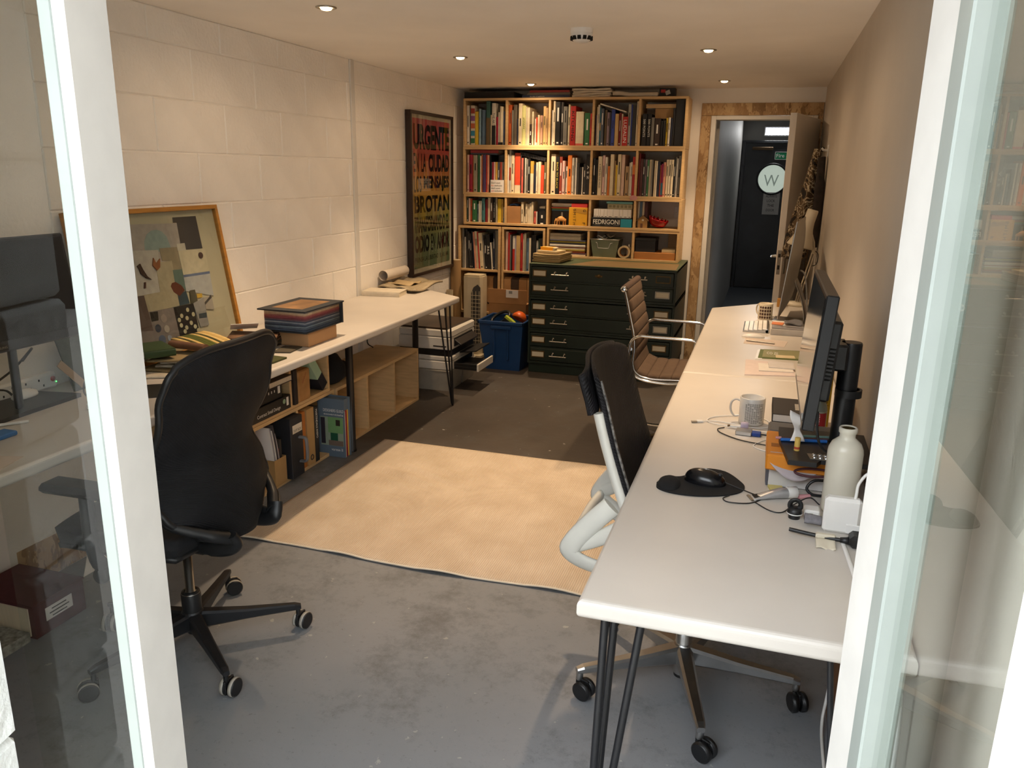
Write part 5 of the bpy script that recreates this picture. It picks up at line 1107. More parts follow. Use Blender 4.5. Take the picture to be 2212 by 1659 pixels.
part('cable', B().tube(smooth_pts([(-2.145, 2.07, T+.012), (-2.20, 2.11, T+.006), (-2.25, 2.13, T+.03), (-2.30, 2.19, T+.05), (-2.33, 2.24, T+.02), (-2.30, 2.25, T+.004)], 5), .003, 6), m_black, ch)
solo('blue_pen_case', B().box(-2.19, 1.62, T, -2.135, 1.76, T+.015, .004), cm('#2f6fae'), 'blue pen case at the near end of the left worktop', 'pen case')
solo('stylus', B().tube([(-2.30, 1.74, T+.006), (-2.205, 1.86, T+.006)], .005, 8), m_white, 'white stylus lying near the blue pen case', 'pen')
solo('paper_sheet', B().box(-2.06, 1.44, T, -1.93, 1.60, T+.002).turn(.3, (-2, 1.52, T)), mat('pinkish_paper', '#cdbfb4', .85), 'pale sheet of paper at the near edge of the left worktop', 'paper')
# --- sample pile on the left worktop
gb = lying_book(-.06, .06, 0, .03, -.09, .09, '#28401d', 'dark green book on the sample pile beside the post'); gb.location = (-2.25, 2.52, .8085); gb.rotation_euler = (0, 0, math.radians(58))
zz = T
for k, (hx, cx_, cy_, w_, d_, a_, th_) in enumerate((('#c5bba9', -2.24, 2.54, .20, .17, .5, .007), ('#7d6c4b', -2.25, 2.60, .20, .17, .15, .008), ('#b9ad97', -2.23, 2.66, .22, .18, .4, .008), ('#4d4434', -2.245, 2.68, .22, .20, -.1, .009), ('#aca699', -2.235, 2.66, .20, .17, .62, .008), ('#8b7a58', -2.25, 2.62, .18, .18, .3, .008))):
    fs_ = thing('fabric_swatch', f"{['cream','khaki','pale','dark brown','grey','tan'][k]} sample card, {ORD[k]} from the bottom of the pile by the collage", 'swatch', (cx_, cy_, zz), rz=a_)
    part('sample_sheet', B().sheet(lambda u, v: ((u-.5)*w_, (v-.5)*d_, th_*.5+.002*math.sin(3*u+k)), 6, 6, th_*.8), mat('swatch_'+hx.lstrip('#'), hx, .9, var=.12, vs=40), fs_, local=True); zz += th_+.0015
st = thing('striped_fabric', 'olive and cream striped fabric draped over the sample pile', 'fabric', (-2.27, 2.83, .79))
cols = ['#c3a768', '#3a3a12', '#c3a768', '#4b5218', '#4b5218', '#4b5218', '#c3a768', '#3a3a12', '#c9ae72', '#b89b5c', '#c9ae72']
for k, hx in enumerate(cols):
    a = k/len(cols); b_ = (k+1)/len(cols)
    part('stripe', B().sheet(lambda u, v: (-2.355+.23*v+.015*(a+(b_-a)*u), 2.705+.19*(a+(b_-a)*u)-.03*v, .818+.020*math.sin(2.4*v+1.2)-.018*v), 2, 12, .010), mat('stripe_'+hx.lstrip('#'), hx, .95, var=.12, vs=60), st)
br = thing('leather_roll', 'rolled brown leather offcut in front of the striped fabric', 'leather roll', (-2.29, 2.73, .79))
part('roll', B().tube([(-2.33, 2.675, .826), (-2.25, 2.672, .826), (-2.15, 2.665, .825)], .016, 12, sq=(1, 1.2)), mat('brown_leather', '#6b4a36', .7, var=.1, vs=30), br)
ls = thing('leather_swatches', 'fanned stack of leather swatches beside the striped fabric', 'swatches', (-2.26, 3.04, T))
for k in range(7):
    part('swatch', B().sheet(lambda u, v: ((u-.5)*.21, (v-.5)*.17, .004+.006*math.sin(2*u+.5*k)), 6, 4, .006).turn(.25+.09*k-.3).xf(Matrix.Translation((-2.215+.006*k, 3.055-.004*k, T+.003+.0105*k))), mat('leather_%d' % k, ['#2a2620', '#5d4a38', '#3b4230', '#7b5a42', '#4a3a2c', '#7e6048', '#6d5039'][k], .7, var=.12, vs=30), ls)
part('card_leaf', B().box(-.06, -.055, 0, .06, .055, .002).turn(math.radians(-22), ax='X').turn(.7).xf(Matrix.Translation((-2.24, 3.05, T+.10))), m_paper, ls)
dsw = thing('fabric_swatch', 'dark grey sample cards lying by the tan box', 'swatch', (-2.04, 3.07, T))
for k in range(3): part('sample_sheet', B().prism([(-2.075+.008*k, 2.985+.006*k), (-2.10+.008*k, 3.13), (-2.0, 3.143), (-1.985, 3.02)], 'z', T+.0002+k*.0025, T+.0024+k*.0025), mat('swatch_dg%d' % k, ['#c8bfb0', '#26241f', '#4a4336'][k], .9), dsw)
solo('olive_booklet', B().prism([(-2.10, 2.80), (-1.945, 2.825), (-1.945, 2.93), (-2.08, 2.94)], 'z', T, T+.008), mat('olive_cover', '#3d4018', .8, var=.1, vs=40), 'olive booklet at the front edge of the left worktop', 'booklet')
# tan box and swatch book
tb = thing('storage_box', 'tan card box on the left worktop under the swatch book', 'box', (-2.07, 3.29, T))
part('box_body', B().box(-2.16, 3.163, T+.001, -1.978, 3.42, T+.062, .002), mat('tan_box_card', '#b98d60', .75, var=.04), tb); part('lid_seam', B().box(-2.161, 3.162, T+.0625, -1.977, 3.421, T+.072, .002), mat('tan_box_card', '#b98d60', .75), tb)
sbk = thing('swatch_book', 'thick dark bound fabric swatch book on the tan box', 'swatch book', (-2.07, 3.29, T+.0725))
z0 = T+.0726; part('cover', B().box(-2.185, 3.11, z0, -1.955, 3.44, z0+.006, .001).box(-2.195, 3.09, z0+.101, -1.945, 3.445, z0+.108, .001).box(-2.19, 3.434, z0, -1.95, 3.442, z0+.105, .001), mat('charcoal_buckram', '#23262b', .7), sbk)
for k in range(15):
    hx = ['#4a5566', '#3d4757', '#55616f', '#6d7b86', '#3c4656', '#525d6d', '#8a9099', '#424c5c', '#6b5158', '#7a3f48', '#934c50', '#a0655c', '#bf9a7d', '#cbb496', '#9a8d84'][k]
    part('swatch_leaf', B().sheet(lambda u, v: (-2.178+.215*u, 3.118+.31*v, z0+.0092+k*.0062+.0012*math.sin(4*u+k)), 6, 3, .0054), mat('leaf_%d' % k, hx, .95, var=.12, vs=60), sbk)
q = B(); q.box(-2.15, 3.14, z0+.108, -1.99, 3.39, z0+.1085); part('cover_picture', q, mat('cover_photo', '#7a5a38', .5, var=.4, vs=14), sbk)
# far end: white book, paper roll, plastic bag
wb_ = lying_book(-.128, .128, 0, .030, -.09, .09, '#cfc6b4', 'white hardback lying on the left worktop below the pipe strip'); wb_.location = (-2.365, 4.66, T+.0003); wb_.rotation_euler = (0, 0, math.radians(8))
pbg = thing('plastic_bag', 'crumpled clear plastic folder of papers on the far end of the left worktop', 'plastic bag', (-2.33, 5.05, T))
rr = random.Random(3)
part('bag_film', B().sheet(lambda u, v: (-2.500+.30*v+.05*u*(v-.3), 4.90+.40*u-.06*v, T+.026+.008*math.sin(7*u+3*v)+.007*math.sin(13*v-5*u)+.010*u), 22, 14, .012), mat('cloudy_plastic', '#a89a80', .25, var=.15, vs=20), pbg)
part('paper_insert', B().sheet(lambda u, v: (-2.47+.18*v, 4.95+.2*u, T+.042+.006*math.sin(9*u+4*v)), 8, 6, .006), mat('cream_insert', '#b5a07a', .7, var=.1), pbg)
rl_ = thing('paper_roll', 'rolled white drawing lying against the block wall', 'paper roll', (-2.46, 5.1, .80))
sp_ = []
for i in range(41):
    a = 2*PI*1.6*i/40; r_ = .031+.006*i/40; sp_.append((r_*math.cos(a+2), r_*math.sin(a+2)))
n_ = len(sp_); vs = []
for yy, dx in ((4.93, 0), (5.28, .0)): vs += [(-2.475+q[0]+dx, yy, .838+q[1]) for q in sp_]
part('scroll', B().add(vs, [(i, i+1, n_+i+1, n_+i) for i in range(n_-1)], True), mat('drawing_paper', '#cfc6ba', .85, var=.04), rl_)
# ================================================================== UNDER THE LEFT WORKTOP
bf = thing('box_file', 'maroon box file with a white label on the floor under the left worktop', 'box file', (-2.32, 1.85, 0))
part('file_body', B().box(-2.50, 1.775, 0, -2.21, 1.985, .118, .002), mat('maroon_cloth', '#4a1a20', .7, var=.08, vs=30), bf)
part('file_lid', B().box(-2.505, 1.772, .1185, -2.207, 1.988, .126, .001), mat('maroon_cloth', '#4a1a20', .7), bf)
part('pages', B().box(-2.50, 1.771, .01, -2.23, 1.776, .112), m_pages, bf)
part('label', B().box(-2.2098, 1.82, .045, -2.2088, 1.93, .092), m_paper, bf)
for k in range(3):
    q = B(); quad(q, (-2.2086, 1.875, .080-.013*k), (0,1,0), (0,0,1), .06+.02*(k % 2), .004); part('label_print', q, m_ink, bf)
solo('tile_sample', B().box(-2.50, 1.60, 0, -2.22, 1.762, .035, .002), mat('speckled_stone', '#8b8a80', .6, var=.5, vs=60), 'speckled stone sample on the floor beside the maroon box file', 'stone sample')
solo('osb_offcut', B().box(-2.545, 2.0, .0, -2.525, 2.33, .16, .002).turn(math.radians(0)), m_osb, 'offcut of strand board leaning low against the block wall', 'board')
pt_ = B().prism([(2.16, 0), (2.30, 0), (2.25, .11)], 'x', -.001, .001); pt_.turn(math.radians(-25), ax='Y'); pt_.v = [v+Vector((-2.40, 0, .0)) for v in pt_.v]; mz = min(v.z for v in pt_.v)
for v in pt_.v: v.z -= mz
solo('paper_triangle', pt_, m_paper, 'folded white paper triangle on the floor under the left worktop', 'paper')
# upper cubes
fx = -2.19
cbx = thing('sample_box', 'black sample box lettered in white script, lying in the upper cube unit', 'box', (-2.32, 3.165, .384))
part('box_body', B().box(-2.47, 2.99, .384, fx-.004, 3.318, .452, .002), m_black, cbx)
text('Contract Small Design', (fx-.0035, 3.13, .408), (0,1,0), (0,0,1), .19, .022, m_wink, cbx)
q = B(); quad(q, (fx-.0035, 3.288, .425), (0,1,0), (0,0,1), .018, .042); part('side_label', q, m_wink, cbx)
q = B().prism(disc(3.26, .43, .012, .012), 'x', fx-.004, fx-.003); part('green_seal', q, cm('#8fae8c'), cbx)
cbx = thing('sample_box', 'smaller black sample box on top of the lettered one', 'box', (-2.32, 3.14, .4525))
part('box_body', B().box(-2.46, 2.99, .4525, fx-.014, 3.262, .525, .002), m_black, cbx)
q = B(); quad(q, (fx-.0135, 3.235, .497), (0,1,0), (0,0,1), .02, .036); part('side_label', q, m_wink, cbx)
for k in range(3):
    q = B(); quad(q, (fx-.0135, 3.15+.024*k, .497), (0,1,0), (0,0,1), .006, .012); part('small_mark', q, m_wink, cbx)
q = B(); quad(q, (fx-.0135, 3.09, .525), (0,1,0), (0,0,1), .12, .004); part('red_edge', q, cm('#7c2230'), cbx)
lying_book(-.14, .14, 0, .03, -.10, .10, '#2a2226', 'dark folder on the smaller sample box in the upper cube').location = (-2.32, 3.12, .5255)
def stand_box(name, y0, y1, z0, z1, x0, x1, m, label, cat): return solo(name, B().box(x0, y0, z0, x1, y1, z1, .002), m, label, cat)
stand_box('book', 3.352, 3.382, .384, .565, -2.42, fx-.002, mat('dark_brown_cover', '#241b18', .6), 'dark brown upright catalogue in the upper cube beside the kraft box', 'book')
kb = thing('sample_box', 'worn kraft card box with red print in the upper cube unit', 'box', (-2.3, 3.46, .384))
part('box_body', B().box(-2.36, 3.393, .384, fx-.003, 3.502, .548, .006), mat('kraft_card', '#a67a48', .8, var=.12, vs=20), kb)
text('SAMPLES', (fx-.0025, 3.445, .505), (0,.6,.8), (0,-.8,.6), .06, .010, cm('#7d1f1f'), kb)
mb = thing('mint_box_file', 'mint and navy box file tipped over in the upper cube unit', 'box file', (-2.28, 3.62, .384))
tm = Matrix.Translation((-2.30, 3.690, .4185)) @ Matrix.Rotation(math.radians(36), 4, 'X')
part('mint_case', B().box(-.10, -.055, .085, .095, .0, .225, .002).xf(tm), mat('mint_card', '#9dbb9f', .7), mb); part('navy_sleeve', B().box(-.10, -.056, -.0, .096, .001, .086, .002).xf(tm), mat('navy_sleeve', '#141722', .6), mb)
cu = thing('cushion', 'black fabric bag slumped on the empty low cube unit', 'bag', (-2.36, 3.88, .366))
part('bag_body', B().lathe([(0, .0), (.12, .002), (.155, .03), (.15, .09), (.11, .15), (.06, .18), (0, .19)], (0,0,0), 24).xf(Matrix.Translation((-2.36, 3.875, .3665)) @ Matrix.Diagonal((.95, .95, 1, 1))), mat('black_cloth', '#0d0d10', .95, bump=.6, bs=14), cu)
part('bag_flap', B().sheet(lambda u, v: (-2.30+.03*u, 3.96+.10*v, .45-.05*v+.02*math.sin(5*v)), 5, 8, .03), mat('black_cloth', '#0d0d10', .95), cu)
# lower cubes
mgf = thing('magazine_file', 'tan magazine file of leaflets in the lower cube unit by the chair', 'magazine file', (-2.3, 3.19, .018))
part('file_body', bin_shell(B(), -2.42, fx-.002, 3.145, 3.245, -2.42, fx-.002, 3.145, 3.245, .0185, .155), mat('tan_file', '#a98757', .8, var=.06), mgf)
for k, (hx, y, h) in enumerate((('#c9c7c6', 3.16, .33), ('#8f8f98', 3.172, .325), ('#d3d1ce', 3.183, .31), ('#3a3538', 3.195, .335), ('#a9a4a8', 3.207, .29))):
    part('leaflet', B().sheet(lambda u, v: (-2.40+.20*u, y-.035*v*v, .022+(h-.022)*v), 3, 8, .006), mat('leaf_c%d' % k, hx, .7), mgf)
part('striped_card', B().box(fx-.03, 3.20, .10, fx-.026, 3.245, .19).turn(.3, (fx, 3.22, .12), 'X'), cm('#8c3a2c'), mgf)
part('dark_leaflet', B().box(fx-.06, 3.222, .022, fx-.02, 3.238, .24, .001), cm('#37332f'), mgf)
bd = thing('sample_case', 'black upright sample case with a grey handle in the lower cube unit', 'case', (-2.30, 3.31, 0))
part('case_body', B().box(-2.47, 3.260, .0185, -2.168, 3.370, .338, .003), mat('charcoal_case', '#1d2128', .55, var=.05), bd)
part('label', B().box(-2.1685, 3.278, .255, -2.1672, 3.362, .298), mat('label_cream', '#d5cdbc', .8), bd); text('TUFT BOX', (-2.167, 3.32, .268), (0,1,0), (0,0,1), .07, .013, m_ink, bd)
part('handle', B().tube(smooth_pts([(-2.168, 3.335, .225), (-2.135, 3.337, .222), (-2.128, 3.338, .19), (-2.128, 3.338, .13), (-2.135, 3.337, .10), (-2.168, 3.335, .095)], 5), .009, 10, sq=(.8, 1.4)), mat('grey_handle', '#6f7378', .45), bd)
part('spine_label', B().box(-2.20, 3.2605, .04, -2.172, 3.2622, .11), m_wink, bd)
stand_box('magazine_file', 3.392, 3.450, .0185, .325, -2.46, fx-.012, mat('orange_file', '#a9682a', .75, var=.06), 'orange brown magazine file in the lower cube unit', 'magazine file')
tf = thing('magazine_file', 'pale tan lever file in the lower cube beside the orange one', 'magazine file', (-2.3, 3.49, .0185)); part('file_body', B().box(-2.46, 3.452, .0185, fx-.004, 3.522, .330, .002), mat('tan_file', '#a98757', .8), tf)
part('finger_ring', B().tube(arc((fx-.004, 3.487, .06), .013, 0, 2*PI, 16, 'yz')[:-1], .003, 6, closed=True), m_blackmetal, tf)
bs_ = thing('book', 'black spined catalogue between the tan file and the grey pattern book', 'book', (-2.3, 3.545, .0185)); part('cover', B().box(-2.44, 3.526, .0185, fx-.004, 3.562, .325, .002), m_black, bs_)
text('MARTINDALE INSPO', (fx-.0035, 3.545, .23), (0,0,-1), (0,1,0), .16, .016, m_wink, bs_)
gb2 = thing('pattern_book', 'grey blue pattern book with a green interior photo standing before the cubes', 'pattern book', (-2.17, 3.6811, 0), rz=math.radians(0))
m_pb = mat('grey_blue_buckram', '#5b6b7a', .6, var=.05)
part('front_cover', B().box(-2.262, 3.6720, .001, -2.098, 3.6750, .335, .001), m_pb, gb2); part('back_cover', B().box(-2.264, 3.7244, .001, -2.094, 3.7298, .34, .001), m_pb, gb2); part('spine', B().box(-2.264, 3.6720, .001, -2.258, 3.7298, .335, .001), m_pb, gb2)
part('top_strip', B().box(-2.258, 3.6750, .27, -2.104, 3.7244, .333), m_pb, gb2)
for k, hx in enumerate(('#b9b2a6', '#8f1f2c', '#8f1f2c', '#b54a34', '#c9a23c', '#d0c9bb')): part('swatch_leaf', B().box(-2.255, 3.6773+k*.0078, .005, -2.100-.004*(k % 2), 3.6838+k*.0078, .268), mat('pl_%d' % k, hx, .9), gb2)
text('DESIGNERS GUILD', (-2.165, 3.6714, .268), (1,0,0), (0,0,1), .125, .016, m_wink, gb2); text('essentials', (-2.165, 3.6716, .246), (1,0,0), (0,0,1), .12, .010, m_wink, gb2); text('varese II', (-2.15, 3.6716, .045), (1,0,0), (0,0,1), .07, .016, m_wink, gb2)
for n3, (n2, hx, cxx, czz, w2, h2) in enumerate((('room_photo', '#8c9a86', -2.178, .148, .140, .165), ('green_wall', '#6f9a64', -2.155, .185, .092, .09), ('picture', '#2c231c', -2.14, .20, .026, .034), ('green_chair', '#15523a', -2.165, .115, .045, .05), ('floor_tone', '#6f5f52', -2.155, .082, .09, .03), ('dark_shelf', '#2b2530', -2.232, .15, .026, .15))):
    q = B(); quad(q, (cxx, 3.6718-.0004*n3, czz), (1,0,0), (0,0,1), w2, h2, .0003); part(n2, q, cm(hx), gb2)
# cable under the worktop
solo('loose_cable', B().tube(smooth_pts([(-2.47, 4.62, .69), (-2.48, 4.70, .66), (-2.49, 4.73, .52), (-2.49, 4.70, .42), (-2.48, 4.76, .372)], 5), .004, 6), m_black, 'black cable dangling under the left worktop by the block wall', 'cable')
# ================================================================== FAR CORNER
m_clear = mat('frosted_plastic', '#9a958a', .3, var=.08, vs=20)
for k, (y0, y1) in enumerate(((5.140, 5.398), (5.404, 5.664))):
    cbn = thing('plastic_box', f"frosted plastic storage box under the printers, {['nearer','farther'][k]} of two", 'storage box', (-2.26, (y0+y1)/2, 0))
    part('tub', bin_shell(B(), -2.44, -2.085, y0+.01, y1-.01, -2.455, -2.07, y0, y1, .0, .14), m_clear, cbn); part('lid', B().box(-2.46, y0-.002, .14, -2.066, y1+.002, .153, .003), m_clear, cbn)
m_pw = mat('off_white_printer', '#cfccc4', .45, var=.02)
def printer(z0, z1, label, top):
    t = thing('printer', label, 'printer', (-2.26, 5.39, z0)); zm = z0+(z1-z0)*.62
    part('lower_case', B().box(-2.47, 5.14, z0, -2.065, 5.62, zm, .006), m_pw, t); part('upper_case', B().box(-2.468, 5.142, zm+.002, -2.062, 5.618, z1, .008), m_pw, t)
    part('paper_slot', B().box(-2.0648, 5.20, z0+.02, -2.058, 5.56, zm-.01, .001), m_black, t)
    return t
p1_ = printer(.155, .258, 'lower white printer with a black paper tray pulled out', False)
part('black_band', B().box(-2.465, 5.145, .2585, -2.07, 5.615, .3035, .002), m_black, p1_)
part('output_tray', B().box(-2.06, 5.19, .16, -1.885, 5.50, .182, .002), m_black, p1_); part('tray_front', B().box(-1.886, 5.185, .155, -1.872, 5.505, .208, .002), m_pw, p1_); part('tray_lip', B().box(-2.06, 5.19, .182, -1.886, 5.196, .205, .001), m_black, p1_)
part('upper_tray', B().box(-2.06, 5.30, .255, -1.93, 5.60, .265, .002).turn(math.radians(-8), (-2.06, 5.4, .26), 'Y'), m_black, p1_)
p2_ = printer(.304, .448, 'upper white printer with a dark scanner lid', True)
part('scanner_lid', B().prism([(-2.46, 5.16), (-2.10, 5.15), (-2.085, 5.60), (-2.46, 5.60)], 'z', .4485, .462), mat('dark_bronze_lid', '#3a2e24', .4), p2_)
part('control_panel', B().box(-2.062, 5.20, .365, -2.0, 5.56, .378, .003).turn(math.radians(35), (-2.062, 5.4, .37), 'Y'), m_black, p2_); part('card_slot', B().box(-2.20, 5.1385, .325, -2.10, 5.1405, .333), m_dark, p2_)
# tub
bt2 = thing('storage_tub', 'blue plastic storage tub standing before the tall birch units', 'tub', (-1.93, 6.05, 0))
m_blue = mat('blue_plastic', '#123a6b', .4, var=.05)
part('tub_body', bin_shell(B(), -2.065, -1.785, 5.90, 6.20, -2.118, -1.757, 5.876, 6.235, 0, .372, .005), m_blue, bt2)
part('rim', B().box(-2.130, 5.864, .372, -1.745, 5.880, .398, .004).box(-2.130, 6.228, .372, -1.745, 6.244, .398, .004).box(-2.130, 5.864, .372, -2.114, 6.244, .398, .004).box(-1.761, 5.864, .372, -1.745, 6.244, .398, .004), m_blue, bt2)
part('rib', B().box(-2.0, 5.872, .09, -1.985, 5.90, .36, .004), m_blue, bt2); part('rib', B().box(-1.885, 5.872, .09, -1.87, 5.90, .36, .004), m_blue, bt2); part('handle_lip', B().box(-2.02, 5.862, .335, -1.85, 5.882, .36, .004), m_blue, bt2)
solo('black_cable_coil', B().tube([(-1.985+.075*math.cos(2*PI*i/24), 6.02+.05*math.sin(2*PI*i/24), .40+.045*math.sin(2*PI*i/24+.6)) for i in range(24)], .013, 8, closed=True), m_black, 'black cable coil heaped in the blue tub', 'cable')
hh = thing('headphone_box', 'black and lime carton poking out of the blue tub', 'box', (-1.965, 6.0, .30)); M_ = Matrix.Translation((-1.93, 5.93, .33)) @ Matrix.Rotation(math.radians(35), 4, 'Y')
part('carton', B().box(-.045, -.02, 0, .045, .02, .10, .001).xf(M_), m_black, hh); part('lime_stripe', B().box(-.046, -.021, .085, .046, .021, .102).xf(M_), cm('#a8b83a'), hh)
orb = B().lathe([(0, -.055), (.03, -.045), (.05, -.02), (.055, .0), (.045, .004), (.04, -.012), (.02, -.035), (0, -.042)], (0,0,0), 20).turn(math.radians(150), ax='X').turn(math.radians(20), ax='Y'); orb.v = [v*1.15+Vector((-1.825, 6.0, .405)) for v in orb.v]
solo('orange_bowl', orb, mat('orange_plastic', '#cf5a1a', .4), 'orange plastic helmet shape lying in the blue tub', 'bowl')
solo('tub_contents', B().sheet(lambda u, v: (-2.088+.30*u, 5.912+.29*v, .28+.03*math.sin(9*u)*math.sin(7*v)), 12, 12, .03), m_black, 'dark jumble filling the blue tub', 'clutter')
# fan
fan = thing('tower_fan', 'cream tower fan in the corner by the printers', 'fan', (-2.315, 6.30, 0))
m_fan = mat('aged_cream_plastic', '#c3b79c', .45, var=.04)
part('fan_body', B().prism([(-2.40, 6.37), (-2.40, 6.27), (-2.385, 6.235), (-2.35, 6.225), (-2.245, 6.235), (-2.228, 6.27), (-2.228, 6.37)], 'z', .03, .685), m_fan, fan)
part('fan_cap', B().prism([(-2.395, 6.365), (-2.395, 6.27), (-2.38, 6.24), (-2.35, 6.232), (-2.25, 6.24), (-2.233, 6.27), (-2.233, 6.365)], 'z', .685, .70), m_fan, fan)
part('fan_base', B().box(-2.420, 6.19, 0, -2.215, 6.376, .03, .006), m_fan, fan)
part('grille_back', B().prism([(-2.315, .10), (-2.235, .10), (-2.235, .60), (-2.26, .625), (-2.295, .60), (-2.315, .55)], 'y', 6.2225, 6.229), mat('grille_grey', '#3c3b3a', .6), fan)
for k in range(14): part('grille_bar', B().box(-2.315, 6.2185, .115+k*.032, -2.235, 6.2225, .119+k*.032), m_fan, fan)
for k in range(3): part('grille_rib', B().box(-2.305+k*.03, 6.218, .10, -2.302+k*.03, 6.222, .57), m_fan, fan)
# tubes
m_tube = mat('kraft_tube', '#9a7a50', .8, var=.05)
tt = thing('postal_tube', 'tall brown postal tube standing in the corner by the block wall', 'tube', (-2.453, 6.30, 0)); part('tube_wall', B().lathe([(0, 0), (.043, 0), None, (.043, .815), None, (.038, .815), None, (.038, .02), (0, .02)], (-2.4725, 6.275, 0), 24), m_tube, tt); part('end_cap', B().lathe([(0, .813), (.037, .813), (.037, .818), (0, .818)], (-2.4725, 6.275, 0), 20), mat('pale_cap', '#b9a888', .7), tt)
tt = thing('postal_tube', 'short pale tube standing before the tall brown tube', 'tube', (-2.47, 6.1, 0)); part('tube_wall', B().lathe([(0, 0), (.028, 0), None, (.028, .575), None, (.025, .575), None, (.025, .02), (0, .02)], (-2.486, 6.17, 0), 20), mat('pale_tube', '#b0a083', .8), tt)
# carton behind tub
ct = thing('carton', 'open brown cardboard carton with a white label behind the blue tub', 'box', (-2.01, 6.31, 0))
part('carton_body', B().box(-2.172, 6.262, 0, -1.845, 6.378, .475, .002), m_card, ct); part('carton_flap', B().box(-2.178, 6.258, .4755, -1.840, 6.262, .595, .001), m_card, ct); part('address_label', B().box(-2.02, 6.2565, .528, -1.915, 6.258, .592), m_paper, ct)
q = B(); quad(q, (-1.98, 6.2563, .572), (1,0,0), (0,0,1), .03, .022); part('label_print', q, cm('#8a8a88'), ct)
# ================================================================== RIGHT WORKTOP, NEAR HALF
m_gloss = mat('glossy_black_plastic', '#0f1014', .22)
mm = thing('mouse_mat', 'black kidney shaped mouse mat with a wrist rest on the right desk', 'mouse mat', (-.1, 2.07, T))
pp = smooth_pts([(-.222,2.033,0),(-.205,2.085,0),(-.165,2.10,0),(-.14,2.135,0),(-.105,2.185,0),(-.05,2.18,0),(-.008,2.12,0),(.006,2.075,0),(-.012,2.03,0),(-.06,1.995,0),(-.12,1.975,0),(-.18,1.977,0),(-.215,1.998,0),(-.222,2.033,0)], 4)[:-1]
part('mat', B().prism([(v.x, v.y) for v in pp], 'z', T, T+.004), mat('black_mat_cloth', '#101012', .9, var=.2, vs=60), mm)
part('wrist_rest', B().lathe([(0, .018), (.02, .016), (.034, .009), (.038, .0)], (0,0,0), 20).xf(Matrix.Translation((-.188, 2.032, T+.004)) @ Matrix.Diagonal((.8, 1.25, 1, 1))), mat('black_mat_cloth', '#101012', .9), mm)
ms = thing('computer_mouse', 'black wired mouse on the kidney shaped mat', 'mouse', (-.098, 2.075, T+.004))
def msf(u, v):
    a = 2*PI*u; r = math.sin(PI/2*v); h = math.cos(PI/2*v)
    return Vector((.056*r*math.cos(a), .033*r*math.sin(a)*(1+.12*math.cos(a)), .036*h**.8*(1-.18*math.cos(a)*r)))
part('shell', B().add([msf(i/24, j/10) for j in range(11) for i in range(24)], [(j*24+i, j*24+(i+1) % 24, (j+1)*24+(i+1) % 24, (j+1)*24+i) for j in range(10) for i in range(24)], True).xf(Matrix.Translation((-.098, 2.078, T+.0045)) @ Matrix.Rotation(math.radians(-6), 4, 'Z')), m_gloss, ms)
part('wheel', B().lathe([(0, -.003), (.006, -.003), (.006, .003), (0, .003)], (-.060, 2.074, T+.030), 12, ax='y'), m_black, ms)
part('wire', B().tube(smooth_pts([(-.044, 2.072, T+.012), (-.01, 2.06, T+.006), (.02, 2.045, T+.003), (.05, 2.02, T+.002), (.02, 1.975, T+.002), (-.03, 1.965, T+.002), (-.045, 1.985, T+.002), (-.03, 2.0, T+.006)], 6), .0017, 6), m_black, ms)
solo('black_wire', B().tube(smooth_pts([(.035, 1.985, T+.002), (.07, 1.945, T+.002), (.10, 1.945, T+.002), (.13, 1.99, T+.01), (.165, 2.02, T+.02), (.19, 2.02, T+.004)], 6), .0017, 6), m_black, 'thin black wire curling past the bottle cap', 'cable')
# mug
def mug(name, label, c, r, h, m, hand=PI):
    t = thing(name, label, 'mug', (c[0], c[1], T))
    part('cup', B().lathe([(0, T), (r-.003, T), (r, T+.004), (r, T+h-.002), (r-.0015, T+h), (r-.004, T+h-.002), (r-.004, T+.008), (0, T+.008)], (c[0], c[1], 0), 36), m, t)
    hp = [(c[0]+math.cos(hand)*q, c[1]+math.sin(hand)*q, T+z) for q, z in ((r-.002, h*.82), (r+.014, h*.86), (r+.027, h*.72), (r+.028, h*.45), (r+.016, h*.24), (r-.002, h*.26))]
    part('handle', B().tube(smooth_pts(hp, 5), .0048, 10, sq=(.8, 1.2)), m, t)
    return t
mg = mug('mug', 'white mug printed with lines of tiny text on the right desk', (.006, 2.686), .041, .092, mat('white_ceramic', '#d9d6d0', .2))
mr = random.Random(5)
for k in range(19):
    z = T+.010+k*.0036; a0 = -PI/2-.55; n = 9
    for j in range(n):
        if mr.random() < .12: continue
        q = B(); aa = a0+(j+mr.uniform(.05, .15))*1.55/n; ab = a0+(j+mr.uniform(.8, .97))*1.55/n; R_ = .0413
        q.add([(.006+R_*math.cos(a), 2.686+R_*math.sin(a), zz_) for zz_ in (z, z+.0016) for a in (aa, (aa+ab)/2, ab)], [(0,1,4,3), (1,2,5,4)]); 
        if j == 0: acc = q
        else: acc.v, acc.f, acc.s = acc.v+q.v, acc.f+[tuple(i+len(acc.v) for i in f) for f in q.f], acc.s+q.s
    ln = part('text_line', acc, cm('#55514c'), mg); ln['kind'] = 'stuff'
solo('white_cable', B().tube(smooth_pts([(-.160, 2.63, T+.004), (-.11, 2.655, T+.003), (-.05, 2.645, T+.003), (.02, 2.625, T+.003), (.07, 2.66, T+.003), (.05, 2.735, T+.003), (-.04, 2.745, T+.003), (-.12, 2.70, T+.003), (-.13, 2.64, T+.003), (-.06, 2.60, T+.006), (.03, 2.59, T+.003), (.10, 2.57, T+.003), (.06, 2.52, T+.003), (.02, 2.44, T+.002), (.06, 2.40, T+.002), (.10, 2.42, T+.002)], 6), .0018, 6), m_white, 'long white cable looped around the printed mug', 'cable')
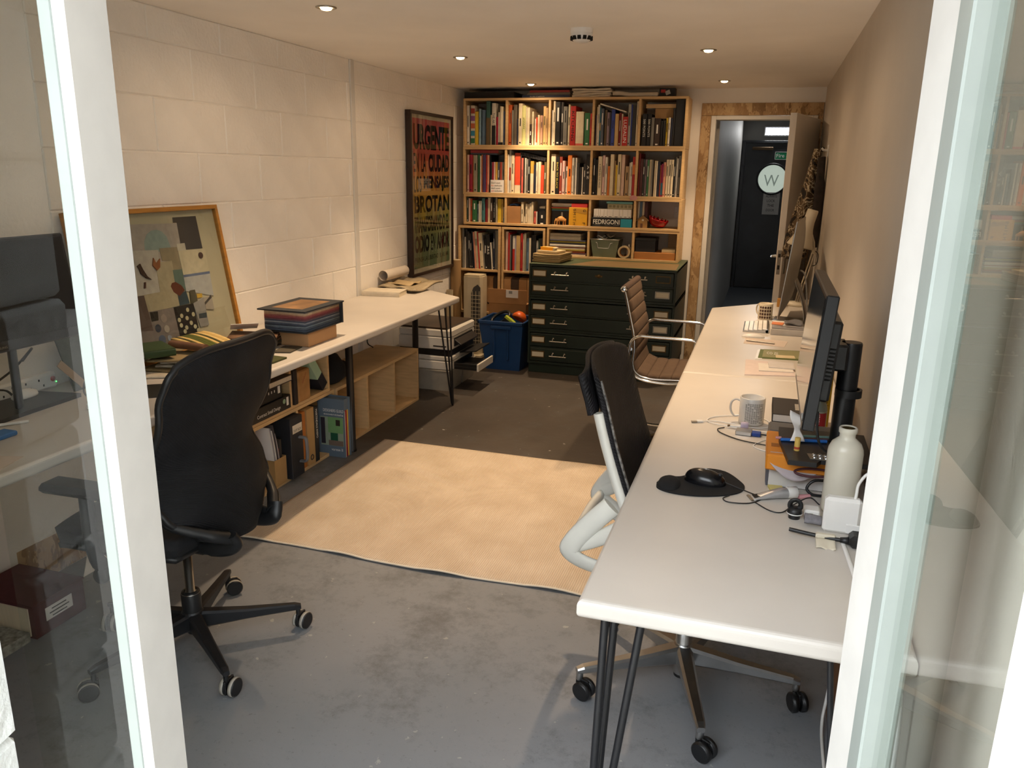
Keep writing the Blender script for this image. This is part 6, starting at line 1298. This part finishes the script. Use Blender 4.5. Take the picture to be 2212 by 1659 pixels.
us = thing('usb_cable_end', 'silver usb plug lying left of the printed mug', 'plug', (-.16, 2.63, T)); part('plug_shell', B().box(-.185, 2.619, T+.001, -.166, 2.631, T+.006, .001).turn(.35, (-.17, 2.625, T)), m_steel, us); part('plug_grip', B().box(-.167, 2.62, T+.0005, -.145, 2.634, T+.008, .002).turn(.35, (-.17, 2.625, T)), m_white, us)
ad = thing('usb_adapter', 'silver adapter box with a blue plug before the mug', 'adapter', (0, 2.55, T)); part('adapter_body', B().box(-.038, 2.535, T, .012, 2.575, T+.014, .002).turn(-.08, (0, 2.55, T)), m_alu, ad); part('blue_plug', B().box(.012, 2.538, T+.001, .040, 2.566, T+.013, .002).turn(-.08, (0, 2.55, T)), cm('#1d3f8c'), ad); part('blue_cable', B().tube(smooth_pts([(.04, 2.55, T+.006), (.08, 2.55, T+.005), (.13, 2.545, T+.004)], 4), .003, 6), m_black, ad)
pc_ = thing('cable_end', 'white cable plug with a lilac grip before the mug', 'plug', (-.03, 2.6, T)); part('lilac_grip', B().lathe([(0, -.012), (.012, -.012), (.013, 0), (.012, .012), (0, .012)], (-.012, 2.603, T+.0135), 14, ax='x'), cm('#b9aec6'), pc_); part('plug_body', B().box(-.058, 2.597, T+.005, -.024, 2.609, T+.012, .002), m_white, pc_); part('plug_tip', B().box(-.066, 2.599, T+.006, -.058, 2.607, T+.011), m_brass, pc_)
solo('black_usb_cable', B().tube(smooth_pts([(-.075, 2.59, T+.004), (-.095, 2.57, T+.003), (-.08, 2.53, T+.003), (-.02, 2.48, T+.003), (.06, 2.455, T+.003), (.10, 2.44, T+.003)], 6), .002, 6), m_black, 'black usb cable bending before the silver adapter', 'cable')
nb = thing('notebook', 'small black hardback lying under the right monitor', 'book', (.14, 2.83, T)); part('cover', B().box(.073, 2.725, T, .195, 2.94, T+.003, .001).box(.073, 2.725, T+.027, .195, 2.94, T+.030, .001).box(.073, 2.725, T, .076, 2.94, T+.03, .001), mat('black_cover', '#1b1717', .6), nb); part('pages', B().box(.0765, 2.728, T+.003, .192, 2.937, T+.027), mat('white_page_edges', '#c9c6c2', .9), nb)
q = B(); quad(q, (.155, 2.83, T+.0302), (0,1,0), (-1,0,0), .08, .014); part('cover_title', q, cm('#8f8a82'), nb)
# books under the monitor base
bb1 = thing('book', 'thick grey bound book with white page edges under the monitor base', 'book', (.17, 2.22, T))
part('cover', B().box(.058, 2.123, T, .285, 2.40, T+.003, .001).box(.058, 2.123, T+.054, .285, 2.40, T+.057, .001).tube([(.060, 2.123, T+.0285), (.060, 2.40, T+.0285)], .0285, 14, sq=(1, .16)), mat('grey_binding', '#55545a', .6), bb1); part('pages', B().box(.064, 2.119, T+.003, .282, 2.398, T+.054), mat('white_page_edges', '#c9c6c2', .9, var=.15, vs=120, stretch=(.05, 1, 6)), bb1)
bb2 = thing('book', 'orange covered book lying on the grey bound one', 'book', (.17, 2.23, T+.0575)); part('cover', B().box(.052, 2.085, T+.0575, .285, 2.30, T+.1005, .004), mat('orange_cover', '#d9861f', .5, var=.04), bb2); q = B(); quad(q, (.075, 2.17, T+.1007), (1,0,0), (0,1,0), .022, .03); part('cover_print', q, cm('#9a5a18'), bb2)
tr_ = thing('desk_tray', 'grey desk tray lying behind the monitor base', 'tray', (.14, 2.33, T+.058)); part('tray_body', B().box(.056, 2.305, T+.058, .285, 2.398, T+.10, .006), mat('grey_tray', '#65625f', .5), tr_)
mo = thing('monitor', 'black monitor on a column stand seen edge on at the right desk', 'monitor', (.2, 2.2, T+.101))
zb = T+.1012
part('base', B().prism([(.083, 2.195), (.104, 2.020), (.172, 2.020), (.184, 2.05), (.308, 2.05), (.308, 2.30), (.083, 2.30)], 'z', zb, zb+.013), m_black, mo)
part('column', B().lathe([(0, zb+.013), (.027, zb+.013), None, (.027, 1.125), (.025, 1.130), None, (0, 1.130)], (.238, 2.215, 0), 24), m_bez, mo)
part('cable_ring', B().lathe([(.028, .985), (.034, .985), None, (.034, 1.005), None, (.028, 1.005), None, (.028, .985)], (.244, 2.212, 0), 24), m_black, mo)
tl2 = lambda b: b.turn(math.radians(3.8), (.120, 2.2, .968), 'Y')
part('casing', tl2(B().box(.121, 1.932, .962, .150, 2.472, 1.288, .003)), m_bez, mo)
part('screen', tl2(B().box(.1195, 1.944, .982, .1212, 2.460, 1.278)), m_screen, mo)
part('rear_box', tl2(B().box(.150, 2.00, 1.02, .176, 2.40, 1.22, .006)), m_bez, mo)
for k in range(9): part('vent_slot', tl2(B().box(.156, 1.9985, 1.075+k*.0095, .170, 2.0005, 1.079+k*.0095)), m_dark, mo)
part('mount', B().box(.168, 2.16, 1.06, .228, 2.26, 1.13, .006), m_bez, mo)
part('power_cable', B().tube(smooth_pts([(.16, 2.03, .985), (.165, 2.03, .93), (.18, 2.04, .89), (.215, 2.06, .866), (.25, 2.10, .862)], 5), .0035, 6), m_black, mo)
# bits on the base
solo('blue_pen', B().tube([(.086, 2.168, zb+.0175), (.205, 2.192, zb+.0175)], .0045, 10), cm('#1f63b4'), 'blue pen lying across the monitor base', 'pen')
pn = thing('pencil', 'dark pencil with a pink end behind the blue pen', 'pencil', (.14, 2.2, zb+.013)); part('shaft', B().tube([(.088, 2.186, zb+.0165), (.21, 2.215, zb+.0165)], .0035, 6), cm('#4b2d2d'), pn); part('eraser', B().tube([(.074, 2.183, zb+.0165), (.088, 2.186, zb+.0165)], .004, 8), cm('#c58d8d'), pn)
solo('green_pen', B().tube([(.12, 2.215, zb+.017), (.22, 2.235, zb+.017)], .004, 8), cm('#6d8f88'), 'pale green pen lying behind the pencil on the monitor base', 'pen')
lb = thing('lip_balm', 'yellow lip balm tube standing on the monitor base', 'lip balm', (.126, 2.103, zb+.013)); part('tube_body', B().lathe([(0, zb+.0132), (.0072, zb+.0132), None, (.0072, zb+.048), None, (0, zb+.048)], (.126, 2.103, 0), 14), cm('#d6b25a'), lb); part('red_mark', B().lathe([(.0074, zb+.018), (.0074, zb+.024)], (.126, 2.103, 0), 14), cm('#b5432e'), lb)
bl = thing('blister_pack', 'silver blister pack of tablets on the monitor base', 'blister pack', (.175, 2.065, zb+.013)); part('foil', B().prism([(.150, 2.085), (.157, 2.045), (.205, 2.047), (.205, 2.087)], 'z', zb+.0132, zb+.0146), m_steel, bl)
for i in range(3):
    for j in range(2): part('tablet', B().lathe([(.0065, 0), (.006, .003), (.003, .005), (0, .0055)], (.168+.014*i, 2.056+.018*j, zb+.0146), 12), m_alu, bl)
solo('paper_scrap', B().sheet(lambda u, v: (.108+.030*v+.008*math.sin(5*u+2*v), 2.125+.012*math.sin(6*u)+.008*v, zb+.030+.085*u-.02*v*u), 8, 5, .0012), m_paper, 'crumpled white paper scrap propped before the monitor corner', 'paper')
ev = thing('envelope', 'crumpled grey envelope draped over the stacked books', 'envelope', (.14, 2.07, T+.05)); part('sheet', B().sheet(lambda u, v: (.062+.135*u, 2.112-.004-.10*v*(.35+.65*math.sin(PI*min(1, u*.8+.15)))*.35, T+.1015-.062*v*math.sin(PI*min(1, .12+u*.75))), 12, 8, .0012), mat('greyish_paper', '#b3a8ab', .8, var=.04), ev)
solo('maroon_strap', B().tube(smooth_pts([(.205, 2.075, T+.078), (.175, 2.070, T+.080), (.145, 2.068, T+.078), (.125, 2.062, T+.072), (.135, 2.055, T+.066), (.17, 2.055, T+.064), (.20, 2.06, T+.066)], 5), .0032, 8), cm('#4a1f25'), 'maroon cord strap looped over the grey envelope', 'strap')
solo('black_cord_loop', B().tube(smooth_pts([(.205, 2.09, T+.045), (.175, 2.085, T+.042), (.160, 2.08, T+.022), (.175, 2.075, T+.008), (.21, 2.08, T+.006)], 5), .004, 8), m_black, 'black cord loop hanging before the page edges', 'cable')
solo('sticky_notes', B().prism([(.064, 2.115), (.072, 2.075), (.108, 2.08), (.100, 2.118)], 'z', T, T+.006), cm('#cfc177'), 'pad of yellow sticky notes beside the grey bound book', 'sticky notes')
# aluminium bottle and cap
wb2 = thing('water_bottle', 'cream enamelled metal bottle without its cap on the right desk', 'bottle', (.232, 2.0, T))
part('bottle_body', B().lathe([(0, T+.001), (.036, T+.001), (.0405, T+.005), (.0415, T+.012), (.0415, T+.158), (.040, T+.168), (.034, T+.182), (.024, T+.191), (.0185, T+.196), (.0185, T+.206), (.0215, T+.209), (.0215, T+.219), (.0195, T+.222), (.0165, T+.221), (.0165, T+.18), (0, T+.18)], (.232, 2.0, 0), 40), mat('cream_enamel', '#d2cdbd', .25, var=.03, vs=10), wb2)
part('neck_lining', B().lathe([(.0163, T+.219), (.0163, T+.185), (0, T+.1845)], (.232, 2.0, 0), 24), mat('gold_lining', '#6b5836', .3, .8), wb2)
cp = thing('bottle_cap', 'black bottle cap with a finger loop standing on the right desk', 'bottle cap', (.127, 1.92, T))
part('thread', B().lathe([(0, T), (.014, T), None, (.0145, T+.012), None, (0, T+.012)], (.127, 1.925, 0), 20), m_gloss, cp); part('seal_ring', B().lathe([(.015, T+.011), (.0185, T+.012), (.0185, T+.014), (.015, T+.015)], (.127, 1.925, 0), 20), m_white, cp)
part('skirt', B().lathe([(.018, T+.0145), (.0175, T+.02), (.014, T+.027), (0, T+.028)], (.127, 1.925, 0), 20), m_black, cp)
part('finger_loop', B().tube([(.127+.0125*math.cos(a), 1.925, T+.034+.0125*math.sin(a)) for a in [2*PI*i/20 for i in range(20)]], .0042, 8, closed=True, sq=(1, 1.7)), m_black, cp)
ht = thing('hand_cream', 'silver hand cream tube with a white cap lying by the sticky notes', 'tube', (.085, 2.03, T))
def htf(u, v):
    a = 2*PI*v; w = .017-.001*u; h = .0015+.0125*min(1, u*1.25)
    return Vector((-.062+.095*u, w*math.cos(a), h+.0005+h*math.sin(a)*.97))
Mh = Matrix.Translation((.080, 2.035, T)) @ Matrix.Rotation(math.radians(22), 4, 'Z')
part('tube_body', B().add([htf(i/10, j/16) for i in range(11) for j in range(16)], [(i*16+j, i*16+(j+1) % 16, (i+1)*16+(j+1) % 16, (i+1)*16+j) for i in range(10) for j in range(16)]+[tuple(range(16))], True).xf(Mh), mat('silver_tube', '#b9babd', .3, .6), ht)
part('cap', B().lathe([(0, .033), (.0150, .033), None, (.0155, .058), (.012, .060), (0, .060)], (0, 0, .0155), 18, ax='x').xf(Mh), m_white, ht); part('crimp', B().box(-.066, -.018, .0005, -.060, .018, .004).xf(Mh), m_steel, ht); part('label_print', B().box(-.055, -.010, .0065, -.040, .010, .0085).turn(math.radians(-7), (-.05, 0, .007), 'Y').xf(Mh), m_ink, ht)
solo('pink_marker', B().tube([(.140, 2.052, T+.006), (.168, 2.066, T+.006)], .006, 10), cm('#c78f93'), 'stub of a pink marker behind the hand cream', 'marker')
# chargers and cables
pb_ = thing('power_adapter', 'white square power adapter standing against the door post', 'charger', (.225, 1.87, T))
part('brick', B().box(.187, 1.862, T+.001, .268, 1.890, T+.088, .007), m_white, pb_); part('cable', B().tube(smooth_pts([(.252, 1.876, T+.086), (.253, 1.876, T+.10), (.256, 1.88, T+.125), (.275, 1.885, T+.15), (.295, 1.89, T+.13), (.302, 1.9, T+.05), (.30, 1.92, T+.004)], 5), .0035, 8), m_white, pb_); part('prong_base', B().box(.238, 1.858, T+.006, .268, 1.8625, T+.028, .001), m_white, pb_)
hu = thing('usb_hub', 'small white hub box beside the bottle', 'hub', (.17, 1.95, T)); part('hub_body', B().box(.150, 1.935, T, .186, 1.972, T+.020, .003), m_white, hu); part('port', B().box(.160, 1.9342, T+.007, .170, 1.9355, T+.013), m_steel, hu)
solo('felt_case', B().sheet(lambda u, v: (.148+.038*u, 1.905-.030*v, T+.012+.014*math.sin(PI*v)*(1-.3*u)), 6, 8, .010), mat('grey_felt', '#77757a', .95, var=.2, vs=90), 'grey felt spectacle case in front of the white hub', 'case')
pl_ = thing('plug_cable', 'black power cord with plug and masking tape flag on the right desk', 'cable', (.19, 1.8, T))
part('cord', B().tube(smooth_pts([(.113, 1.826, T+.012), (.15, 1.818, T+.011), (.20, 1.810, T+.010), (.228, 1.806, T+.011)], 5), .0048, 10), m_black, pl_)
part('plug', B().box(.240, 1.782, T+.002, .285, 1.828, T+.032, .008), m_black, pl_); part('strain_relief', B().lathe([(0, .222), (.006, .222), (.010, .245), (0, .245)], (0, 1.805, T+.012), 10, ax='x'), m_black, pl_)
part('tape_wrap', B().box(.170, 1.807, T+.005, .214, 1.822, T+.0175, .003), mat('masking_tape', '#cfc7b4', .7), pl_)
part('tape_flag', B().sheet(lambda u, v: (.170+.042*u, 1.808-.040*v, T+.009-.008*v+.003*math.sin(7*u)*v), 8, 6, .0008), mat('masking_tape', '#cfc7b4', .7), pl_)
solo('flat_white_cable', B().tube(smooth_pts([(.228, 1.835, T+.003), (.233, 1.76, T+.003), (.240, 1.66, T+.003), (.252, 1.50, T+.003), (.268, 1.38, T+.004), (.283, 1.36, T-.02), (.300, 1.355, .65), (.300, 1.34, .45), (.285, 1.33, .2), (.26, 1.30, .03), (.2, 1.25, .006)], 6), .0045, 8, sq=(.7, 1.2)), m_white, 'flat white cable running over the near end of the right desk', 'cable')
solo('floor_cable', B().tube(smooth_pts([(.295, 2.35, .60), (.297, 2.25, .35), (.293, 2.19, .14), (.283, 2.16, .02), (.28, 2.0, .006), (.285, 1.75, .006)], 6), .0045, 8), m_white, 'white cable hanging behind the right desk to the floor', 'cable')
solo('wood_offcut', B().box(.300, 2.05, 0, .320, 2.24, .62, .002), mat('brown_offcut', '#7a5330', .7, var=.15, vs=12), 'narrow brown wood offcut leaning behind the right desk', 'board')
sn = thing('packet', 'yellow and white paper packet propped on the right wall', 'packet', (.315, 1.6, T)); part('packet_body', B().prism([(1.585, T), (1.62, T), (1.66, .92), (1.575, .955), (1.535, .935)], 'x', .316, .3225), cm('#c9b93a'), sn); part('packet_band', B().prism([(1.583, T+.001), (1.605, T+.001), (1.585, .85), (1.56, .85)], 'x', .3152, .316), m_paper, sn)
# behind the monitor
vb = thing('water_bottle', 'clear plastic water bottle with a red label behind the right monitor', 'bottle', (.2, 2.50, T)); part('bottle_body', B().lathe([(0, T), (.024, T), (.026, T+.01), (.025, T+.03), (.026, T+.04), (.026, T+.12), (.022, T+.135), (.011, T+.155), (.011, T+.165), (0, T+.165)], (.200, 2.52, 0), 24), mat('cloudy_pet', '#8b948c', .2), vb)
part('label', B().lathe([(.0264, T+.055), (.0264, T+.115)], (.200, 2.52, 0), 24), cm('#a8b0a0'), vb); part('red_label', B().lathe([(.0267, T+.06), (.0267, T+.11)], (.200, 2.52, 0), 24, frac=.25).turn(math.radians(-120), (.2, 2.52, 0)), cm('#a3202a'), vb)
text('Vittel', (.198, 2.492, T+.085), (0,0,1), (-1,0,0), .044, .014, m_wink, vb)
solo('delivery_note', B().box(.168, 2.42, T, .215, 2.424, T+.045).turn(math.radians(-12), (.19, 2.42, T), 'X'), m_paper, 'small white printed slip before the water bottle', 'paper')
ybk = thing('book', 'yellow spined upright book behind the monitor column', 'book', (.22, 2.66, T)); part('cover', B().box(.213, 2.60, T, .240, 2.80, T+.25, .002), cm('#c9a523'), ybk); text('dynamic', (.2265, 2.5995, T+.15), (0,0,-1), (1,0,0), .12, .016, m_ink, ybk)
# ================================================================== RIGHT WORKTOP, FAR HALF
kbd = thing('keyboard', 'slim silver keyboard with white keys on the far right desk', 'keyboard', (-.01, 4.50, T))
part('tray', B().prism([(-.076, T+.001), (.053, T+.001), (.053, T+.016), (.046, T+.018), (-.076, T+.005)], 'y', 4.345, 4.645), m_alu, kbd)
for r_ in range(5):
    for c_ in range(12):
        xk = -.070+r_*.0235; yk = 4.352+c_*.0242; zk = T+.0052+(xk+.076)*.108
        part('key', B().box(xk, yk, zk, xk+.020, yk+.0205, zk+.0028, .0008), m_white, kbd)
part('battery_tube', B().tube([(.048, 4.345, T+.0095), (.048, 4.645, T+.0095)], .009, 14), m_alu, kbd)
im2 = B().lathe([(0, .017), (.015, .0155), (.026, .009), (.030, .002), (.030, 0), (0, 0)], (0,0,0), 24); im2.v = [Vector((v.x*1.9-.02, v.y*.95+4.215, v.z+T)) for v in im2.v]
solo('computer_mouse', im2, m_white, 'flat white mouse beside the silver keyboard', 'mouse')
def sheet_(nm, pg, z0, z1, m, label, cat='paper'): return solo(nm, B().prism(pg, 'z', z0, z1), m, label, cat)
sheet_('paper_sheet', [(-.062, 4.03), (.13, 4.01), (.15, 4.16), (-.055, 4.185)], T, T+.001, mat('pinkish_paper', '#cdbfb4', .85), 'pale sheet of paper beside the flat white mouse')
solo('silver_pen', B().tube([(-.05, 4.09, T+.005), (.085, 4.06, T+.005)], .004, 8), m_steel, 'silver pen lying on the pale sheet', 'pen')
mgz = thing('magazine', 'green bordered magazine on the far right desk', 'magazine', (.11, 3.8, T)); part('cover', B().prism([(.012, 3.715), (.22, 3.735), (.215, 3.93), (.02, 3.90)], 'z', T, T+.005), cm('#5f6a35'), mgz); part('cover_panel', B().prism([(.03, 3.73), (.205, 3.75), (.20, 3.915), (.036, 3.885)], 'z', T+.005, T+.0055), cm('#8c8a62'), mgz); text('CO ZE', (.075, 3.82, T+.0056), (1,0,0), (0,1,0), .05, .05, m_wink, mgz); part('ticket', B().prism([(.09, 3.73), (.175, 3.74), (.17, 3.80), (.088, 3.79)], 'z', T+.0056, T+.0064), mat('cream_paper', '#cdbd98', .9), mgz)
sheet_('magazine', [(.0, 3.69), (.03, 3.70), (.035, 3.93), (.008, 3.90)], T, T+.002, m_white, 'white booklet edge under the green magazine')
for k, (pg, hx, nm) in enumerate((([(-.035, 3.362), (.165, 3.41), (.16, 3.65), (-.04, 3.655)], '#d2c3be', 'widest pale pink'), ([(.02, 3.44), (.16, 3.46), (.155, 3.60), (.015, 3.58)], '#dad4cc', 'middle white'), ([(.06, 3.50), (.165, 3.50), (.16, 3.62), (.055, 3.60)], '#c7c2bf', 'topmost grey'))):
    sheet_('paper_sheet', pg, T+k*.0045, T+k*.0045+.004, cm(hx), f"{nm} paper of the loose pile at the desk seam")
pz = T
for k, (h_, hx, nm) in enumerate(((.030, '#c9c4bd', 'thick white book lowest'), (.012, '#b9b4b3', 'grey report'), (.008, '#cfc9c2', 'pale brochure'))):
    q = B().box(.064+.004*k, 4.316+.01*k, pz, .225, 4.47, pz+h_, .001); solo('report', q, cm(hx), f"{nm} in the pile in front of the big silver screen", 'book'); pz += h_+.0002
sheet_('leaflet', [(.065, 4.34), (.12, 4.33), (.13, 4.40), (.07, 4.41)], pz, pz+.003, cm('#cf7a4a'), 'orange and white leaflet on the pile before the silver screen')
solo('plastic_pouch', B().sheet(lambda u, v: (.13+.09*u, 4.33+.12*v, pz+.010+.005*math.sin(6*u+4*v)), 8, 8, .006), mat('grey_pouch', '#6f6f74', .3), 'crumpled grey plastic pouch on the pile before the silver screen', 'pouch')
mg2 = mug('mug', 'cream mug printed with rows of brown faces', (.032, 4.795), .040, .092, mat('cream_ceramic', '#cfc4ae', .25), hand=2.4)
for r_ in range(4):
    for c_ in range(5):
        a = -PI/2-.75+c_*.36; z = T+.014+r_*.019; cx_, cy_ = .032+.0403*math.cos(a), 4.795+.0403*math.sin(a)
        part('printed_face', B().add([(cx_+.0062*math.cos(2*PI*i/8)*-math.sin(a), cy_+.0062*math.cos(2*PI*i/8)*math.cos(a), z+.0075*math.sin(2*PI*i/8)) for i in range(8)]+[(cx_+.0004*math.cos(a), cy_+.0004*math.sin(a), z)], [(i, (i+1) % 8, 8) for i in range(8)]), cm('#4a2f26'), mg2)
solo('brown_glass_jar', B().lathe([(0, T), (.020, T), (.021, T+.006), (.021, T+.060), None, (.019, T+.060), (.019, T+.008), (0, T+.008)], (.052, 4.875, 0), 20), mat('brown_jar', '#4f3b30', .15), 'small brown glass jar beside the mug with faces', 'jar')
ic = thing('all_in_one_computer', 'big silver all in one computer seen edge on at the far right desk', 'computer', (.16, 4.80, T), rz=math.radians(-5.7))
ti = lambda b: b.turn(math.radians(5.4), (-.03, 0, .06), 'Y')
part('screen_edge', ti(B().box(-.036, -.325, .055, -.031, .325, .575, .001)), m_alu, ic, local=True)
def bkf(u, v):
    x = (u-.5)*2; y = (v-.5)*2
    return Vector((-.031+.034*(1-x**4)*(1-y**4), .325*x, .315+.26*y))
part('rear_shell', ti(B().add([bkf(i/16, j/16) for i in range(17) for j in range(17)], [(i*17+j, (i+1)*17+j, (i+1)*17+j+1, i*17+j+1) for i in range(16) for j in range(16)], True)), mat('satin_aluminium', '#a9a49a', .4, .5), ic, local=True)
part('display_glass', ti(B().box(-.0375, -.318, .15, -.036, .318, .568)), m_screen, ic, local=True)
part('stand', B().sheet(lambda u, v: ((.015+.075*math.sin(PI*.5*v)), -.09+.18*u, .24*(1-v)+.004), 4, 10, .006), m_alu, ic, local=True)
part('stand_foot', B().box(-.08, -.09, .0, .095, .09, .006, .002), m_alu, ic, local=True)
la = thing('desk_lamp', 'white adjustable desk lamp behind the silver computer', 'lamp', (.22, 5.38, T))
m_lw = mat('cream_lamp_enamel', '#cfc6b2', .35)
part('base', B().lathe([(0, T), (.075, T), (.078, T+.006), (.074, T+.018), (.02, T+.024), (0, T+.024)], (.222, 5.40, 0), 28), m_lw, la)
for dx in (-.008, .008): part('lower_arm', B().tube([(.222+dx, 5.40, T+.02), (.285+dx, 5.33, 1.085)], .004, 8), m_lw, la)
for dx in (-.012, .0, .012): part('spring', B().tube([(.225+dx, 5.385, T+.03), (.240+dx, 5.37, T+.14)], .0055, 8), m_steel, la)
part('knuckle', B().lathe([(0, -.014), (.014, -.014), (.014, .014), (0, .014)], (.288, 5.33, 1.09), 14, ax='y'), m_lw, la)
part('upper_arm', B().tube([(.288, 5.33, 1.09), (.280, 5.32, 1.15), (.262, 5.315, 1.20)], .006, 8), m_lw, la)
sh_ = B().lathe([(.0, .135), (.030, .135), (.033, .128), (.034, .06), (.040, .02), (.056, -.03), (.078, -.085), (.082, -.095), (.080, -.096), (.052, -.03), (.03, .05), (.028, .12), (0, .125)], (0,0,0), 32); sh_.turn(math.radians(14), ax='Y'); sh_.v = [v+Vector((.222, 5.30, 1.215)) for v in sh_.v]
part('shade', sh_, m_lw, la)
part('cable', B().tube(smooth_pts([(.285, 5.33, 1.10), (.310, 5.30, 1.08), (.308, 5.30, 1.02), (.285, 5.34, 1.0)], 5), .003, 6), m_black, la)
solo('arched_cable', B().tube(smooth_pts([(.205, 4.98, 1.01), (.230, 4.97, .99), (.250, 4.96, .90), (.262, 4.95, .80), (.27, 4.93, T+.005)], 5), .005, 8), m_white, 'thick white cord arching behind the silver computer', 'cable')
solo('looped_cable', B().tube(smooth_pts([(.30, 4.2, T+.10), (.285, 4.4, T+.13), (.268, 4.62, T+.10), (.272, 4.70, T+.04), (.28, 4.68, T+.006), (.30, 4.5, T+.006)], 6), .004, 8), m_black, 'black cord looping in front of the lamp base', 'cable')
solo('rust_cable', B().tube(smooth_pts([(.272, 4.60, T+.003), (.272, 4.85, T+.003), (.29, 5.0, T+.003), (.30, 5.15, T+.003)], 6), .0025, 6), cm('#8a4a2a'), 'thin rust coloured cord on the desk below the lamp', 'cable')
solo('small_carton', B().box(.10, 5.28, T, .15, 5.33, T+.05, .001), cm('#b3803a'), 'small orange carton behind the silver computer', 'box')
# ================================================================== COATS BEHIND THE DOOR
hk = thing('coat_hook', 'white coat hook rail on the right wall by the door', 'hook', (.315, 5.68, 1.70)); part('back_plate', B().box(.318, 5.655, 1.665, .3238, 5.705, 1.74, .001), m_white, hk); part('peg', B().tube([(.318, 5.68, 1.705), (.290, 5.68, 1.708), (.282, 5.68, 1.72)], .008, 10), m_white, hk)
def coat_mat():
    m = bpy.data.materials.new('patterned_brown_knit'); m.use_nodes = True; nt = m.node_tree; N = nt.nodes; L = nt.links; p = N['Principled BSDF']
    tc = N.new('ShaderNodeTexCoord'); n = N.new('ShaderNodeTexNoise'); n.inputs['Scale'].default_value = 9; n.inputs['Detail'].default_value = 2; n.inputs['Distortion'].default_value = 3; L.new(tc.outputs['Object'], n.inputs['Vector'])
    r = N.new('ShaderNodeValToRGB'); r.color_ramp.interpolation = 'CONSTANT'; e = r.color_ramp.elements; e[0].position = 0; e[0].color = (*lin('#171210'), 1); e[1].position = .43; e[1].color = (*lin('#5c4a34'), 1); e.new(.53).color = (*lin('#b8ab92'), 1); e.new(.585).color = (*lin('#4c3c2b'), 1); e.new(.68).color = (*lin('#1b1613'), 1)
    L.new(n.outputs['Fac'], r.inputs['Fac']); L.new(r.outputs['Color'], p.inputs['Base Color']); p.inputs['Roughness'].default_value = .95
    return m
def coatf(u, v):
    a = 2*PI*u; r = .02+.05*min(1, v*1.3)
    x = .262-.055*v*.9+r*math.cos(a)*(1+.2*math.sin(5*a+6*v))-.03*v; y = 5.69+r*1.7*math.sin(a)*(1+.15*math.sin(4*a+3)); z = 1.715-.70*v
    return Vector((min(x, .316), y, z))
co = thing('coat', 'patterned brown knitted coat hanging on the hook behind the door', 'coat', (.25, 5.7, 1.0))
part('coat_body', B().add([coatf(i/32, j/24) for j in range(25) for i in range(32)], [(j*32+i, j*32+(i+1) % 32, (j+1)*32+(i+1) % 32, (j+1)*32+i) for j in range(24) for i in range(32)]+[tuple(24*32+i for i in range(32))], True), coat_mat(), co)
part('sleeve', B().tube(smooth_pts([(.285, 5.60, 1.66), (.290, 5.575, 1.5), (.292, 5.57, 1.3), (.290, 5.58, 1.1)], 6), [.022]*6+[.028]*7+[.026]*6, 12, sq=(.8, 1.3)), mat('dark_knit', '#241c18', .95, var=.5, vs=20), co)
part('hanging_loop', B().tube(arc((.287, 5.68, 1.712), .012, 0, 2*PI, 12, 'xz')[:-1], .003, 6, closed=True), m_dark, co)
